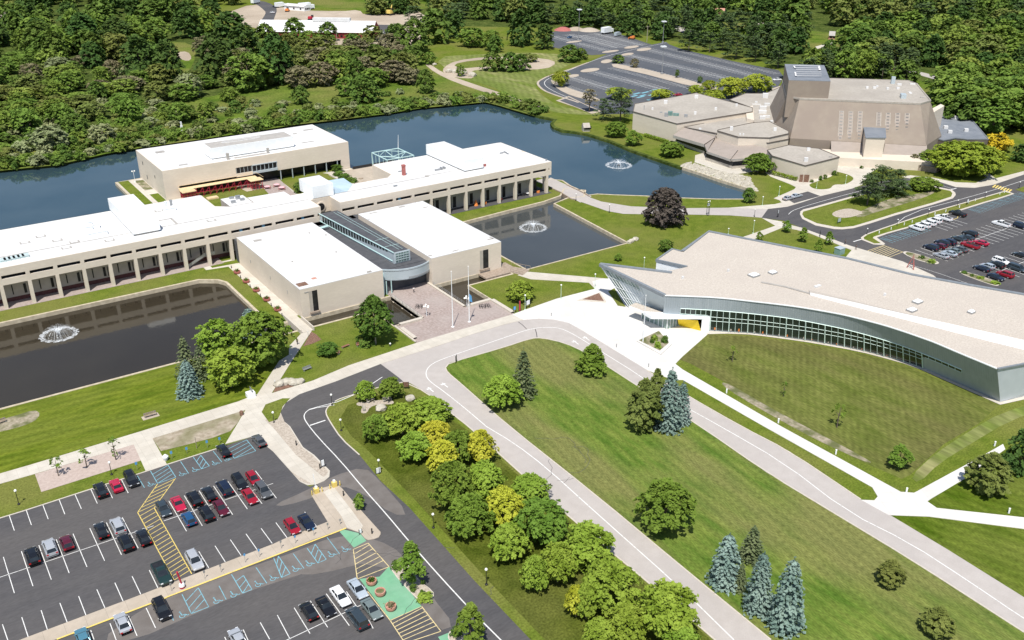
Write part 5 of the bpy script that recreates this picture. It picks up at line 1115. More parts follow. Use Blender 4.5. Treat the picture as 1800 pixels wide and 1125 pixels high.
# low blocks
def block(px, z, m='wall', zt_='roof_theatre', z0=0, nm='wing', cop=.3):
    k = MB(); poly = GP(px, z); k.prism(poly, z0, z); o = k.build(nm, M[m], th)
    k = MB(); cx = sum(p[0] for p in poly)/len(poly); cy = sum(p[1] for p in poly)/len(poly); k.prism(poly, z, z+.12); k.build('roof', M[zt_], o)
    k = MB(); k.ribbon(poly, .35, z-.1, z+cop, closed=True); k.build('coping', M['dark_soffit'] if zt_ != 'roof_slate' else M['roof_slate'], o)
    return o
se = block([(1415.3,292),(1357.3,274.7),(1348.7,264.7),(1386,255.7),(1440,262),(1475.3,276.7)], 6.2)
wb = block([(1190,218.3),(1113,196.7),(1116,183.3),(1224,164),(1322.7,190),(1322.7,197)], 8.3)
mb_ = block([(1203,224),(1311,203),(1321,215),(1380,228),(1386,240),(1386,245),(1350,252),(1298,241.5),(1259,235)], 6.6, nm='wing')
md = block([(1261,230.5),(1298,241.5),(1352,243),(1386,235.5),(1386,231),(1352,214),(1320,217),(1262,229)], 8.6, nm='foyer_block')
bkl = block([(1322,190),(1282,176),(1310,165),(1345,165),(1380,150),(1376,185),(1380,228),(1325,216)], 7.2, nm='rear_wing')
k = MB(); k.prism(GP([(1322.7,190),(1325,216),(1312,213),(1310,195)], 7), 0, 8.2); k.build('link_wall', M['wall'], th)
ew = block([(1698.7,200),(1737.3,245.3),(1700,245),(1680,243),(1658,247.3),(1641.3,243.3),(1656,199.3)], 5.2, m='dark_soffit', zt_='roof_slate', nm='east_wing')
# white wedge wall at the east
c_ = G(1653,222,5.3); e_ = top[3]; zt_2 = HT(*c_, 186); k = MB(); k.prism([c_, e_, (e_[0]+3,e_[1]+4), (c_[0]+2,c_[1]+3)], 0, min(zt_2, 19)); k.build('buttress', [M['wall']], th)
# sloping eave with strip windows along the water
k = MB()
def eave(a0, a1, b1, b0, za, zb_, fz):   # upper edge px at za, lower edge px at zb_, fascia depth
    A0 = (*G(*a0, za), za); A1 = (*G(*a1, za), za); B0 = (*G(*b0, zb_), zb_); B1 = (*G(*b1, zb_), zb_)
    k.quad(B0, B1, A1, A0, 0); k.quad((B0[0],B0[1],zb_-fz), (B1[0],B1[1],zb_-fz), B1, B0, 1); k.quad((B0[0],B0[1],zb_-fz),(B1[0],B1[1],zb_-fz),(A1[0],A1[1],zb_-fz),(A0[0],A0[1],zb_-fz),1)
eave((1203,224),(1257,241),(1238,253.5),(1183,237.5), 6.6, 4.4, 1.2); eave((1257,241),(1298,262),(1284,280),(1243,266), 5.4, 3.9, .9); eave((1259,235),(1257,241),(1243,266),(1238,253.5), 6.4, 4.0, .8)
eave((1257,236),(1350,261),(1350,277),(1285,279.5), 5.8, 3.7, .9)
k.build('sloping_eave', [M['ledge'], M['roof_grey']], th)
k = MB()
for p, q_ in ((G(1189,252.5,0),G(1238,271,0)), (G(1240,281.5,0),G(1287,297,0)), (G(1287,297,0),G(1348,291,0))): 
    k.quad((*p,0),(*q_,0),(*q_,3.3),(*p,3.3), 1); k.quad((p[0]-.05,p[1]-.06,1.2),(q_[0]-.05,q_[1]-.06,1.2),(q_[0]-.05,q_[1]-.06,2.9),(p[0]-.05,p[1]-.06,2.9), 0)
k.build('window_strip', [M['glass_black'], M['wall_shade']], th)
k = MB(); k.prism(GP([(1221,285),(1250,295.5),(1280,305),(1294,306.5),(1330,301),(1352,290),(1290,284),(1240,268),(1222,273)], .0), -1.2, .05); tag(k.build('lake_terrace', M['concrete']), 'concrete terrace below the theatre windows at the lake', 'terrace')
for u, v, z, a, b, h, m in ((1170,182,8.4,1.6,1.6,1.4,'roof_white'),(1224,172.5,8.4,1.6,1.6,1.4,'roof_white'),(1222,201,8.4,1,1,1.2,'roof_white'),(1258,193.5,8.4,1,1,1.2,'roof_white'),(1294.5,187,8.4,1,1,1.2,'roof_white'),(1171,205,8.4,1.6,1.4,1.6,'greymetal'),(1178,203,8.4,2.0,1.4,1.8,'acgreen'),(1188,203.5,8.4,2.6,1.2,1.1,'acgreen'),(1205.5,206,8.4,1.4,1,1.2,'greymetal'),(1147,193,8.4,.8,.8,1,'roof_white'),(1162,198.5,8.4,1.2,.6,.5,'greymetal'),(1132,193,8.4,.3,.3,2,'greymetal'),
  (1285.5,229,8.7,1.2,1.2,1.5,'roof_white'),(1301,237.5,8.7,.6,.6,.7,'roof_white'),(1306.5,237.5,8.7,.6,.6,.7,'roof_white'),(1362,230,8.7,1.2,1,1.3,'roof_white'),(1230.5,228,6.7,1,.8,.7,'roof_white'),
  (1341,192,7.3,3,2.2,1.4,'roof_white'),(1348,186,7.3,2.4,1.6,1.2,'roof_white'),(1340,199,7.3,3.4,2.4,1.2,'roof_white'),(1340,209,7.3,2.4,2.2,1.2,'roof_white'),(1347,207,7.3,3,1.2,1,'roof_white'),(1345,172,7.3,2.5,1.5,2.2,'roof_white'),(1329,181,7.3,1.2,.8,.8,'roof_white'),(1330,184,7.3,4,.4,.4,'roof_white'),
  (1421,265,6.3,1.2,.8,1.2,'roof_white'),(1416.5,284,6.3,1.4,1.2,1.5,'roof_white'),(1460,277,6.3,1.2,.6,.6,'roof_grey'),(1356,217,7.3,1.2,1.2,1.3,'roof_white'),
  (1680.5,209,5.3,1.6,1.6,1.2,'roof_white'),(1662,226,5.3,1.6,1.6,1.2,'roof_white'),(1698,231,5.3,1.6,1.6,1.2,'roof_white'),(1669.5,234,5.3,1.6,1.4,1.2,'roof_white')): roofbox(u, v, z, a, b, h, m, 'roof_vent')
# corner entrance of the south block
k = MB(); a = G(1404.5,320,0); b = G(1421,320.5,0); k.quad((a[0]-.1,a[1]-.1,.06),(b[0]-.1,b[1]-.1,.06),(b[0]-.1,b[1]-.1,2.9),(a[0]-.1,a[1]-.1,2.9)); k.build('corner_doorway', M['mulch'], th)
# ------------------------------------------------------------------ barn and houses far off
def gable(name, px0, px1, depth, zw, zr, wallm, roofm, label, cat='building'):
    """px0..px1 is the foot of the long front wall"""
    p = Vector(G(*px0)); q_ = Vector(G(*px1)); d = (q_-p).normalized(); n2 = Vector((-d.y, d.x))
    if n2.y < 0: n2 = -n2
    t = thing(name, (*((p+q_)/2 + n2*depth/2), 0), label, cat)
    a, b, c2, e = p, q_, q_+n2*depth, p+n2*depth; m1 = p+n2*depth/2; m2 = q_+n2*depth/2
    k = MB(); k.prism([tuple(a), tuple(b), tuple(c2), tuple(e)], 0, zw); k.add([(*b,zw),(*c2,zw),(*m2,zr)], [(0,1,2)]); k.add([(*a,zw),(*e,zw),(*m1,zr)], [(0,2,1)]); k.build('wall', M[wallm], t)
    k = MB(); o1 = n2*.8; k.quad((*(a-o1),zw-.3),(*(b-o1),zw-.3),(*m2,zr+.15),(*m1,zr+.15)); k.quad((*m1,zr+.15),(*m2,zr+.15),(*(c2+o1),zw-.3),(*(e+o1),zw-.3)); k.build('roof', M[roofm], t)
    k = MB()
    L = (q_-p).length; nn_ = max(2, int(L/6))
    for i in range(nn_):
        s = a+d*(L*(i+.35)/nn_)-n2*.08; s2 = s+d*1.6; k.quad((*s,1),(*s2,1),(*s2,2.4),(*s,2.4))
    for i in range(3):
        s = b+n2*(depth*(i+.6)/4)+d*.08; s2 = s+n2*1.6; k.quad((*s,1),(*s2,1),(*s2,2.4),(*s,2.4))
    k.build('windows', M['glass_black'], t)
    return t, m1, m2
bt_, m1, m2 = gable('barn', (452,66), (656.6,68.6), 22, 4.5, 10.5, 'barn_red', 'roof_white', 'long red barn with a white metal roof behind the woods')
k = MB(); a = m1.lerp(m2, .46); b = m1.lerp(m2, .78); dd = (m2-m1).normalized(); n2 = Vector((-dd.y, dd.x)); k.prism([tuple(a-n2*2), tuple(b-n2*2), tuple(b+n2*2), tuple(a+n2*2)], 10, 12.4); k.build('roof_monitor', M['roof_white'], bt_)
gable('house', (-12,42), (34,42), 14, 4, 8, 'wall', 'ledge', 'pale house with a brown roof at the upper left edge of the picture')
gable('house', (1245,32), (1272,33), 14, 3.5, 7, 'wall', 'terracotta', 'low house with a pinkish brown roof beyond the pines')
gable('shed', (1330,52), (1352,52.5), 7, 3, 4.5, 'wall', 'roof_tan', 'small pale outbuilding in the clearing behind the pines')
gable('shed', (1456,69.5), (1467,70), 8, 3, 5, 'terracotta', 'roof_grey', 'small brick red shed beside the road right of the clearing')
gable('shed', (1025,231.5), (1037,231), 3, 2.2, 3.4, 'wall_shade', 'roof_theatre', 'small grey garden shed on the lawn at the lake corner')
gable('site_office', (500,17), (535,20), 8, 4, 4.8, 'white_metal', 'roof_white', 'white site trailers beside the construction road')
# ------------------------------------------------------------------ trees
def quads_mesh(name, Vq, m):
    """Vq: (n,4,3) array of leaf quads"""
    n = len(Vq); me = bpy.data.meshes.new(name); me.vertices.add(n*4); me.vertices.foreach_set('co', Vq.reshape(-1).astype(np.float32))
    me.loops.add(n*4); me.loops.foreach_set('vertex_index', np.arange(n*4, dtype=np.int32)); me.polygons.add(n)
    me.polygons.foreach_set('loop_start', np.arange(0, n*4, 4, dtype=np.int32)); me.materials.append(m); me.update(calc_edges=True); return me
def unit(v): return v/np.maximum(np.linalg.norm(v, axis=-1, keepdims=True), 1e-6)
def leaf_quads(P, Nn, size, rg, asp=1.0):
    n = len(P); Nn = unit(Nn); rv = rg.normal(size=(n, 3)); t = unit(np.cross(Nn, rv)); b = np.cross(Nn, t)
    s = size*rg.uniform(.6, 1.35, (n, 1)); t = t*s; b = b*s*asp*rg.uniform(.55, 1, (n, 1))
    return np.stack([P-t, P-b*.9, P+t, P+b*.9], 1)
PROF = {
 'round': lambda t: np.sqrt(np.clip(1-(2*t-1)**2, 0, 1))**.85,
 'dome': lambda t: np.clip(1-np.clip(t, 0, 1)**2.2, 0, 1)**.55*np.clip(.55+t*2.6, 0, 1),
 'egg': lambda t: np.clip(np.sin(np.pi*np.clip(t, .0, 1)**.72), 0, 1)**.8,
 'pyr': lambda t: np.clip(1-t, 0, 1)**.62*np.clip(.75+t*1.6, 0, 1),
 'spread': lambda t: np.clip(1-(1.5*t-.75)**2*1.1, 0, 1)**.6*np.where(t > .9, .7, 1),
 'open': lambda t: np.sqrt(np.clip(1-(2*t-1)**2, 0, 1))**.6,
}
def crown_mesh(name, m, kind='dome', Rr=4., H=6., z0=1., nsp=150, lv=34, lsz=.30, spr=.24, seed=1, inner=.2, droop=.6, tier=.5):
    rg = np.random.default_rng(seed); prof = PROF[kind]; out = []
    ph = rg.uniform(0, 6.28, 4)
    for i in range(nsp):
        t = rg.uniform(0, 1)**.9; a = rg.uniform(0, 2*np.pi)
        lob = 1+.10*np.sin(3*a+ph[0]+t*4)+.08*np.sin(5*a+ph[1]-t*6)+rg.normal()*.05
        rho = rg.uniform(.70, 1.08) if rg.random() > inner else rg.uniform(.3, .8)
        r = prof(np.array([t]))[0]*Rr*lob*rho
        cpt = np.array([r*np.cos(a), r*np.sin(a), z0+t*H])
        o_ = np.array([np.cos(a)*(.35+.9*(1-t)), np.sin(a)*(.35+.9*(1-t)), (.55+t*.9)*(1+tier)]); o_ = o_/np.linalg.norm(o_)
        nr = unit((o_+rg.normal(size=3)*.22)[None])[0]
        q = rg.normal(size=3); e1 = np.cross(nr, q); e1 /= np.linalg.norm(e1); e2 = np.cross(nr, e1)
        R0 = Rr*spr*rg.uniform(.7, 1.3); rad = R0*np.sqrt(rg.uniform(0, 1, lv)); th_ = rg.uniform(0, 6.28, lv)
        P = cpt+e1*(rad*np.cos(th_))[:, None]+e2*(rad*np.sin(th_))[:, None]*.75; P[:, 2] -= droop*(rad/R0)**2*R0*.45
        P = P+rg.normal(size=P.shape)*lsz*.25
        out.append(leaf_quads(P, nr[None]+rg.normal(size=(lv, 3))*.3, lsz, rg))
    return quads_mesh(name, np.concatenate(out), m)
def spruce_mesh(name, m, Rr=2.8, H=10., z0=.2, levels=17, nb=11, lsz=.28, seed=1, pw=.8, per=15):
    rg = np.random.default_rng(seed); out = []
    for L in range(levels):
        t = L/levels; n = max(4, int(nb*(1-t*.55)))
        for k in range(n):
            a = 2*np.pi*(k+rg.uniform(-.3, .3))/n+L*.7; ln = Rr*(1-t)**pw*rg.uniform(.82, 1.08)+.12; z = z0+t*H+rg.uniform(-.2, .2)*H/levels
            s = rg.uniform(.15, 1, per)**.8; dirv = np.array([np.cos(a), np.sin(a), 0]); side = np.array([-np.sin(a), np.cos(a), 0])
            P = dirv*(s*ln)[:, None]+side*(rg.uniform(-1, 1, per)*ln*.20*(1.25-s))[:, None]; P[:, 2] = z-.30*s*ln*.9+.16*(s**2)*ln+rg.normal(size=per)*.06
            out.append(leaf_quads(P, np.array([[0, 0, 1.]])+dirv*.45+rg.normal(size=(per, 3))*.3, lsz, rg, .8))
    t = 1; out.append(leaf_quads(np.array([[0, 0, z0+H*1.0], [0, 0, z0+H*1.03]]), np.array([[1., 0, .2], [0, 1, .2]]), lsz, rg))
    return quads_mesh(name, np.concatenate(out), m)
def pine_mesh(name, m, Rr=5., H=9., z0=3., seed=1, n=40, lsz=.4, per=34):
    rg = np.random.default_rng(seed); out = []
    for i in range(n):
        t = rg.uniform(0, 1); a = rg.uniform(0, 6.28); r = Rr*(1-t**1.6*.75)*rg.uniform(.35, 1); cpt = np.array([r*np.cos(a), r*np.sin(a), z0+t*H])
        R0 = Rr*.30*rg.uniform(.7, 1.2); rad = R0*np.sqrt(rg.uniform(0, 1, per)); th_ = rg.uniform(0, 6.28, per)
        P = cpt+np.stack([rad*np.cos(th_), rad*np.sin(th_), rg.normal(size=per)*.14-rad*.12], 1); out.append(leaf_quads(P, np.array([[0, 0, 1.]])+rg.normal(size=(per, 3))*.35, lsz, rg, .7))
    return quads_mesh(name, np.concatenate(out), m)
def trunk_mesh(name, m, h, r, limbs=5, spread=2.2, seed=1, top=None):
    rg = random.Random(seed); k = MB(); top = top or h*1.5
    k.tube((0,0,-.2), (0,0,h), r, r*.75, 7); k.tube((0,0,h), (rg.uniform(-.2,.2),rg.uniform(-.2,.2),top), r*.75, r*.2, 6)
    for i in range(limbs):
        a = i*6.28/max(limbs, 1)+rg.uniform(-.4,.4); z = h*.8+rg.random()*(top-h)*.5; p = (math.cos(a)*spread*.5, math.sin(a)*spread*.5, z+spread*.45); q = (math.cos(a)*spread, math.sin(a)*spread, z+spread*.75)
        k.tube((0,0,z), p, r*.5, r*.34, 5); k.tube(p, q, r*.34, r*.12, 5)
    me = bpy.data.meshes.new(name); me.from_pydata(k.v, [], k.f); me.materials.append(m); me.update(); return me
# kit: mesh variants; each is (crown mesh, trunk mesh, nominal radius, nominal full height)
KIT = {}
def kit(key, crowns, trunks, Rr, H): KIT[key] = (crowns, trunks, Rr, H)
def dec(key, col, kind='dome', Rr=4., H=6., z0=.8, nv=2, barkm='bark', **kw):
    crowns = [crown_mesh(key+'_crown', L_[col], kind, Rr, H, z0, seed=hash_(key)+i, **kw) for i in range(nv)]
    kit(key, crowns, [trunk_mesh(key+'_trunk', M[barkm], z0+.6, Rr*.055+.05, 5, Rr*.55, 3+i, z0+H*.8) for i in range(2)], Rr, z0+H)
def hash_(s): return sum(ord(ch)*(i+7) for i, ch in enumerate(s)) % 9973
MK = dict(nsp=430, lv=17, lsz=.235, tier=1.3, inner=.16, spr=.115)
dec('maple_lime', 'lime', 'dome', 4., 4.3, 1.5, 4, **MK)
dec('maple_fresh', 'fresh', 'dome', 4., 4.3, 1.5, 3, **MK)
dec('maple_yellow', 'yellow', 'dome', 4., 4.3, 1.5, 2, **MK)
dec('maple_round', 'green', 'egg', 4., 8., 2.2, 1, nsp=560, lv=18, lsz=.25, spr=.12, tier=1., barkm='bark_pale')
dec('pyramid', 'fresh', 'pyr', 3.6, 7., .7, 2, nsp=500, lv=17, lsz=.24, spr=.12, tier=1.)
dec('juniper', 'olive', 'egg', 3.6, 8.6, .2, 2, nsp=300, lv=36, lsz=.25, spr=.17, droop=.1)
dec('small_green', 'green', 'round', 1.8, 3., .9, 2, nsp=70, lv=26, lsz=.2, spr=.34)
dec('small_lime', 'fresh', 'egg', 1.6, 4.6, 1.0, 2, nsp=90, lv=26, lsz=.2, spr=.3)
dec('sapling', 'fresh', 'open', 1.0, 2.2, 1.2, 2, nsp=14, lv=12, lsz=.16, spr=.4)
dec('copper', 'copper', 'dome', 6., 10., .8, 1, nsp=600, lv=20, lsz=.36, spr=.11, tier=1.)
dec('broad_fresh', 'fresh', 'round', 5., 7., 1.2, 2, nsp=430, lv=18, lsz=.30, spr=.13, tier=.8)
dec('loose_lime', 'lime', 'spread', 5., 8., 1.5, 2, nsp=380, lv=16, lsz=.30, spr=.13, inner=.35, tier=.5)
dec('locust', 'yg', 'spread', 5., 5., 2.2, 2, nsp=110, lv=28, lsz=.38, spr=.28)
dec('shrub', 'green', 'round', 1.3, 1.4, .1, 2, nsp=46, lv=22, lsz=.17, spr=.4)
dec('bush_lime', 'lime', 'round', 1.3, 1.4, .1, 1, nsp=46, lv=22, lsz=.17, spr=.4)
# light versions for the woods
for nm, col, kd in (('w_deep','wdeep','dome'),('w_green','wgreen','dome'),('w_fresh','wfresh','round'),('w_olive','olive','round'),('w_lime','wlime','round'),('w_brown','brown','round'),('w_pale','pale','round'),('w_mix','wgreen','egg')):
    dec(nm, col, kd, 6., 10., 1., 3, nsp=170, lv=13, lsz=.58, spr=.17, tier=1., inner=.15)
for nm, col in (('s_fresh','wfresh'),('s_olive','olive'),('s_pale','pale'),('s_green','wgreen')): dec(nm, col, 'round', 2.4, 2.8, .1, 2, nsp=42, lv=18, lsz=.34, spr=.36)
dec('w_yellow', 'gold', 'round', 5., 6., 1.4, 1, nsp=90, lv=22, lsz=.55)
dec('w_yg', 'yg', 'spread', 6., 7., 2., 2, nsp=110, lv=26, lsz=.5)
dec('big_yg', 'yg', 'round', 8., 9., 1.2, 1, nsp=520, lv=22, lsz=.42, spr=.12, tier=.8)
def con(key, col, Rr, H, nv=2, tz=.5, **kw):
    kit(key, [spruce_mesh(key+'_crown', L_[col], Rr, H, seed=hash_(key)+i, **kw) for i in range(nv)], [trunk_mesh(key+'_trunk', M['bark'], tz+1, .2, 0, 1, 2, H*.8)], Rr, H+.3)
con('blue_spruce', 'blue', 3.2, 9.5, 3, levels=22, nb=16, per=20, lsz=.27, pw=.55)
con('spruce', 'spruce', 2.9, 10.5, 2, levels=19, nb=12, per=17, lsz=.25, pw=.75)
con('w_spruce', 'pine', 3.6, 13, 2, levels=12, nb=9, per=10, lsz=.5)
kit('pine', [pine_mesh('pine_crown', L_['pine'], 5, 9, 2, seed=3+i, n=60, per=40, lsz=.34) for i in range(2)], [trunk_mesh('pine_trunk', M['bark'], 3, .28, 4, 2.4, 3, 10)], 5, 11)
kit('w_pine', [pine_mesh('far_pine_crown', L_['pine'], 5, 11, 2, seed=13+i, n=40, per=22, lsz=.62) for i in range(3)], [trunk_mesh('pine_trunk', M['bark'], 3, .28, 0, 2.4, 3, 11)], 5, 13)
kit('w_deadpine', [pine_mesh('brown_pine_crown', L_['brown'], 4, 8, 3, seed=23, n=34, per=20, lsz=.5)], [trunk_mesh('pine_trunk', M['bark'], 3, .28, 5, 2.4, 3, 10)], 4, 11)
rt = random.Random(11)
NAMES = {'maple_lime':'maple_tree','maple_fresh':'maple_tree','maple_yellow':'golden_maple_tree','maple_round':'maple_tree','pyramid':'linden_tree','juniper':'juniper_tree','small_green':'young_tree','small_lime':'young_tree','sapling':'sapling','copper':'copper_beech_tree','broad_fresh':'broadleaf_tree','loose_lime':'broadleaf_tree','locust':'locust_tree','shrub':'shrub','bush_lime':'shrub','blue_spruce':'blue_spruce_tree','spruce':'spruce_tree','w_spruce':'spruce_tree','pine':'pine_tree','w_pine':'pine_tree','w_deadpine':'pine_tree','w_yellow':'golden_tree','w_yg':'locust_tree','big_yg':'locust_tree'}
def place_tree(key, x, y, rad, h, label, group=None, z=0, cat=None, trunk=True):
    crowns, trunks, R0, H0 = KIT[key]; nm = NAMES.get(key, 'shrub' if key.startswith('s_') else 'broadleaf_tree')
    t = thing(nm, (x, y, z), label, cat or ('shrub' if 'shrub' in nm else 'tree'), group, rt.uniform(0, 6.28))
    t.scale = (rad/R0, rad/R0, h/H0)
    o = bpy.data.objects.new('crown', rt.choice(crowns)); COL.objects.link(o); o.parent = t
    if trunk: o = bpy.data.objects.new('trunk', rt.choice(trunks)); COL.objects.link(o); o.parent = t
    return t
def tpx(key, u, vt, vb, wpx, label, group=None, fy=.30, **kw):
    """tree seen at column u, crown from row vt to vb, wpx wide"""
    r = wpx/2; vb2 = vb-fy*r; x, y = G(u, vb2); d = PJ(x, y, 2)[2]; rad = r*d/FPX; h = HT(x, y, vt)
    # the top of a wide crown is seen beyond its axis
    h = max(h-rad*.12, .6)
    return place_tree(key, x, y, rad*.97, h, label, group, **kw)
row = 'maples in the belt between the two drives'
for key, u, vt, vb, w_, lab in [
 ('maple_lime',643,671,705,33,'small bright maple left of the curved stone seats'),
 ('maple_fresh',688,665,701,40,'small green maple just right above the curved stone seats'),
 ('maple_fresh',663,731,777,48,'maple at the left end of the belt beside the access road'),
 ('maple_lime',708,711,768,62,'maple second from the top end of the belt'),
 ('maple_lime',757,700,748,64,'maple at the top end of the belt next to the pale drive'),
 ('maple_yellow',766,741,792,54,'golden maple nearest the top of the belt'),
 ('maple_lime',730,760,812,54,'low maple in front of the uppermost golden maple'),
 ('maple_yellow',780,775,838,52,'golden maple half hidden behind a dark green crown on its right'),
 ('maple_yellow',845,757,816,48,'golden edged maple beside the pale drive'),
 ('maple_fresh',806,758,818,56,'dark green maple squeezed between two golden maples'),
 ('maple_fresh',797,812,898,70,'tall full maple left of centre in the belt'),
 ('maple_lime',852,812,882,64,'maple above the bright yellow one in the middle of the belt'),
 ('maple_lime',932,837,888,64,'maple leaning over the pale drive beside the bright yellow one'),
 ('maple_yellow',884,857,929,62,'bright yellow maple in the middle of the belt'),
 ('maple_fresh',826,871,943,76,'wide green maple left of the bright yellow one'),
 ('maple_fresh',953,880,960,84,'wide green maple right below the bright yellow one'),
 ('maple_lime',894,922,986,62,'detached maple at the left edge of the belt below the yellow one'),
 ('maple_lime',1033,923,1002,84,'broad maple touching the pale drive in the lower belt'),
 ('maple_lime',980,956,1028,62,'maple between a small trunked maple and a broad one'),
 ('maple_lime',940,980,1040,48,'maple with a visible pale trunk at the left edge of the lower belt'),
 ('maple_lime',1068,984,1078,88,'tall maple in the middle of the lower belt'),
 ('maple_yellow',1012,1030,1086,36,'yellowish small maple at the left of the lower belt'),
 ('maple_lime',1030,1026,1090,42,'light maple growing out of the yellowish one'),
 ('maple_lime',1170,1028,1128,100,'largest maple at the bottom of the belt beside the pale drive'),
 ('maple_lime',1100,1066,1135,66,'maple near the bottom edge left of the largest one'),
 ('maple_lime',1053,1090,1142,54,'maple cut by the bottom edge of the picture'),
 ('maple_lime',1196,1104,1165,60,'maple cut by the bottom edge right of the largest one')]:
    tpx(key, u, vt-2, vb+2, w_*1.1, lab, row, .22)
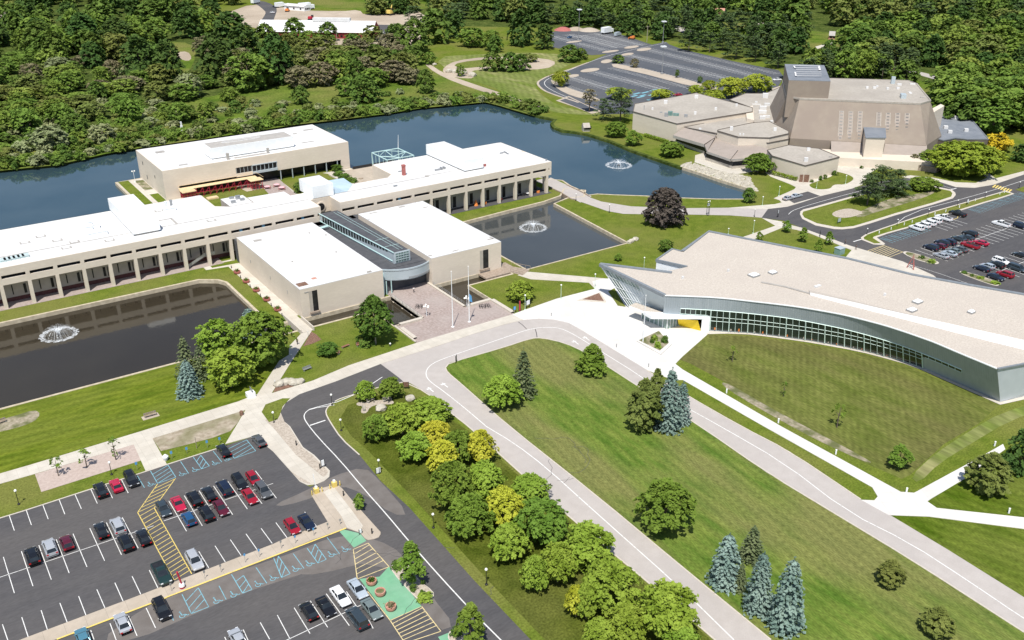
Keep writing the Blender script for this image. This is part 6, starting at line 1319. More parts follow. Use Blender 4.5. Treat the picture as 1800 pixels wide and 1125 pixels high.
for key, u, vt, vb, w_, lab in [
 ('maple_lime',883,659,724,70,'round bright tree at the top of the middle lawn'),
 ('spruce',920,610,700,50,'slender dark spruce standing behind the round tree on the middle lawn'),
 ('pyramid',1040,602,664,60,'dense conical tree beside the upper bend of the right drive'),
 ('juniper',1150,648,745,40,'green tree at the back of the evergreen group by the right drive'),
 ('juniper',1130,665,764,62,'olive brown tree at the front of the evergreen group by the right drive'),
 ('blue_spruce',1174,645,760,50,'blue spruce in the middle of the evergreen group by the right drive'),
 ('blue_spruce',1196,670,747,36,'narrow blue spruce at the right of the evergreen group by the right drive'),
 ('maple_fresh',1168,845,942,100,'wide round tree alone in the middle lawn'),
 ('blue_spruce',1273,936,1032,60,'leftmost blue spruce of the cluster near the bottom of the middle lawn'),
 ('spruce',1319,921,990,50,'olive spruce at the back of the cluster near the bottom of the middle lawn'),
 ('spruce',1300,990,1040,30,'small shaded spruce between two blue spruces'),
 ('blue_spruce',1330,968,1078,54,'greyish mixed spruce in the middle of the bottom cluster'),
 ('blue_spruce',1378,978,1110,66,'tallest blue spruce of the bottom cluster'),
 ('juniper',1562,983,1033,46,'small olive tree alone beside the right drive'),
 ('juniper',1644,1067,1120,56,'small olive tree near the lower right corner'),
 ('maple_round',660,516,608,63,'round headed maple with a pale trunk beside the moat'),
 ('spruce',331,588,668,44,'dark brownish spruce behind the blue spruce on the west lawn'),
 ('spruce',356,605,668,40,'brownish spruce against the light poplars on the west lawn'),
 ('blue_spruce',335,631,700,46,'blue spruce at the edge of the west lawn'),
 ('loose_lime',387,562,640,72,'light loose tree at the water edge of the west pond'),
 ('loose_lime',407,610,692,76,'low spreading light tree in front of the clump by the west pond'),
 ('broad_fresh',462,548,655,94,'large full tree of the clump beside the footpath'),
 ('blue_spruce',441,539,590,40,'pale blue spruce top showing behind the clump by the footpath'),
 ('small_green',577,603,628,34,'dense green shrub with a bench on the museum lawn'),
 ('shrub',643,588,610,34,'low green shrub behind a bench under the round headed maple'),
 ('maple_lime',915,492,535,49,'round tree on the lawn beside the flagpole terrace'),
 ('copper',1167,327,398,72,'dark copper beech beside the lakeside road'),
 ('small_green',1170,421,445,24,'small dark tree on the lawn behind the curved building'),
 ('small_lime',1087,445,459,13,'tiny sapling on the lawn north of the glass prow'),
 ('maple_fresh',1332,267,311,52,'bright round tree in front of the theatre at the lake end'),
 ('small_green',1315,330,359,22,'small dark tree at the tip of the lake'),
 ('broad_fresh',1083,212,246,36,'tree by the lake left of the theatre hedge'),
 ('small_lime',1112,228,257,28,'slim tree between the lake and the theatre hedge'),
 ('broad_fresh',1179,247,281,40,'tree on the lake bank beside the strip windows'),
 ('pine',1090,152,216,52,'dark pine at the corner of the theatre by the far lot'),
 ('w_deadpine',1036,155,197,34,'brownish pine at the edge of the service bay'),
 ('pine',1060,170,212,34,'open pine between a brown pine and a dark one'),
 ('locust',985,124,153,30,'yellow green tree inside the bend of the far road'),
 ('locust',1088,152,176,40,'yellow green tree showing above the dark pine'),
 ('locust',1162,155,175,36,'yellow green tree behind the theatre roof beside the red car'),
 ('locust',1222,148,168,26,'small yellow green tree behind the theatre roof'),
 ('locust',1252,156,182,44,'low yellow green tree behind the theatre roof ridge'),
 ('locust',1245,140,162,22,'slim yellow green tree rising behind the low one'),
 ('locust',1286,134,172,50,'large yellow green tree near the dark teal parked car'),
 ('locust',1330,128,164,48,'yellow green tree left of the fly tower'),
 ('small_green',1230,134,148,9,'tiny tree in the long island of the far lot'),
 ('small_green',1190,122,138,7,'tiny sapling farther left in the long island of the far lot'),
 ('small_green',1350,150,164,14,'dark bush under the yellow green tree by the fly tower'),
 ('w_green',1087,95,114,24,'round dark tree at the head of the long island'),
 ('w_brown',1115,102,121,15,'bare brown tree in the long island'),
 ('pine',1545,288,345,66,'large pine in the middle of the clump on the traffic island'),
 ('pine',1524,306,362,60,'front pine of the clump on the traffic island'),
 ('pine',1575,296,340,50,'rear pine of the clump on the traffic island'),
 ('pine',1578,314,346,44,'low pine right of the front one on the traffic island'),
 ('broad_fresh',1622,310,341,52,'rounded bush like tree at the right of the pine clump'),
 ('big_yg',1690,246,322,108,'big sprawling yellow green tree east of the theatre'),
 ('big_yg',1725,255,312,66,'right half of the sprawling tree beside the service drive'),
 ('broad_fresh',1638,262,300,50,'green tree between the theatre and the big sprawling tree'),
 ('w_brown',1605,270,294,16,'small reddish tree at the theatre wall'),
 ('w_yellow',1752,233,272,42,'golden tree right of the slate roofed wing'),
 ('w_yellow',1707,177,206,36,'golden tree in front of the large green crowns'),
 ('small_green',1764,270,288,13,'small dark ball shaped tree on the east lawn'),
 ('w_deep',1797,250,290,40,'dark tree at the right edge of the picture beside the east lawn'),
 ('small_lime',1382,387,409,15,'first young tree on the triangle lawn beside the road'),
 ('small_lime',1411,399,426,16,'second young tree on the triangle lawn'),
 ('small_lime',1334,407,424,12,'young tree partly hidden by the curved roof'),
 ('small_lime',1438,420,446,15,'young tree nearest the green utility cabinet'),
 ('small_lime',1456,406,431,14,'young tree next to the black sign on the triangle lawn'),
 ('sapling',1287,607,637,16,'sapling nearest the entrance on the meadow lawn'),
 ('sapling',1377,671,698,12,'sapling in the middle of the meadow lawn'),
 ('sapling',1471,709,753,22,'tall thin sapling on the meadow lawn'),
 ('small_lime',1578,782,824,36,'young tree in the lower corner of the meadow lawn'),
 ('juniper',1733,795,873,72,'broad olive tree beside the right hand path'),
 ('w_deep',1792,752,838,60,'dark tree cut by the right edge of the picture'),
 ('sapling',103,802,838,20,'leftmost of the three saplings in the brick strip'),
 ('sapling',153,787,823,22,'middle of the three saplings in the brick strip'),
 ('sapling',204,768,810,20,'rightmost of the three saplings in the brick strip'),
 ('small_lime',633,867,897,18,'small tree in the median island by the barrier'),
 ('small_lime',725,951,1031,42,'dense tree in the gravel island of the green pad'),
 ('small_lime',828,1061,1140,48,'dense tree at the bottom of the access road'),
 ('bush_lime',1150,588,602,12,'tall pale shrub in the square plaza planter'),('shrub',1168,590,606,11,'shrub at the right corner of the plaza planter'),('bush_lime',1156,600,615,12,'bright shrub at the near corner of the plaza planter'),('shrub',1146,596,606,8,'small dark shrub in the plaza planter'),
 ('shrub',696,986,1002,16,'low shrub at the left tip of the gravel island'),('shrub',727,1027,1040,14,'low shrub beside the lower ones in the gravel island'),('bush_lime',748,1044,1058,26,'light ground cover at the lower end of the gravel island'),('shrub',742,1037,1046,9,'dark small shrub near the end of the gravel island'),('shrub',743,1020,1028,9,'tiny shrub right of the dense tree in the gravel island'),('shrub',803,1104,1118,22,'low shrub at the foot of the dense tree by the bottom edge'),
 ('shrub',1621,449,456,10,'left shrub in the upper lot island'),('bush_lime',1637,455,464,15,'right shrub in the upper lot island'),('shrub',1695,476,482,11,'first shrub in the lower lot island'),('shrub',1708,481,487,7,'second shrub in the lower lot island'),('bush_lime',1724,485,492,12,'third shrub in the lower lot island'),('bush_lime',1748,493,501,14,'last shrub in the lower lot island'),
 ('bush_lime',506,297,307,14,'round clipped bush in front of the lake building'),('small_green',592,289,304,18,'small tree at the corner of the lake building'),
 ('shrub',597,300,313,24,'first clipped shrub by the terrace wall'),('shrub',606,306,319,24,'second clipped shrub by the terrace wall'),('shrub',614,311,324,26,'third clipped shrub by the terrace wall'),('shrub',525,320,341,16,'tall shrub behind the white roof box'),('bush_lime',413,312,323,13,'pale shrub among the scaffold posts'),('shrub',431,310,320,14,'green shrub at the right end of the scaffold')]:
    if key in ('locust','w_yg','pine','w_pine','w_deadpine'): tpx(key, u, vt, vb, w_, lab, fy=.05)
    elif key in ('blue_spruce','spruce'): tpx(key, u, vt, vb, w_*1.12, lab, fy=.2)
    elif key in ('sapling','small_lime','maple_round','copper'): tpx(key, u, vt, vb, w_, lab, fy=.12)
    else: tpx(key, u, vt, vb, w_, lab)
for i, (u, v) in enumerate(((1480,290),(1492.5,291.5),(1514,296),(1442,317),(1450,314.5),(1427,320.5),(1466.5,308))):
    x, y = G(u, v); place_tree('shrub', x, y, 1.1 if i in (0,6) else .7, 1.7 if i in (0,3,4,6) else 1.0, ['round shrub at the theatre wall left of the entrance tower','smaller shrub right of the round one at the theatre wall','shrub in front of the entrance tower','narrow shrub at the foot of the south block','second narrow shrub at the foot of the south block','low shrub beside the corner doorway','dark shrub at the end of the south block wall'][i])
def hedge(p, q, wd, h, lab):
    rg = np.random.default_rng(5); a = np.array([*G(*p), 0]); b = np.array([*G(*q), 0]); L = np.linalg.norm(b-a); n = int(L*wd*70); t = rg.random((n, 1)); d = (b-a)/L; s = np.array([-d[1], d[0], 0])
    P = a+(b-a)*t+s*rg.uniform(-.5, .5, (n, 1))*wd; P[:, 2] = h*rg.random(n)**.45; N_ = rg.normal(size=(n, 3)); N_[:, 2] += 1
    o = bpy.data.objects.new('hedge', quads_mesh('hedge', leaf_quads(P, N_, .2, rg), L_['lime'])); COL.objects.link(o); tag(o, lab, 'hedge')
hedge((1133,240),(1174,252.5),1.6,1.5,'clipped hedge along the left theatre wing'); hedge((1357,307),(1400,318.5),1.6,1.5,'clipped hedge along the south theatre block')
# ---- woods: positions sampled inside outlines drawn on the ground
rw = random.Random(7)
def sample(poly, n, mind, tries=9000):
    us = [p[0] for p in poly]; vs2 = [p[1] for p in poly]; out = []
    gp = GP(poly); xs = [p[0] for p in gp]; ys = [p[1] for p in gp]
    for _ in range(tries):
        x = rw.uniform(min(xs), max(xs)); y = rw.uniform(min(ys), max(ys))
        if inside((x, y), gp) and all((x-a)**2+(y-b)**2 > mind*mind for a, b in out):
            out.append((x, y))
            if len(out) >= n: break
    return out
LABS = {'w_deep':'dark dense tree','w_green':'green full tree','w_fresh':'bright green tree','w_olive':'olive tinted tree','w_lime':'light green tree','w_brown':'brownish thinly leaved tree','w_pale':'pale silvery green tree','w_mix':'upright green tree','w_pine':'dark layered pine','w_spruce':'pointed dark spruce','w_yg':'yellow green tree','s_fresh':'bright low shrub','s_olive':'olive low shrub','s_pale':'pale flowering shrub','s_green':'dark low shrub'}
WOOD = []
def wood(poly, n, mind, kinds, r, h, where):
    for x, y in sample(poly, n, mind): WOOD.append((x, y, rw.choice(kinds), rw.uniform(*r), rw.uniform(*h), where))
west = 'in the wood beyond the lake'
# hand placed larger trees of the west wood: u, v of foot, crown width px, height px
for key, u, vb, w_, hp in [('w_deep',250,140,66,80),('w_deep',300,142,50,74),('w_green',75,95,60,60),('w_deep',30,62,40,46),('w_fresh',100,98,60,46),('w_deep',150,85,60,64),('w_deep',212,95,64,66),('w_deep',385,138,64,82),('w_deep',430,112,60,72),('w_fresh',438,158,72,66),('w_deep',490,147,60,90),('w_green',470,100,50,60),('w_deep',405,62,60,44),('w_green',520,72,40,42),('w_green',578,72,36,34),('w_green',270,40,60,42),('w_green',180,45,60,44),('w_deep',330,66,50,54),('w_fresh',360,60,46,44),('w_green',640,178,56,48),('w_fresh',607,168,34,34),('w_green',748,163,34,42),('w_mix',530,183,32,34),('w_olive',655,72,36,28),('w_mix',690,75,24,34),
   ('w_green',730,92,56,60),('w_green',700,90,40,50),('w_green',765,75,60,60),('w_deep',915,80,46,66),('w_fresh',865,88,30,36),('w_green',870,92,26,32),('w_deep',957,86,36,46),('w_fresh',830,82,46,34),('w_deep',800,66,40,50),('w_green',866,124,36,34),('w_green',898,125,36,34),('w_green',915,124,30,30),('w_olive',930,108,30,14),('w_green',1001,108,42,30),('w_green',1020,104,26,20),('w_fresh',755,113,22,22),('w_fresh',810,134,16,20),
   ('w_fresh',405,178,32,26),('w_fresh',318,215,38,36),('w_fresh',365,213,30,34),('w_fresh',228,212,40,38),('w_fresh',45,238,56,48),('w_green',135,238,50,40),('w_fresh',10,240,50,46),('w_pale',90,262,60,40),('w_pale',182,250,44,32)]:
    x, y = G(u, vb); d = PJ(x, y, 3)[2]; WOOD.append((x, y, key, w_/2*d/FPX, max(2, HT(x, y, vb-hp)*.97), west if u < 700 else 'round the dry basin'))
wood([(-60,262),(60,262),(130,240),(220,205),(300,180),(400,165),(330,140),(180,110),(0,110),(-60,120)], 66, 8.5, ['w_olive','w_fresh','w_green','w_brown','w_olive','w_pale','w_lime','w_fresh','w_fresh'], (4.5,7.5), (6,11), west)
wood([(-60,120),(0,110),(300,128),(290,60),(380,40),(380,20),(-60,30)], 50, 13, ['w_green','w_deep','w_fresh','w_mix','w_olive'], (6.5,9.5), (13,19), west)
wood([(380,130),(430,165),(500,150),(560,160),(700,152),(740,148),(735,108),(690,90),(540,82),(350,80)], 52, 10, ['w_fresh','w_olive','w_green','w_brown','w_lime','w_olive'], (5.5,8.5), (8,14), west)
wood([(-80,312),(0,298),(100,288),(187,268.5),(240,259.5),(330,246),(420,233),(520,217),(600,208),(680,198),(740,188),(800,183),(853,178),(800,178),(740,183),(680,193),(600,203),(520,212),(420,228),(330,241),(240,254),(187,262),(100,282),(0,291),(-80,304)], 90, 3.6, ['s_fresh','s_olive','s_green','s_fresh','s_pale'], (2.,3.4), (2.2,4.4), 'at the far water edge')
wood([(-80,312),(0,285),(100,278),(187,264),(240,253),(330,240),(420,227),(520,213),(600,203),(680,194),(740,186),(800,180),(853,176),(860,171),(800,171),(700,183),(600,195),(420,218),(240,243),(100,268),(0,276),(-80,300)], 60, 4.6, ['s_fresh','s_olive','s_pale','s_green','s_fresh'], (2.,3.6), (2.2,4.2), 'along the far lake shore')
wood([(-60,285),(100,265),(240,235),(330,205),(300,175),(100,200),(-60,215)], 60, 6.5, ['s_olive','s_fresh','s_green','s_fresh','s_pale'], (2.4,4), (2.6,5), 'between the trees of the west wood')
wood([(240,238),(420,215),(620,188),(760,168),(700,165),(560,185),(400,180),(250,205)], 46, 6, ['s_olive','s_pale','s_green','s_fresh'], (1.8,3.2), (1.8,3.6), 'in the rough meadow beyond the lake')
wood([(860,178),(905,188),(940,202),(960,196),(915,183),(880,168)], 14, 5, ['s_fresh','s_olive','s_green'], (2,3.4), (2.5,4.5), 'at the north tip of the lake')
east_w = 'in the wood behind the theatre'
wood([(960,50),(1060,53),(1130,72),(1175,72),(1190,86),(1290,106),(1375,122),(1400,92),(1440,60),(1290,52),(1180,34),(960,24)], 74, 9.5, ['w_pine','w_pine','w_deep','w_pine','w_green'], (5.5,8), (12,17), 'along the far parking lot')
wood([(1400,150),(1440,118),(1560,118),(1600,128),(1590,150),(1560,140),(1470,140)], 24, 9.5, ['w_pine','w_pine','w_spruce','w_fresh','w_green'], (5.5,7.5), (12,16), east_w)
wood([(1630,190),(1660,230),(1760,240),(1830,240),(1900,220),(1900,150),(1760,150),(1690,150)], 40, 10, ['w_fresh','w_lime','w_fresh','w_green'], (7.5,11), (12,18), east_w)
wood([(1480,112),(1600,118),(1700,140),(1900,160),(1900,80),(1700,60),(1520,60)], 64, 12, ['w_fresh','w_green','w_lime','w_olive','w_deep'], (7,11), (12,19), east_w)
wood([(640,22),(760,48),(900,40),(960,44),(960,14),(760,10)], 24, 12, ['w_green','w_deep','w_pine','w_olive'], (7,9.5), (12,18), 'behind the dry basin')
WOOD = [t for t in WOOD if not inside((t[0], t[1]), GP([(308,70),(342,74),(345,104),(325,130),(298,124)]))]
near = sorted(WOOD, key=lambda t: -t[3]*t[4]/(PJ(t[0], t[1])[2]**2) if not (-60 < PJ(t[0], t[1])[0] < 1860) is False else 0)
trees_ = [t for t in WOOD if not t[2].startswith('s_')]; shr = [t for t in WOOD if t[2].startswith('s_')]
trees_.sort(key=lambda t: PJ(t[0], t[1])[2]); far_stuff = trees_[290:]
def spot(x, y, where):
    u, v, _d = PJ(x, y)
    if 'beyond the lake' in where: return where+(' near the left edge' if u < 150 else ' left of the clearing' if u < 290 else ' above the lake building' if u < 460 else ' above the open meadow' if u < 600 else ' below the barn')
    if 'behind the theatre' in where: return where+(' beyond the fly tower' if u < 1480 else ' beyond the main roof' if u < 1620 else ' right of the golden trees' if u > 1720 else ' around the golden trees')
    if 'far parking' in where: return where+(' at its left corner' if u < 1080 else ' in its middle' if u < 1250 else ' towards the fly tower')
    if 'shore' in where or 'edge' in where: return where+(' at the left edge of the picture' if u < 120 else ' left of the lake building' if u < 240 else ' behind the lake building' if u < 600 else ' at the wide part of the lake')
    return where
def lab_(key, r, h, where, x, y):
    sz = ('tall ' if h > 14 else 'medium sized ' if h > 9.5 else 'low ') if key.startswith('w_') else ('big ' if r > 2.8 else 'small ')
    t_ = LABS[key].replace('low ', '') if key.startswith('s_') else LABS[key]
    return sz+t_+' '+spot(x, y, where)
for x, y, key, r, h, where in trees_[:290]: L1 = lab_(key, r, h, where, x, y); place_tree(key, x, y, r, h, L1, L1.replace('tree ', 'trees ').replace('pine ', 'pines ').replace('spruce ', 'spruces '))
for x, y, key, r, h, where in shr: L1 = lab_(key, r, h, where, x, y); place_tree(key, x, y, r, h, L1, L1.replace('shrub ', 'shrubs '), trunk=False)
# the deep woods towards the horizon read as one mass
wood_n = len(WOOD)
wood([(-120,30),(280,22),(420,8),(420,-40),(-120,-40)], 90, 19, ['w_green','w_deep','w_olive','w_fresh'], (8,12), (14,21), '')
wood([(700,10),(960,10),(1180,26),(1280,40),(1440,44),(1520,55),(1700,52),(1950,80),(1950,-60),(1400,-60),(1000,-40),(700,-30)], 330, 17, ['w_green','w_deep','w_fresh','w_olive','w_pine'], (8,12), (14,21), '')
groups = {}
for x, y, key, r, h, where in far_stuff+WOOD[wood_n:]: groups.setdefault(key, []).append((x, y, r, h))
Vall = []; mats_ = []; midx = []
for key, L in groups.items():
    crowns, _, R0, H0 = KIT[key]; mats_.append(crowns[0].materials[0])
    for x, y, r, h in L:
        me = rw.choice(crowns); n = len(me.vertices); co = np.empty(n*3, np.float32); me.vertices.foreach_get('co', co); co = co.reshape(-1, 4, 3)
        co = co[::2]  # half the leaves are enough out there
        a = rw.uniform(0, 6.28); c_, s_ = math.cos(a), math.sin(a); q = co.copy(); q[..., 0] = (co[..., 0]*c_-co[..., 1]*s_)*r/R0+x; q[..., 1] = (co[..., 0]*s_+co[..., 1]*c_)*r/R0+y; q[..., 2] *= h/H0
        cen = q.mean(1, keepdims=True); q = cen+(q-cen)*1.35; Vall.append(q); midx.append(np.full(len(q), len(mats_)-1, np.int32))
me = quads_mesh('far_woods', np.concatenate(Vall), mats_[0])
for m_ in mats_[1:]: me.materials.append(m_)
me.polygons.foreach_set('material_index', np.concatenate(midx)); o = bpy.data.objects.new('far_woods', me); COL.objects.link(o); tag(o, 'mixed green woods filling the distance to the top of the picture', 'woodland', kind='stuff')
print('TREES', len(trees_), len(shr), len(far_stuff), len(WOOD)-wood_n)
# ------------------------------------------------------------------ cars
def paint(name, col, metal=.35): return mat('paint_'+name, c(*col), tuple(x*1.08 for x in col)+(1,), 4, .28, metal=metal, spec=.5, coat=.8)
PT = {k: paint(k, v) for k, v in {'black':(.012,.012,.014),'navy':(.014,.022,.05),'grey':(.12,.125,.13),'silver':(.52,.54,.57),'slate':(.05,.07,.085),'red':(.42,.012,.03),'brightred':(.62,.02,.07),'maroon':(.13,.012,.03),'blue':(.02,.10,.24),'teal':(.10,.27,.36),'green':(.02,.05,.045),'pale':(.55,.62,.68),'sage':(.22,.27,.26)}.items()}
PT['white'] = paint('white', (.82,.83,.84), 0)
def ring(y, zb, zt, w, r=.1): return [(-w*.92,y,zb),(-w,y,zb+.18),(-w,y,zt-.22),(-w*.93,y,zt),(w*.93,y,zt),(w,y,zt-.22),(w,y,zb+.18),(w*.92,y,zb)]
def loft(k, rings, m=0, cap=True):
    n = len(rings[0]); vs_ = [p for r_ in rings for p in r_]
    fs_ = [(i*n+j, i*n+(j+1) % n, (i+1)*n+(j+1) % n, (i+1)*n+j) for i in range(len(rings)-1) for j in range(n)]
    if cap: fs_ += [tuple(range(n-1,-1,-1)), tuple((len(rings)-1)*n+j for j in range(n))]
    return k.add(vs_, fs_, m)
SPEC = { # L, W, stations (y frac, z top, w), greenhouse (y0 base, y1 base, y0 top, y1 top, zbase, ztop), wheel r
 'sedan': (4.75,1.82,[(-.5,.62,.78),(-.49,.95,.88),(-.44,1.02,.9),(-.25,1.02,.92),(0,.98,.92),(.2,.96,.92),(.36,.88,.9),(.46,.78,.84),(.495,.66,.76),(.5,.5,.7)],(-.40,.22,-.26,.06,.98,1.44),.33),
 'coupe': (4.5,1.82,[(-.5,.6,.78),(-.49,.9,.88),(-.42,.96,.9),(-.25,.95,.92),(0,.9,.92),(.2,.88,.92),(.38,.8,.9),(.47,.7,.82),(.495,.6,.74),(.5,.46,.66)],(-.42,.16,-.22,.0,.9,1.29),.33),
 'hatch': (4.2,1.78,[(-.5,.62,.78),(-.49,1.0,.88),(-.4,1.06,.9),(0,1.0,.92),(.22,.98,.92),(.38,.9,.9),(.47,.78,.82),(.495,.66,.74),(.5,.5,.68)],(-.485,.26,-.38,.06,1.0,1.52),.32),
 'suv': (4.75,1.92,[(-.5,.7,.84),(-.49,1.12,.92),(-.4,1.16,.95),(0,1.12,.95),(.22,1.1,.95),(.38,1.04,.93),(.47,.92,.87),(.495,.78,.8),(.5,.6,.74)],(-.485,.24,-.42,.09,1.1,1.74),.38),
 'van': (5.1,1.98,[(-.5,.7,.86),(-.49,1.14,.94),(-.4,1.16,.97),(0,1.12,.97),(.25,1.08,.96),(.4,.98,.93),(.47,.86,.87),(.495,.74,.8),(.5,.56,.74)],(-.49,.33,-.44,.15,1.1,1.78),.36),
 'pickup': (5.7,1.98,[(-.5,.8,.9),(-.49,1.12,.95),(-.3,1.14,.96),(-.11,1.14,.96),(0,1.14,.96),(.22,1.14,.96),(.38,1.1,.95),(.47,1.0,.9),(.495,.85,.84),(.5,.62,.78)],(-.12,.24,-.08,.11,1.12,1.84),.41),
}
CARS = {}
def car_proto(kind):
    L, W, st, gh, wr = SPEC[kind]; t = bpy.data.objects.new('car', None); COL.objects.link(t); s = W/1.84
    k = MB(); rings = [ring(y*L, .30 if abs(y) < .46 else .38, z, w_*s) for y, z, w_ in st]; loft(k, rings)
    y0, y1, ty0, ty1, zb, zt = gh; wb, wt = .80*s, .64*s
    b0, b1, t0, t1 = y0*L, y1*L, ty0*L, ty1*L
    loft(k, [[(-wt,t0+.0,zt-.05),(-wt*.9,t0+.02,zt+.02),(wt*.9,t0+.02,zt+.02),(wt,t0,zt-.05)],[(-wt*1.02,(t0+t1)/2,zt-.03),(-wt*.9,(t0+t1)/2,zt+.07),(wt*.9,(t0+t1)/2,zt+.07),(wt*1.02,(t0+t1)/2,zt-.03)],[(-wt,t1,zt-.05),(-wt*.9,t1-.02,zt+.02),(wt*.9,t1-.02,zt+.02),(wt,t1,zt-.05)]])
    for sx in (-1, 1):
        k.tube((sx*wb,b1,zb-.04),(sx*wt,t1,zt-.02),.05,.04,n=5); k.tube((sx*wb,b0,zb-.04),(sx*wt,t0,zt-.02),.07,.05,n=5)
        mb_y = (b0+b1)/2*.6+(t0+t1)/2*.4; k.tube((sx*wb*1.01,mb_y,zb-.04),(sx*wt*1.02,(t0+t1)/2,zt-.02),.045,n=5)
        if kind in ('suv','van','hatch'): k.tube((sx*wb*1.01,b0*.62,zb-.04),(sx*wt*1.02,t0*.66,zt-.02),.06,n=5)
        k.box(*( (-W/2-.12,-W/2+.05) if sx < 0 else (W/2-.05,W/2+.12) ), b1-.35, b1-.15, zb, zb+.16)
    if kind == 'pickup':   # open bed: side rails and tailgate stand above the dark floor
        k.box(-W/2+.02,-W/2+.16,-L/2+.06,b0-.1,1.12,1.22); k.box(W/2-.16,W/2-.02,-L/2+.06,b0-.1,1.12,1.22); k.box(-W/2+.1,W/2-.1,-L/2+.04,-L/2+.14,1.1,1.22)
    b = k.build('body', PT['black'], None, smooth=False); b.parent = t; b.material_slots[0].link = 'OBJECT'
    mo = b.modifiers.new('bevel', 'BEVEL'); mo.width = .05; mo.segments = 1; mo.limit_method = 'ANGLE'; mo.angle_limit = R(25)
    k = MB(); vs_ = [(-wb,b0,zb-.03),(wb,b0,zb-.03),(wb,b1,zb-.03),(-wb,b1,zb-.03),(-wt*.99,t0+.03,zt-.03),(wt*.99,t0+.03,zt-.03),(wt*.99,t1-.03,zt-.03),(-wt*.99,t1-.03,zt-.03)]
    k.add(vs_, [(0,1,5,4),(1,2,6,5),(2,3,7,6),(3,0,4,7)]); o = k.build('windows', M['carglass']); o.parent = t
    k = MB(); k.box(-W/2+.12, W/2-.12, -L/2+.1, -L/2+.3, .25, .35)
    if kind == 'pickup': k.box(-W/2+.16, W/2-.16, -L/2+.14, b0-.12, 1.12, 1.155)
    k.box(-W/2+.15, W/2-.15, L/2-.12, L/2+.015, .38, .56); o = k.build('black_trim', M['black']); o.parent = t
    for sx in (-1, 1):
        for sy, fy in ((-1,-.31),(1,.31)):
            x = sx*(W/2-.10); y = fy*L; k = MB(); k.tube((x-.12*sx,y,wr),(x+.11*sx,y,wr),wr,n=14); o = k.build('wheel', M['tyre']); o.parent = t
            k = MB(); k.tube((x+.1*sx,y,wr),(x+.125*sx,y,wr),wr*.62,n=10); r_ = k.build('rim', M['rim']); r_.parent = o
        x = sx*(W/2-.30); zf = st[-3][1]-.1
        k = MB(); k.box(x-.2, x+.2, L/2-.16, L/2-.02+.0, zf-.14, zf+.04); o = k.build('headlight', M['lamp_white']); o.parent = t
        k = MB(); k.box(x-.18+.06*sx, x+.16+.06*sx, -L/2-.02, -L/2+.1, st[1][1]-.3, st[1][1]-.1); o = k.build('taillight', M['lamp_red']); o.parent = t
    return t
for kd in SPEC: CARS[kd] = [car_proto(kd), False]
KN = {'sedan':'parked_car','coupe':'parked_coupe','hatch':'parked_hatchback','suv':'parked_suv','van':'parked_minivan','pickup':'pickup_truck'}
KC = {'pickup':'pickup truck','van':'minivan'}
def put_car(kd, col, u, v, head, lab, group=None, zc=.75):
    pr_, used = CARS[kd]
    if not used: t = pr_; CARS[kd][1] = True
    else: t = copy_tree(pr_)
    x, y = G(u, v, zc); t.location = (x, y, .03); t.rotation_euler = (0, 0, head); t.name = KN[kd]
    for ch in t.children:
        if ch.name.startswith('body'): ch.material_slots[0].link = 'OBJECT'; ch.material_slots[0].material = PT[col]
    tag(t, lab, KC.get(kd, 'car'), group or 'parked cars'); return t
U, D = 0, math.pi
g1_ = 'cars parked in the left lot'
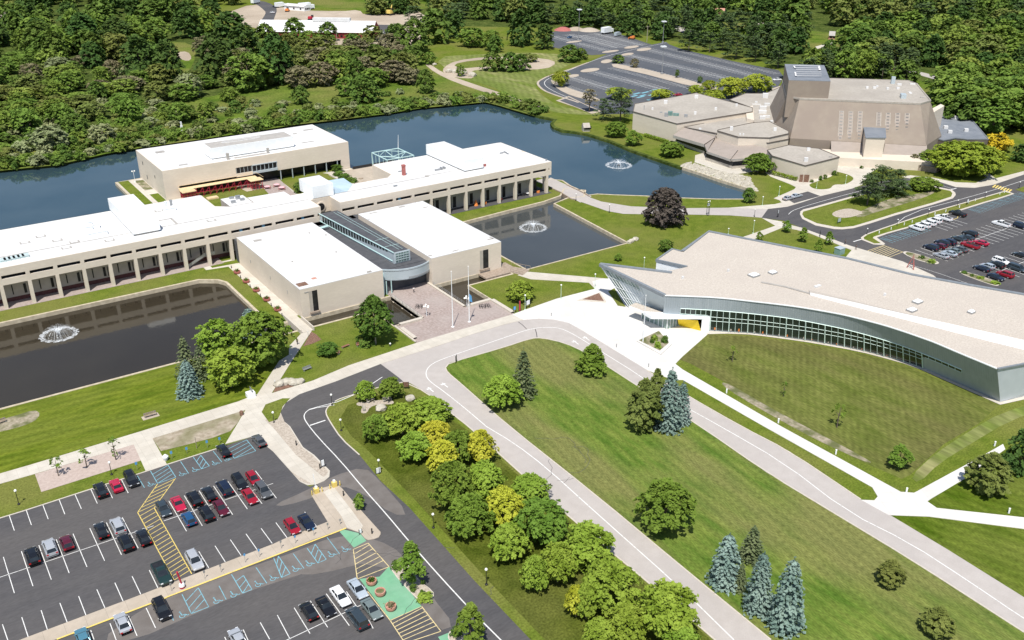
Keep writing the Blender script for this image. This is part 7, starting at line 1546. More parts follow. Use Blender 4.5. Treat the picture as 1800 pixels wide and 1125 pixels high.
for kd, col, u, v, hd, lab in [
 ('suv','black',176.7,861,U,'black suv at the grass kerb left of the bright red coupe'),('coupe','brightred',204,852,U,'bright red coupe between two black suvs at the grass kerb'),('suv','black',230.7,842,D,'black suv facing out right of the bright red coupe at the kerb'),
 ('sedan','black',393,791,U,'black sedan beside the widest blue hatched bay'),('sedan','grey',455,773.5,U,'dark grey sedan alone at the far corner by the concrete walk'),
 ('sedan','slate',287,893,D,'dark slate sedan next to the yellow hatched crossing'),('coupe','brightred',313.5,885,D,'red sports car beside the dark slate sedan'),('suv','black',341.5,876,U,'black suv right of the red sports car'),('sedan','black',367.5,867,U,'black sedan between two big dark cars in the middle row'),('van','navy',394.3,857,U,'dark blue minivan in the middle row'),('suv','black',421.5,847.5,D,'black suv with a roof rack right of the dark blue minivan'),('hatch','red',445,840.5,D,'dark red hatchback at the end of the middle row'),
 ('suv','grey',463,862,D,'silver grey suv at the right end of the front row'),('sedan','red',439,872,D,'red sedan left of the silver grey suv'),('sedan','maroon',388,892,D,'maroon sedan alone in front of the dark blue minivan'),('suv','black',362.5,902,U,'black suv between the blue hatchback and the maroon sedan'),('hatch','blue',331.5,911,U,'bright blue hatchback near the yellow crossing'),
 ('hatch','red',513.5,925,D,'red hatchback at the tan median'),('coupe','navy',539,916.5,D,'dark blue coupe at the tan median next to the red hatchback'),('suv','silver',342,985.5,D,'silver suv at the foot of the yellow crossing'),('pickup','green',284,1008,D,'dark green pickup at the foot of the yellow crossing'),
 ('sedan','black',252,943.5,U,'black sedan left of the yellow crossing'),('suv','black',221,953.5,U,'black suv in front of a silver suv left of the crossing'),('suv','silver',207,924,U,'silver suv with a sunroof behind a black suv'),('sedan','black',178,931.5,U,'black sedan left of the silver suv with a sunroof'),
 ('hatch','maroon',117,953,U,'maroon hatchback right of a silver suv in the left row'),('suv','silver',87.7,962,U,'silver suv between a black suv and a maroon hatchback'),('suv','black',57,977,U,'leftmost black suv of the middle row'),
 ('suv','black',284,1070.5,D,'black suv below the tan median by the blue bays'),('sedan','silver',215,1094,U,'silver sedan below the tan median'),('sedan','teal',146,1121,U,'blue sedan cut by the bottom edge below the median'),('sedan','silver',418,1122,U,'silver sedan cut by the bottom edge in the lower lot'),
 ('hatch','black',542.5,1073.5,U,'black hatchback leftmost in the lower lot group'),('coupe','black',572.5,1065,D,'black coupe between a black hatchback and a white sedan'),('sedan','white',598.5,1047.5,D,'white sedan in the lower lot group'),('sedan','pale',628.5,1034.5,D,'pale blue sedan beside the green pad'),('sedan','sage',653,1070,D,'grey green sedan beside the green pad below the pale one'),('van','slate',628,1086,U,'dark minivan in front of the white sedan')]:
    put_car(kd, col, u, v, hd, lab, g1_)
# east lot: nose-in direction follows the stall lines
h1 = EA+math.pi/2-math.pi; h2 = EA-math.pi/2
NW = EA+math.pi/2 ; SE_ = EA-math.pi/2
g2_ = 'cars parked in the east lot'
for kd, col, u, v, hd, lab in [
 ('suv','white',1611.3,400,NW,'first white car of the white row by the grass strip'),('suv','white',1623,395.5,NW,'second white car of the white row'),('suv','white',1633,391.5,NW,'third white car of the white row'),('suv','white',1643,387.3,NW,'fourth white car of the white row'),('pickup','white',1659,382.5,NW,'large white pickup at the end of the white row'),
 ('pickup','black',1683.5,375,NW,'black pickup with a white cab left of the blue bays'),('pickup','white',1760,393.3,NW,'white pickup alone in the upper row of the east lot'),('suv','navy',1795,397,SE_,'dark blue suv cut by the right edge of the picture'),
 ('suv','black',1705,410.5,NW,'black suv at the head of the upper row'),('sedan','slate',1686,418.7,NW,'slate sedan left of the black suv'),('sedan','slate',1699.5,416.7,NW,'second slate sedan squeezed beside the black suv'),('suv','navy',1636.7,434.5,NW,'navy suv at the left end of the row'),('hatch','maroon',1651.5,432,NW,'maroon hatchback between navy suvs'),('suv','navy',1656.5,426.5,NW,'navy suv behind the maroon hatchback'),('suv','navy',1667.5,425,NW,'rear navy suv next to the slate sedans'),
 ('sedan','silver',1654.7,448.7,NW,'silver sedan in the near half of the double row'),('sedan','pale',1669,444.8,NW,'pale blue sedan right of the silver one'),('sedan','sage',1677,440.5,NW,'grey green sedan third from the left in the near half'),('sedan','grey',1688,437.3,NW,'grey sedan left of the red pickup'),('pickup','red',1705.5,430.7,NW,'red pickup in the east lot'),('sedan','brightred',1724,426,NW,'red sedan behind the red pickup'),
 ('sedan','navy',1725.6,471,NW,'dark blue sedan at the corner of the lower block'),('hatch','pale',1736,467.2,NW,'pale silver hatchback beside the dark blue sedan'),('suv','black',1751,465,NW,'black suv beside the pale hatchback'),('suv','white',1759.5,459,SE_,'white suv behind the black suv in the lower block'),('sedan','navy',1750.6,486.5,SE_,'navy sedan in front by the lower island'),('suv','red',1767,481.7,NW,'dark red suv right of the navy sedan'),('van','slate',1788,471,SE_,'slate minivan near the right edge'),('sedan','black',1794,447.8,NW,'black sedan at the right edge above the slate minivan'),
 ]: put_car(kd, col, u, v, hd, lab, g2_)
A2 = math.atan2(G(1420,336.7)[1]-G(1378.7,347.5)[1], G(1420,336.7)[0]-G(1378.7,347.5)[0])-math.pi/2
for kd, col, u, v, hd, lab in [('sedan','silver',1386,347.5,A2,'silver sedan in front of the theatre nearest the lake'),('sedan','pale',1400.5,343.5,A2,'pale sedan beside the silver one in front of the theatre'),
 ('sedan','white',1366,139.5,1.2,'white car at the lot edge beside the fly tower'),('sedan','black',1373.5,136,1.2,'black car half hidden behind the white one beside the fly tower'),('suv','slate',1300,143,.4,'dark teal car between yellow green trees in the far lot'),('sedan','red',1191,166,1.0,'red car behind the theatre roof edge'),('sedan','silver',1322,172,1.2,'silver car just above the rear theatre roof'),('coupe','blue',1001,65,1.9,'lone blue car in the upper far lot'),
 ('sedan','white',669.5,57,1.7,'white car beside the barn'),('sedan','white',478.5,21.5,.3,'white car on the construction road'),('van','navy',483.5,11.5,.4,'dark van at the top of the construction road')]: put_car(kd, col, u, v, hd, lab, 'cars parked elsewhere')
# ------------------------------------------------------------------ lamps, signs, posts
def lamp(u, v, vt, post, lab, group, heads=1, r=.26, pr_=.07):
    x, y = G(u, v); h = HT(x, y, vt)-r; t = thing('street_lamp', (x, y, 0), lab, 'lamp', group)
    k = MB(); k.tube((x,y,0),(x,y,h),pr_,pr_*.8,8); k.lathe([(.25,0),(.25,.18),(.1,.25)], 8, (x, y, 0)); k.build('post', M[post], t)
    for i in range(heads):
        dx = (i-(heads-1)/2)*.8; k = MB(); k.lathe([(.02,0),(r*.7,.08),(r,r),(r*.7,r*1.75),(.03,r*2)], 10, (x+dx, y, h)); k.build('globe', M['globe'], t)
        if heads > 1: k = MB(); k.tube((x,y,h-.15),(x+dx,y,h+.05),.04,n=5); k.build('arm', M[post], t)
    return t
for i, (u, v, vt, lab) in enumerate([(33.3,886.7,862.5,'black lamp post on the grass strip at the left edge'),(196.5,834.5,813,'black lamp post between the brick strip and the bright red coupe'),(481.7,743,725,'black lamp post on the small grass island'),(583.7,712,694,'black lamp post inside the bend of the access road'),(667,832,809,'lamp post with a white board on the verge of the access road'),(762,928,904,'lamp post beside the middle of the tree belt'),(855,1028,1001,'lowest lamp post beside the tree belt'),(600,757,738,'lamp post at the top of the tree belt verge'),(686,655.5,652,'') if 0 else (686,608,604,'low pale path light below the round headed maple')]):
    lamp(u, v, vt, 'black', lab, 'black globe lamps along the access road')
for u, v, vt, lab in [(986,526,501,'mint green lamp post on the lawn west of the plaza'),(923,545,519,'mint green lamp post beside the white notice board'),(1045.6,507,482,'mint lamp post where the footpath meets the plaza'),(1131.8,472,453,'mint lamp post behind the glass prow'),(1323.7,410.5,388,'mint lamp post behind the curved roof by the footpath'),(1280,412,402,'short mint lamp post behind the curved roof'),(1339.8,361.5,346,'lamp post on the lawn at the lake tip'),(1369,344.5,328,'lamp post beside the small theatre parking bay'),(1486,323.5,309,'lamp post on the theatre lawn island'),(1435,331,317,'slim lamp post at the edge of the theatre lawn island')]: lamp(u, v, vt, 'mint_pole', lab, 'mint green globe lamps', r=.24)
for u, v, vt, lab in [(1012.4,352.7,341,'lamp post at the lakeside road bridge'),(1071,373.6,360,'lamp post on the lower edge of the lakeside road'),(1244.3,379,354,'taller lamp post with double heads at the lakeside road'),(1326,381,368,'lamp post where the pale road turns dark'),(1523.6,412,402,'first lamp post of the east verge'),(1576.7,397,386,'second lamp post of the east verge'),(1631,381,368,'third lamp post of the east verge'),(1682,364,352,'fourth lamp post of the east verge'),(1731.5,348,338,'fifth lamp post of the east verge'),(1791,331,320,'lamp post at the right edge of the east verge'),(1647.5,325,316,'lamp post at the stop line behind the traffic island')]: lamp(u, v, vt, 'black', lab, 'lamps along the east roads', heads=2 if u == 1244.3 else 1, r=.22)
for u, v, vt, lab in [(1017,72,17,'tall floodlight mast in the upper far lot'),(1163.4,130.5,82,'tall floodlight mast in the long island of the far lot'),(1165,76,38,'floodlight mast at the end of the far road')]:
    x, y = G(u, v); h = HT(x, y, vt); t = thing('light_mast', (x, y, 0), lab, 'light mast', 'masts of the far lot'); k = MB(); k.tube((x,y,0),(x,y,h),.22,.12,8); k.lathe([(.9,0),(.9,1),(.6,1.1)], 8, (x, y, 0)); k.build('pole', M['greymetal'], t)
    for a in range(4): k = MB(); cx, cy = x+1.1*math.cos(a*1.57+.5), y+1.1*math.sin(a*1.57+.5); k.box(cx-.6, cx+.6, cy-.5, cy+.5, h-.2, h+.4); k.tube((x,y,h-.3),(cx,cy,h),.08,n=4); k.build('floodlight', M['white_metal'], t)
def signpost(u, v, vt, face, lab, group='small sign posts', w_=.32, hh=.46):
    x, y = G(u, v); z0 = .13 if 280 < u < 620 and v > 900 else .0; h = max(1.2, HT(x, y, vt)); t = thing('sign_post', (x, y, z0), lab, 'sign', group)
    k = MB(); k.tube((x,y,z0),(x,y,h),.035,n=6); k.build('post', M['greymetal'], t); k = MB(); k.box(x-w_/2, x+w_/2, y-.05, y-.03, h-hh, h+.02); k.build('sign_plate', M[face], t)
ORD = ['first','second','third','fourth','fifth','sixth','seventh','eighth','ninth','tenth']
for i, (u, v, vt) in enumerate([(302,1040,1025),(360.7,1018,1003),(389,1006.7,992),(431.6,989.6,973),(456.4,980,965),(494.7,964.7,950),(519.7,956,941),(552,942.7,928),(576.7,932,919),(598.4,922.7,912)]): signpost(u, v, vt, 'sign_blue' if i in (3,4,6,7) else 'greymetal', ORD[i]+' small sign along the tan median counted from the left', 'signs on the tan median')
for i, (u, v, vt) in enumerate([(241.5,827,812),(302.7,807,793),(329,797.3,786),(365,787.3,774),(386.7,779.3,768.5)]): signpost(u, v, vt, 'sign_blue', ORD[i]+' light blue parking sign in the grass above the hatched bays', 'blue signs above the hatched bays', .42, .6)
x, y = G(346,788); k = MB(); k.tube((x,y,0),(x,y,2.6),.07,n=6); tag(k.build('wooden_post', M['wood']), 'plain brown post among the blue parking signs', 'post')
for i, (u, v, vt) in enumerate([(542,592,582),(512.6,631,622),(484,680,668)]): signpost(u, v, vt, 'white_metal', ['small sign post at the foot of the west footbridge','sign post under the large tree beside the footpath','sign post beside the boulders'][i], None, .2, .3)
def bollard(name, u, v, h, r, m, lab, group, cap=None, z=0):
    x, y = G(u, v); k = MB(); k.lathe([(r,0),(r,h*.82),(r*.8,h*.86)], 10, (x, y, z)); t = thing(name, (x, y, z), lab, 'bollard', group); k.build('post', M[m], t)
    k = MB(); k.lathe([(r*1.15,h*.86),(r*1.15,h*.97),(r*.5,h)], 10, (x, y, z)); k.build('cap', M[cap or m], t)
for i, (u, v) in enumerate([(1277,691),(1368,743.5),(1469,798.5),(1593,866),(1773,902),(1748,784)]): bollard('path_light', u, v, 1.1, .16, 'white_metal', ORD[i]+' white bollard light along the right hand path', 'white bollard lights', 'globe')
for i, (u, v) in enumerate([(521,783.5),(562.7,824.5),(604,872.5),(654,939)]): bollard('bollard', u, v, 1.1, .12, 'black', ORD[i]+' black bollard in the gravel beside the access road', 'black bollards', z=.1)
for i, (u, v) in enumerate([(407,472),(423,489),(440,505),(458,521.5),(477,538),(496,556)]): bollard('path_light', u, v, .9, .12, 'black', ORD[i]+' small black path light along the gallery walk', 'gallery walk lights')
for i, (u, v) in enumerate([(1545,411),(1566,404.5),(1589,396.5),(1603,392),(1643,378),(1662,373.5),(1686,366),(1702,358.5),(1714,354),(1757,342.5),(1765,339.5)]): bollard('marker_post', u, v, .9, .13, 'white_metal', 'small white marker post on the east verge', 'white markers on the east verge', 'globe', z=.12)
for i, (u, v) in enumerate([(1083.5,611),(1140,645.5),(969,556),(1369,341.5)]): bollard('bollard', u, v, 1.0, .11, 'greymetal', ['grey bollard on the plaza beside the right drive','grey bollard on the plaza near the olive tree','thin grey post at the top of the plaza','small post on the lawn by the theatre parking'][i], None)
# planters
def planter(u, v, r, h, m, plant, lab, group, z=0.05):
    x, y = G(u, v); t = thing('planter', (x, y, z), lab, 'planter', group); k = MB(); k.lathe([(r*.72,0),(r,h*.5),(r*1.02,h),(r*.82,h),(r*.8,h*.75)], 16, (x, y, z)); k.build('pot', M[m], t)
    if plant:
        rg = np.random.default_rng(int(u)); P = np.column_stack([x+rg.normal(size=120)*r*.35-t.location.x, y+rg.normal(size=120)*r*.35-t.location.y, h*.8+rg.random(120)*r*.7]); o = bpy.data.objects.new('plant', quads_mesh('plant', leaf_quads(P, rg.normal(size=(120,3))+[0,0,1], .14, rg), L_[plant])); COL.objects.link(o); o.parent = t
    else: k = MB(); k.lathe([(r*.79,h*.74),(r*.79,h*.76)], 16, (x, y, z)); k.build('soil', M['soil'], t)
planter(653.3,1027,.85,.85,'terracotta','green','round terracotta planter with a green shrub on the green pad','planters on the green pad'); planter(668.7,1046,.85,.85,'terracotta',None,'middle terracotta planter with bare soil on the green pad','planters on the green pad'); planter(687.3,1071.5,.85,.85,'terracotta','brown','lowest terracotta planter with dry plants on the green pad','planters on the green pad')
for i, (u, v) in enumerate([(417,481),(433,497),(450.7,512.5),(469,529),(488,546.5)]): planter(u, v, .95, .8, 'planter_red', 'green', ORD[i]+' reddish planter along the gallery walk from the arcade end', 'reddish planters along the gallery walk')
# benches
def bench(u, v, rz, m, lab, L=2.2, z=0., back=True, pad=None):
    x, y = G(u, v); t = thing('bench', (x, y, z), lab, 'bench', None, rz)
    def part(nm, bxs, mm):
        k = MB()
        for b in bxs: k.box(*b)
        me = bpy.data.meshes.new(nm); me.from_pydata(k.v, [], k.f); me.materials.append(M[mm]); o = bpy.data.objects.new(nm, me); COL.objects.link(o); o.parent = t
    part('seat', [(-L/2,L/2,-.28+i*.15,-.16+i*.15,.42,.48) for i in range(4)], m)
    if back: part('backrest', [(-L/2,L/2,.30,.36,.55+i*.13,.66+i*.13) for i in range(3)], m)
    for sx in (-1, 1): part('leg', [(sx*L*.42-.06,sx*L*.42+.06,-.25,.3,0,.42),(sx*L*.42-.04,sx*L*.42+.04,.26,.32,0,.95 if back else .4)], 'greymetal')
    if pad: k = MB(); k.box(-L/2-.4,L/2+.4,-.9,.8,.01,.05); me = bpy.data.meshes.new('pad'); me.from_pydata(k.v, [], k.f); me.materials.append(M[pad]); o = bpy.data.objects.new('pad', me); COL.objects.link(o); o.parent = t
bench(634,607.5,0,'benchwood','reddish wooden bench backed by a shrub under the round headed maple'); bench(607.5,610.5,.2,'benchwood','low backless wooden bench left of the maple', back=False); bench(590.5,621.5,-1.2,'benchwood','wooden bench turned towards the dense green shrub'); bench(540.5,650.5,.2,'greymetal','grey metal bench on the museum lawn near the drive')
bench(264.5,732,.0,'wood','weathered bench on a concrete pad in the west lawn',2.6,pad='median'); bench(-4+6,744,.2,'wood','dark bench beside the dry bed at the left edge')
bench(652,706,.3,'stone','left pale bench on the curved stone pad',2.0); bench(681,705,-.1,'stone','right pale bench on the curved stone pad',2.0); bench(640,719,1.2,'stone','lower pale bench on the curved stone pad',2.0)
sheet('stone_pad', [(626,709),(634,706),(648,708),(662,703),(690,704),(693,708),(688,711),(664,711),(650,716),(645,726),(636,727),(634,722),(638,714),(628,713)], .03, 'gravel', 1)
# boulders
def rock(u, v, s, lab, group, m='stone', seed=1):
    rg = random.Random(seed); x, y = G(u, v); bm = bmesh.new(); bmesh.ops.create_icosphere(bm, subdivisions=2, radius=s)
    for vv in bm.verts: vv.co = Vector((vv.co.x*1.2, vv.co.y, vv.co.z*.75))*rg.uniform(.86, 1.12); vv.co.z += s*.35
    me = bpy.data.meshes.new('boulder'); bm.to_mesh(me); bm.free(); me.materials.append(M[m]); o = bpy.data.objects.new('boulder', me); COL.objects.link(o); o.location = (x, y, 0); tag(o, lab, 'boulder', group)
for i, (u, v, s) in enumerate([(492,677,1.2),(503,674,1.1),(511,673,1.0),(518,675,1.1),(527,673,1.0)]): rock(u, v, s, ORD[i]+' pale boulder in the mulch bed counted from the footpath', 'boulders in the mulch bed', seed=i)
rock(670,720,1.1,'single white boulder beside the stone seats',None,seed=9); rock(721,702,1.0,'flat pale stone right of the stone seats',None,seed=10)
for i, (u, v, s) in enumerate([(1106,427,.8),(1110,425,.9),(1114,423,.7),(1117,422,1.0)]): rock(u, v, s, 'pale rock in the small heap at the corner of the east pond', 'rocks at the east pond corner', seed=20+i)
for i, (u, v, s) in enumerate([(764,114.5,1.2),(790,127,2),(800,128,1.8),(815,130,2),(830,134,2.2)]): rock(u, v, s, 'pale rock beside the dry basin', 'rocks at the dry basin', seed=30+i)
# riprap below the theatre
rg = random.Random(4); k = MB(); rp = GP([(1196,292),(1214,285),(1232,292),(1262,300),(1290,306),(1318,312),(1322,324),(1332,336),(1324,336),(1313,329),(1290,322),(1263,314),(1232,303)])
xs = [p[0] for p in rp]; ys = [p[1] for p in rp]; n = 0
while n < 900:
    x, y = rg.uniform(min(xs), max(xs)), rg.uniform(min(ys), max(ys))
    if not inside((x, y), rp): continue
    n += 1; s = rg.uniform(.3, .9); vs_ = [(x+s*rg.uniform(.7,1.1)*math.cos(a), y+s*rg.uniform(.7,1.1)*math.sin(a), 0) for a in (0,1.2,2.3,3.4,4.4,5.4)]; z = rg.uniform(.15,.5)
    k.add(vs_+[(x+(p[0]-x)*.5, y+(p[1]-y)*.5, z) for p in vs_], [(i,(i+1)%6,6+(i+1)%6,6+i) for i in range(6)]+[tuple(range(6,12))])
tag(k.build('riprap', M['stone']), 'pale riprap stones on the lake bank below the theatre terrace', 'riprap', kind='stuff')
# fountains
def glass_spray():
    m = bpy.data.materials.new('water_spray'); m.use_nodes = True; n = m.node_tree.nodes; l = m.node_tree.links; b = n['Principled BSDF']; b.inputs['Base Color'].default_value = (.86,.9,.93,1); b.inputs['Roughness'].default_value = .6
    g = n.new('ShaderNodeNewGeometry'); t = n.new('ShaderNodeTexNoise'); t.inputs['Scale'].default_value = 3.5; l.new(g.outputs['Position'], t.inputs['Vector']); r = n.new('ShaderNodeMapRange'); r.inputs['From Min'].default_value = .35; r.inputs['From Max'].default_value = .7; r.inputs['To Min'].default_value = .05; r.inputs['To Max'].default_value = .8; l.new(t.outputs[0], r.inputs[0]); l.new(r.outputs[0], b.inputs['Alpha']); return m
M['spray'] = glass_spray()
def fountain(u, v, r, h, lab):
    x, y = G(u, v, WZ); t = thing('fountain', (x, y, WZ), lab, 'fountain', None); rg = random.Random(int(u)); k = MB()
    for i in range(120):
        a = rg.uniform(0, 6.283); rr = r*rg.uniform(.78, 1.08); hh = h*rg.uniform(.8, 1.1); pts = []
        for s in range(9):
            f = s/8; pts.append((x+rr*f*math.cos(a), y+rr*f*math.sin(a), WZ+.1+4*hh*f*(1-f)*(.75+.25*(1-f))))
        for p, q in zip(pts, pts[1:]):
            w_ = .022; dx, dy = -math.sin(a)*w_, math.cos(a)*w_; k.add([(p[0]-dx,p[1]-dy,p[2]),(q[0]-dx,q[1]-dy,q[2]),(q[0]+dx,q[1]+dy,q[2]),(p[0]+dx,p[1]+dy,p[2])], [(0,1,2,3)])
    k.build('water_veil', M['spray'], t)
    k = MB(); k.tube((x,y,WZ),(x,y,WZ+h*.62),.10,.8,12); k.build('centre_jet', M['spray'], t)
    k = MB()
    n_ = 40
    for i in range(n_):
        a0, a1 = 6.283*i/n_, 6.283*(i+1)/n_; r0, r1 = r*(.80+.05*math.sin(i*1.7)), r*(1.06+.05*math.cos(i*2.3)); k.add([(x+r0*math.cos(a0),y+r0*math.sin(a0),WZ+.03),(x+r1*math.cos(a0),y+r1*math.sin(a0),WZ+.03),(x+r1*math.cos(a1),y+r1*math.sin(a1),WZ+.03),(x+r0*math.cos(a1),y+r0*math.sin(a1),WZ+.03)], [(0,1,2,3)])
    k.build('foam_ring', M['spray'], t)
    k = MB(); k.lathe([(.5,-.1),(.5,.12),(.2,.2)], 12, (x, y, WZ)); k.build('float', M['black'], t)
fountain(103.5,588,4.3,2.1,'fountain in the west pond'); fountain(937,400.5,4.3,2.1,'fountain in the east pond'); fountain(1087.5,290.5,5.0,2.0,'fountain in the big lake near the theatre')
# flagpoles
def flagpole(u, v, vt, lab, flag=False):
    x, y = G(u, v); h = HT(x, y, vt); t = thing('flagpole', (x, y, 0), lab, 'flagpole', 'flagpoles'); k = MB(); k.tube((x,y,0),(x,y,h),.13,.06,8); k.lathe([(.4,0),(.4,.15)], 10, (x, y, 0)); k.build('pole', M['white_metal'], t); k = MB(); k.lathe([(.02,0),(.16,.14),(.02,.3)], 8, (x, y, h)); k.build('finial', M['globe'], t)
    if flag: k = MB(); k.add([(x+.1,y,h*.52),(x+.9,y+.15,h*.46),(x+1.1,y+.1,h*.34),(x+.15,y,h*.38)], [(0,1,2,3)]); k.build('flag', M['sign_blue'], t)
flagpole(796,575,478,'left flagpole on the paved terrace'); flagpole(825,566,469,'right flagpole on the paved terrace with a drooping blue flag', True); flagpole(1130,603,520,'white flagpole at the square plaza planter')
for u, v, lab in ((750,556,'cluster lamp with white globes on the west of the terrace'),(821,541,'cluster lamp with white globes beside the east flagpole')):
    x, y = G(u, v); t = thing('cluster_lamp', (x, y, .05), lab, 'lamp', 'cluster lamps'); k = MB(); k.tube((x,y,0),(x,y,2.6),.08,n=6); k.build('post', M['white_metal'], t)
    for a in range(5): k = MB(); k.lathe([(.02,0),(.25,.12),(.28,.3),(.05,.5)], 8, (x+.6*math.cos(a*1.26), y+.6*math.sin(a*1.26), 2.5+.3*(a % 2))); k.build('globe', M['globe'], t)
# bicycles
def bicycle(x, y, rz, lab, group):
    t = thing('bicycle', (x, y, .06), lab, 'bicycle', group, rz)
    def par(nm, k, m): me = bpy.data.meshes.new(nm); me.from_pydata(k.v, [], k.f); me.materials.append(M[m]); o = bpy.data.objects.new(nm, me); COL.objects.link(o); o.parent = t
    for cx in (-.52, .52):
        k = MB(); pts = [(cx+.34*math.cos(a*math.pi/7), 0, .36+.34*math.sin(a*math.pi/7)) for a in range(14)]
        for i in range(14): k.tube(pts[i], pts[(i+1) % 14], .03, n=4)
        par('wheel', k, 'tyre')
    k = MB()
    for p, q in (((-.52,0,.36),(-.1,0,.34)),((-.1,0,.34),(-.22,0,.9)),((-.1,0,.34),(.38,0,.82)),((-.22,0,.82),(.38,0,.86)),((.38,0,.9),(.52,0,.36)),((-.52,0,.36),(-.22,0,.82)),((.36,-.25,.98),(.36,.25,.98)),((.38,0,.85),(.36,0,.98))): k.tube(p, q, .025, n=4)
    par('frame', k, 'black'); k = MB(); k.box(-.34,-.1,-.07,.07,.9,.96); par('saddle', k, 'black')
for i in range(6): x, y = G(843+i*3.4, 541.5-i*.3); bicycle(x, y, 1.2+.2*(i % 3), 'dark bicycle at the rack by the east terrace wall', 'bicycles at the east rack')
for i in range(4): x, y = G(732+i*3.3, 541.5); bicycle(x, y, .6+.3*(i % 2), 'dark bicycle at the west side of the terrace', 'bicycles at the west rack')
# boards and small signs
def board(name, u, v, w_, z0, z1, m, lab, cat='sign', rz=0, post='black'):
    x, y = G(u, v); t = thing(name, (x, y, 0), lab, cat, None, rz)
    def par(nm, b, mm): k = MB(); [k.box(*q) for q in b]; me = bpy.data.meshes.new(nm); me.from_pydata(k.v, [], k.f); me.materials.append(M[mm]); o = bpy.data.objects.new(nm, me); COL.objects.link(o); o.parent = t
    par('panel', [(-w_/2,w_/2,-.05,.05,z0,z1)], m)
    for s in (-1, 1): par('post', [(s*w_/2-.05,s*w_/2+.05,-.06,.06,0,z1+.05)], post)
board('notice_board',928,541,1.5,.9,2.1,'white_metal','white notice board beside a mint lamp post at the lawn edge',rz=.3); board('round_sign',904.5,549.5,.8,.8,1.7,'sign_blue','blue sign at the left end of the lawn edge'); board('banner',913.5,547.5,.5,.3,3.0,'red','tall red and white banner at the lawn edge')
board('direction_sign',802,638,.9,.5,1.9,'black','black frame sign at the corner of the middle lawn',rz=.8); board('direction_sign',714,684,1.2,.6,1.8,'mulch','brown sign at the top of the tree belt',rz=-.6); board('street_sign',1441,416,1.6,.5,1.8,'black','black sign on the triangle lawn beside the road',rz=.7); board('information_sign',1474.5,393,1.6,.6,1.8,'steel_light','pale blue sign on the traffic island'); board('white_sign',665.3,832.5,1.0,.2,1.3,'white_metal','white board at the foot of a lamp post beside the access road')
board('white_sign',568,822,.7,.5,1.7,'white_metal','white ticket sign on the gravel strip near the barrier'); board('street_sign',1367,382,.7,1.4,2.4,'white_metal','white pedestrian sign at the road junction',rz=.3); board('street_sign',1244,378,1.2,3.2,4.2,'white_metal','white panel fixed beside the double headed lamp') 
board('street_sign',1700,360,1.0,.9,1.9,'white_metal','white sign on the east verge behind the black pickup')
x, y = G(441,697.5); t = thing('kiosk', (x, y, .1), 'white map kiosk where the footpath joins the sidewalk', 'kiosk'); k = MB(); k.box(x-.9,x+.9,y-.7,y+.7,.1,1.2); k.build('cabinet', M['white_metal'], t); k = MB(); k.box(x+.2,x+.3,y-.6,y+.7,1.2,2.2); k.build('map_panel', M['greymetal'], t)
x, y = G(425,730); k = MB(); k.lathe([(.4,0),(.42,.9),(.3,1.05)], 10, (x, y, 0)); tag(k.build('litter_bin', M['mulch']), 'dark litter bin at the corner of the dry planting bed', 'litter bin')
x, y = G(291.7,809); k = MB(); k.lathe([(.3,0),(.34,.5),(.55,.55),(.6,.9),(.2,1.3)], 12, (x, y, 0)); tag(k.build('capped_bin', M['cloth_white']), 'white capped post with a tan base beside the lot path', 'bin')
# barrier gates
for i, (u, v, du, lab) in enumerate([(556.5,867,0,'yellow barrier machine with its white arm raised'),(588,856,0,'yellow ticket machine on the other side of the barrier')]):
    x, y = G(u, v); t = thing('barrier', (x, y, .13), lab, 'barrier'); k = MB(); k.box(x-.45,x+.45,y-.35,y+.35,.13,1.15); k.build('cabinet', M['yellow_paint'], t)
    for s in (-1, 1): k = MB(); k.lathe([(.11,0),(.11,.95),(.06,1.02)], 8, (x+s*1.0, y-.3, .13)); k.build('guard_post', M['yellow_paint'], t)
    k = MB(); k.box(x-.2,x+.2,y-.2,y+.2,1.15,1.55); k.build('head', M['white_metal'], t)
    if i == 0: k = MB(); k.tube((x,y,1.1),(x-.25,y+.1,4.3),.07,n=5); k.build('arm', M['white_metal'], t)
x, y = G(320.7,1034); t = thing('marker_figure', (x, y, .13), 'tall red marker with a round white and red base on the crossing', 'marker'); k = MB(); k.lathe([(.42,0),(.5,.35),(.5,.4)], 12, (x, y, .13)); k.build('base', M['red'], t); k = MB(); k.lathe([(.5,.4),(.42,.75),(.2,.85)], 12, (x, y, .13)); k.build('collar', M['white_metal'], t); k = MB(); k.tube((x,y,.9),(x-.35,y+.05,3.4),.13,.16,8); k.build('pole', M['red'], t)
x, y = G(611-3,1110/1.19) if 0 else G(634,940.5); board('white_sign',634,939,.5,.3,1.0,'white_metal','small white box on the median tip')
x, y = G(1475,446); t = thing('utility_cabinet', (x, y, 0), 'green utility cabinet behind the curved roof', 'cabinet'); k = MB(); k.box(x-1.2,x+1.2,y-1,y+1,0,1.9); k.build('cabinet', mat('cabinet_green', c(.20,.32,.31), c(.23,.35,.34), 2, .5), t); k = MB(); k.box(x-1.3,x+1.3,y-1.1,y+1.1,1.9,2.0); k.build('lid', M['steel_light'], t)
x, y = G(1602,472); t = thing('sculpture', (x, y, 0), 'dark red tripod sculpture behind the curved roof', 'sculpture'); k = MB()
for a in (0, 2.1, 4.2): k.tube((x+1.3*math.cos(a),y+1.3*math.sin(a),0),(x+.15*math.cos(a),y+.15*math.sin(a),3.6),.16,.1,6)
k.tube((x-.7,y,1.6),(x+.7,y,1.6),.1,n=5); k.tube((x,y,3.4),(x,y,4.4),.1,n=5); k.build('frame', M['planter_red'], t)
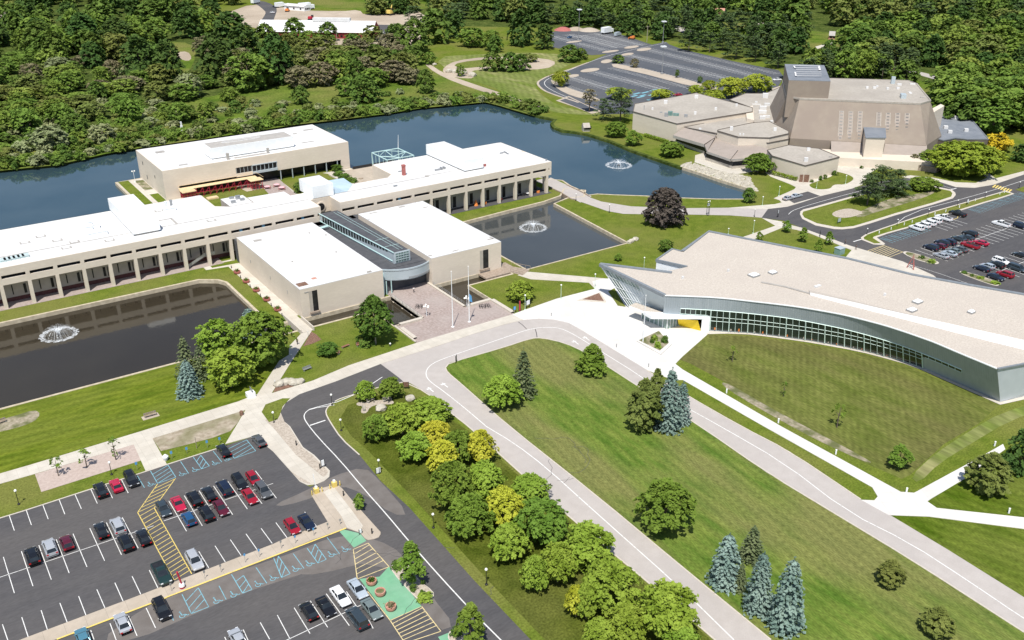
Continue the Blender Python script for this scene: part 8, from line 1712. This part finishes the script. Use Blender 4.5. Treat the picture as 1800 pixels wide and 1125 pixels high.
# things kept under the arcade
def blob(name, u, v, prof, m, lab, cat):
    x, y = G(u, v); k = MB(); k.lathe(prof, 10, (x, y, .07)); tag(k.build(name, M[m]), lab, cat)
blob('play_cone',836.5,361.5,[(.8,0),(.5,1.0),(.15,1.9)],'orange','orange play tent under the arcade','toy'); blob('play_ball',845.5,357,[(.1,0),(.6,.4),(.6,.8),(.1,1.2)],'teal','blue ball under the arcade','toy'); blob('crate',852.5,359,[(.6,0),(.6,.7)],'orange','small orange crate under the arcade','crate'); blob('play_ball',880,353,[(.1,0),(.6,.4),(.6,.8),(.1,1.2)],'red','red ball under the arcade','toy')
blob('play_ball',907,347,[(.1,0),(.5,.3),(.1,.8)],'red','small red toy near the sixth column','toy'); blob('crate',946,339,[(.6,0),(.6,.7)],'orange','orange crate in the last arcade bay','crate'); blob('round_table',928,343,[(.2,0),(.2,.7),(.9,.75),(.9,.85)],'cloth_white','pale round table in the arcade','table')
for i, (u, v) in enumerate(((920,345),(924,344),(933,344.5))): x, y = G(u, v); bicycle(x, y, .3*i, 'pale bicycle parked in the seventh arcade bay', 'bicycles in the arcade')
# wash line of signs: courtyard lamps
lamp(745-20.5+.5-151.5,299,283,'white_metal','tall twin lamp in front of the lake building','courtyard lamps',2,.3); lamp(237.5,320,301,'white_metal','tall twin lamp on the west tip of the courtyard','courtyard lamps',2,.3); lamp(348,334,323,'white_metal','tall twin lamp in front of the scaffold','courtyard lamps',2,.3)
# marker in the meadow, white
x, y = G(320,229.5); k = MB(); k.prism([(x-.5,y-.4),(x+.5,y-.4),(x+.5,y+.4),(x-.5,y+.4)], 0, 2.2); k.prism([(x-.3,y-.3),(x+.3,y-.3),(x+.3,y+.3),(x-.3,y+.3)], 2.2, 4.0); tag(k.build('marker_pillar', M['white_metal']), 'slender white pillar in the meadow beyond the lake', 'pillar')
# wooden fence by the big tree
k = MB(); k.ribbon(GP([(1612,299.5),(1645,304),(1656,298)]), .15, 0, 2.2); tag(k.build('screen_fence', M['wood']), 'weathered board fence left of the sprawling yellow green tree', 'fence')
# construction machines and far vehicles
def machine(u, v, s, m, lab, name='excavator', boom=True, rz=0.5, cat='digger'):
    x, y = G(u, v); t = thing(name, (x, y, 0), lab, cat, None, rz); t.scale = (s, s, s)
    def par(nm, k, mm): me = bpy.data.meshes.new(nm); me.from_pydata(k.v, [], k.f); me.materials.append(M[mm]); o = bpy.data.objects.new(nm, me); COL.objects.link(o); o.parent = t
    for sx in (-1, 1): k = MB(); k.box(-2, 2, sx*1.2-.35, sx*1.2+.35, 0, .9); par('track', k, 'black')
    k = MB(); k.box(-1.9, 1.3, -1.4, 1.4, .95, 2.1); k.box(-1.8, -.2, -1.2, 1.2, 2.1, 2.6); par('body', k, m); k = MB(); k.box(.1, 1.4, -1.3, 0, 2.1, 3.4); par('cab', k, 'carglass')
    k = MB()
    if boom: k.tube((1.2,.5,2), (3.2,.5,5.6), .35, .25, 6); k.tube((3.2,.5,5.6), (5.2,.5,2.6), .25, .2, 6); k.box(4.7,5.8,0,1,1.6,2.7); par('boom', k, m)
    else: k.box(2.2, 2.5, -1.8, 1.8, .1, 1.4); k.box(1.3, 2.3, -1.3, -1.1, .5, .8); k.box(1.3, 2.3, 1.1, 1.3, .5, .8); par('blade', k, m)
machine(686,26.5,1.6,'yellow_paint','yellow excavator beside the sand north of the barn'); machine(547,35,1.1,'red','red bulldozer on the sand behind the barn','bulldozer',False); machine(1111,69,.9,'orange','orange tractor at the edge of the far lot','tractor',False,2,'tractor'); machine(505,20.5,1,'orange','orange loader in front of the site trailers','loader',False,1,'loader')
def boxtruck(u, v, s, m, lab, rz=.2, name='box_truck', cat='truck'):
    x, y = G(u, v); t = thing(name, (x, y, 0), lab, cat, None, rz); t.scale = (s, s, s)
    def par(nm, k, mm): me = bpy.data.meshes.new(nm); me.from_pydata(k.v, [], k.f); me.materials.append(M[mm]); o = bpy.data.objects.new(nm, me); COL.objects.link(o); o.parent = t
    k = MB(); k.box(-4.5, 1.8, -1.25, 1.25, .9, 3.6); par('cargo_box', k, m); k = MB(); k.box(2.0, 3.9, -1.15, 1.15, .6, 2.5); par('cab', k, m); k = MB(); k.box(3.0, 3.92, -1.05, 1.05, 1.6, 2.35); par('windscreen', k, 'carglass')
    for px in (-3, 2.9):
        for sy in (-1, 1): k = MB(); k.tube((px,sy*.9,.5),(px,sy*1.2,.5),.5,n=10); par('wheel', k, 'tyre')
boxtruck(1068,59,1.3,'white_metal','white box truck at the tree line of the far lot'); boxtruck(1086,63.5,.8,'steel_light','pale trailer truck beside the white box truck',.3); boxtruck(540,17,1.6,'white_metal','large white trailer at the right of the site trailers',.1); boxtruck(494,13,1.2,'white_metal','white truck at the left of the site trailers',.2); boxtruck(450,6.5,1.2,'white_metal','white lorry at the top left of the construction road',.6)
def heap(u, v, r, h, m, lab):
    x, y = G(u, v); rg = random.Random(int(u)); k = MB(); k.lathe([(r,0),(r*.7,h*.5),(r*.3,h*.9),(.1,h)], 12, (x, y, 0)); tag(k.build('soil_heap', M[m]), lab, 'soil heap')
heap(990,53,7,2.4,'planter_red','reddish heap of soil at the edge of the far lot'); heap(1012,52.5,7,2.2,'sand','tan heap of sand beside the reddish heap'); heap(1036,54,8,2.2,'gravel','grey gravel heap beside the tan heap')
for i, (u, v, vt) in enumerate([(1228.5,37,22),(593,82,52),(1478,92,70),(1467,100,86),(1137,74,45)]):
    x, y = G(u, v); h = HT(x, y, vt); t = thing('utility_pole', (x, y, 0), ['wooden power pole beside the far house','pale power pole in front of the barn','power pole right of the clearing','short power pole near the rural road','slim pole at the edge of the far lot'][i], 'power pole', 'power poles'); k = MB(); k.tube((x,y,0),(x,y,h),.22,.15,7); k.build('pole', M['bark_pale'], t); k = MB(); k.tube((x-1.3,y+.6,h-.8),(x+1.3,y-.6,h-.8),.1,n=5); k.build('crossarm', M['bark_pale'], t)
# ------------------------------------------------------------------ people
def skin_obj(name, V_, E2, rad, m, parent):
    me = bpy.data.meshes.new(name); me.from_pydata(V_, E2, []); o = bpy.data.objects.new(name, me); COL.objects.link(o); o.parent = parent; me.materials.append(M[m])
    o.modifiers.new('skin', 'SKIN'); 
    for i, r_ in enumerate(rad): me.skin_vertices[0].data[i].radius = (r_, r_)
    me.skin_vertices[0].data[0].use_root = True; s = o.modifiers.new('sub', 'SUBSURF'); s.levels = 1; s.render_levels = 1; return o
def person(u, v, rz, top, lab, step=.28, hold=False):
    x, y = G(u, v); t = thing('person', (x, y, .08), lab, 'person', None, rz)
    V_ = [(0,0,.95),(0,0,1.12),(0,.01,1.34),(0,0,1.46),(0,.01,1.54),(0,.02,1.64),(0,.01,1.73),
          (.10,0,.92),(.11,step*.55,.50),(.11,step*.5-.06,.08),(.11,step*.5+.12,.04),(-.10,0,.92),(-.11,-step*.35,.50),(-.11,-step*.9,.10),(-.11,-step*.9+.17,.05),
          (.19,0,1.41),(.24,-.06,1.14),(.25,.08,.92),(.25,.12,.86),(-.19,0,1.41),(-.24,.02,1.14),(-.25,.16 if not hold else .26,.95 if not hold else 1.14),(-.25,.20 if not hold else .33,.89 if not hold else 1.16)]
    E2 = [(0,1),(1,2),(2,3),(3,4),(4,5),(5,6),(0,7),(7,8),(8,9),(9,10),(0,11),(11,12),(12,13),(13,14),(2,15),(15,16),(16,17),(17,18),(2,19),(19,20),(20,21),(21,22)]
    rad = [.13,.12,.13,.06,.055,.095,.07,.085,.055,.04,.035,.085,.055,.04,.035,.055,.04,.03,.03,.055,.04,.03,.03]
    for s, w_ in ((1, 18), (-1, 22)):   # fingers and thumb rooted in the palm
        bx, by, bz = V_[w_]
        for f in range(4): a = len(V_); V_ += [(bx+s*(-.02+.0), by+.02+.018*(f-1.5), bz-.05), (bx, by+.04+.018*(f-1.5), bz-.08-.008*(f in (1,2)))]; E2 += [(w_, a), (a, a+1)]; rad += [.009, .008]
        a = len(V_); V_ += [(bx-s*.03, by+.05, bz-.02)]; E2.append((w_, a)); rad.append(.01)
    skin_obj('body', V_, E2, rad, 'skin', t)
    sh = [V_[i] for i in (0,1,2,15,16,19,20)]; skin_obj('shirt', sh, [(0,1),(1,2),(2,3),(3,4),(2,5),(5,6)], [.145,.14,.155,.075,.055,.075,.055], top, t)
    tr_ = [(0,0,.97)]+[V_[i] for i in (7,8,9,11,12,13)]; skin_obj('trousers', tr_, [(0,1),(1,2),(2,3),(0,4),(4,5),(5,6)], [.14,.10,.07,.055,.10,.07,.055], 'cloth_dark', t)
    k = MB(); k.lathe([(.08,1.60),(.105,1.66),(.10,1.73),(.05,1.775)], 10, (0, -.015, 0)); me = bpy.data.meshes.new('hair'); me.from_pydata(k.v, [], k.f); me.materials.append(M['hair']); o = bpy.data.objects.new('hair', me); COL.objects.link(o); o.parent = t
person(727.5,515,math.pi,'cloth_white','person in a white top walking out of the museum entrance'); person(523,606,math.pi,'cloth_dark','person in dark clothes on the footpath below the west footbridge'); person(1485,430.5,-1.9,'cloth_dark','person in dark clothes on the sidewalk beside the east road')
person(1504,439.5,1.0,'cloth_dark','person in dark clothes near the hatched crossing of the east lot')
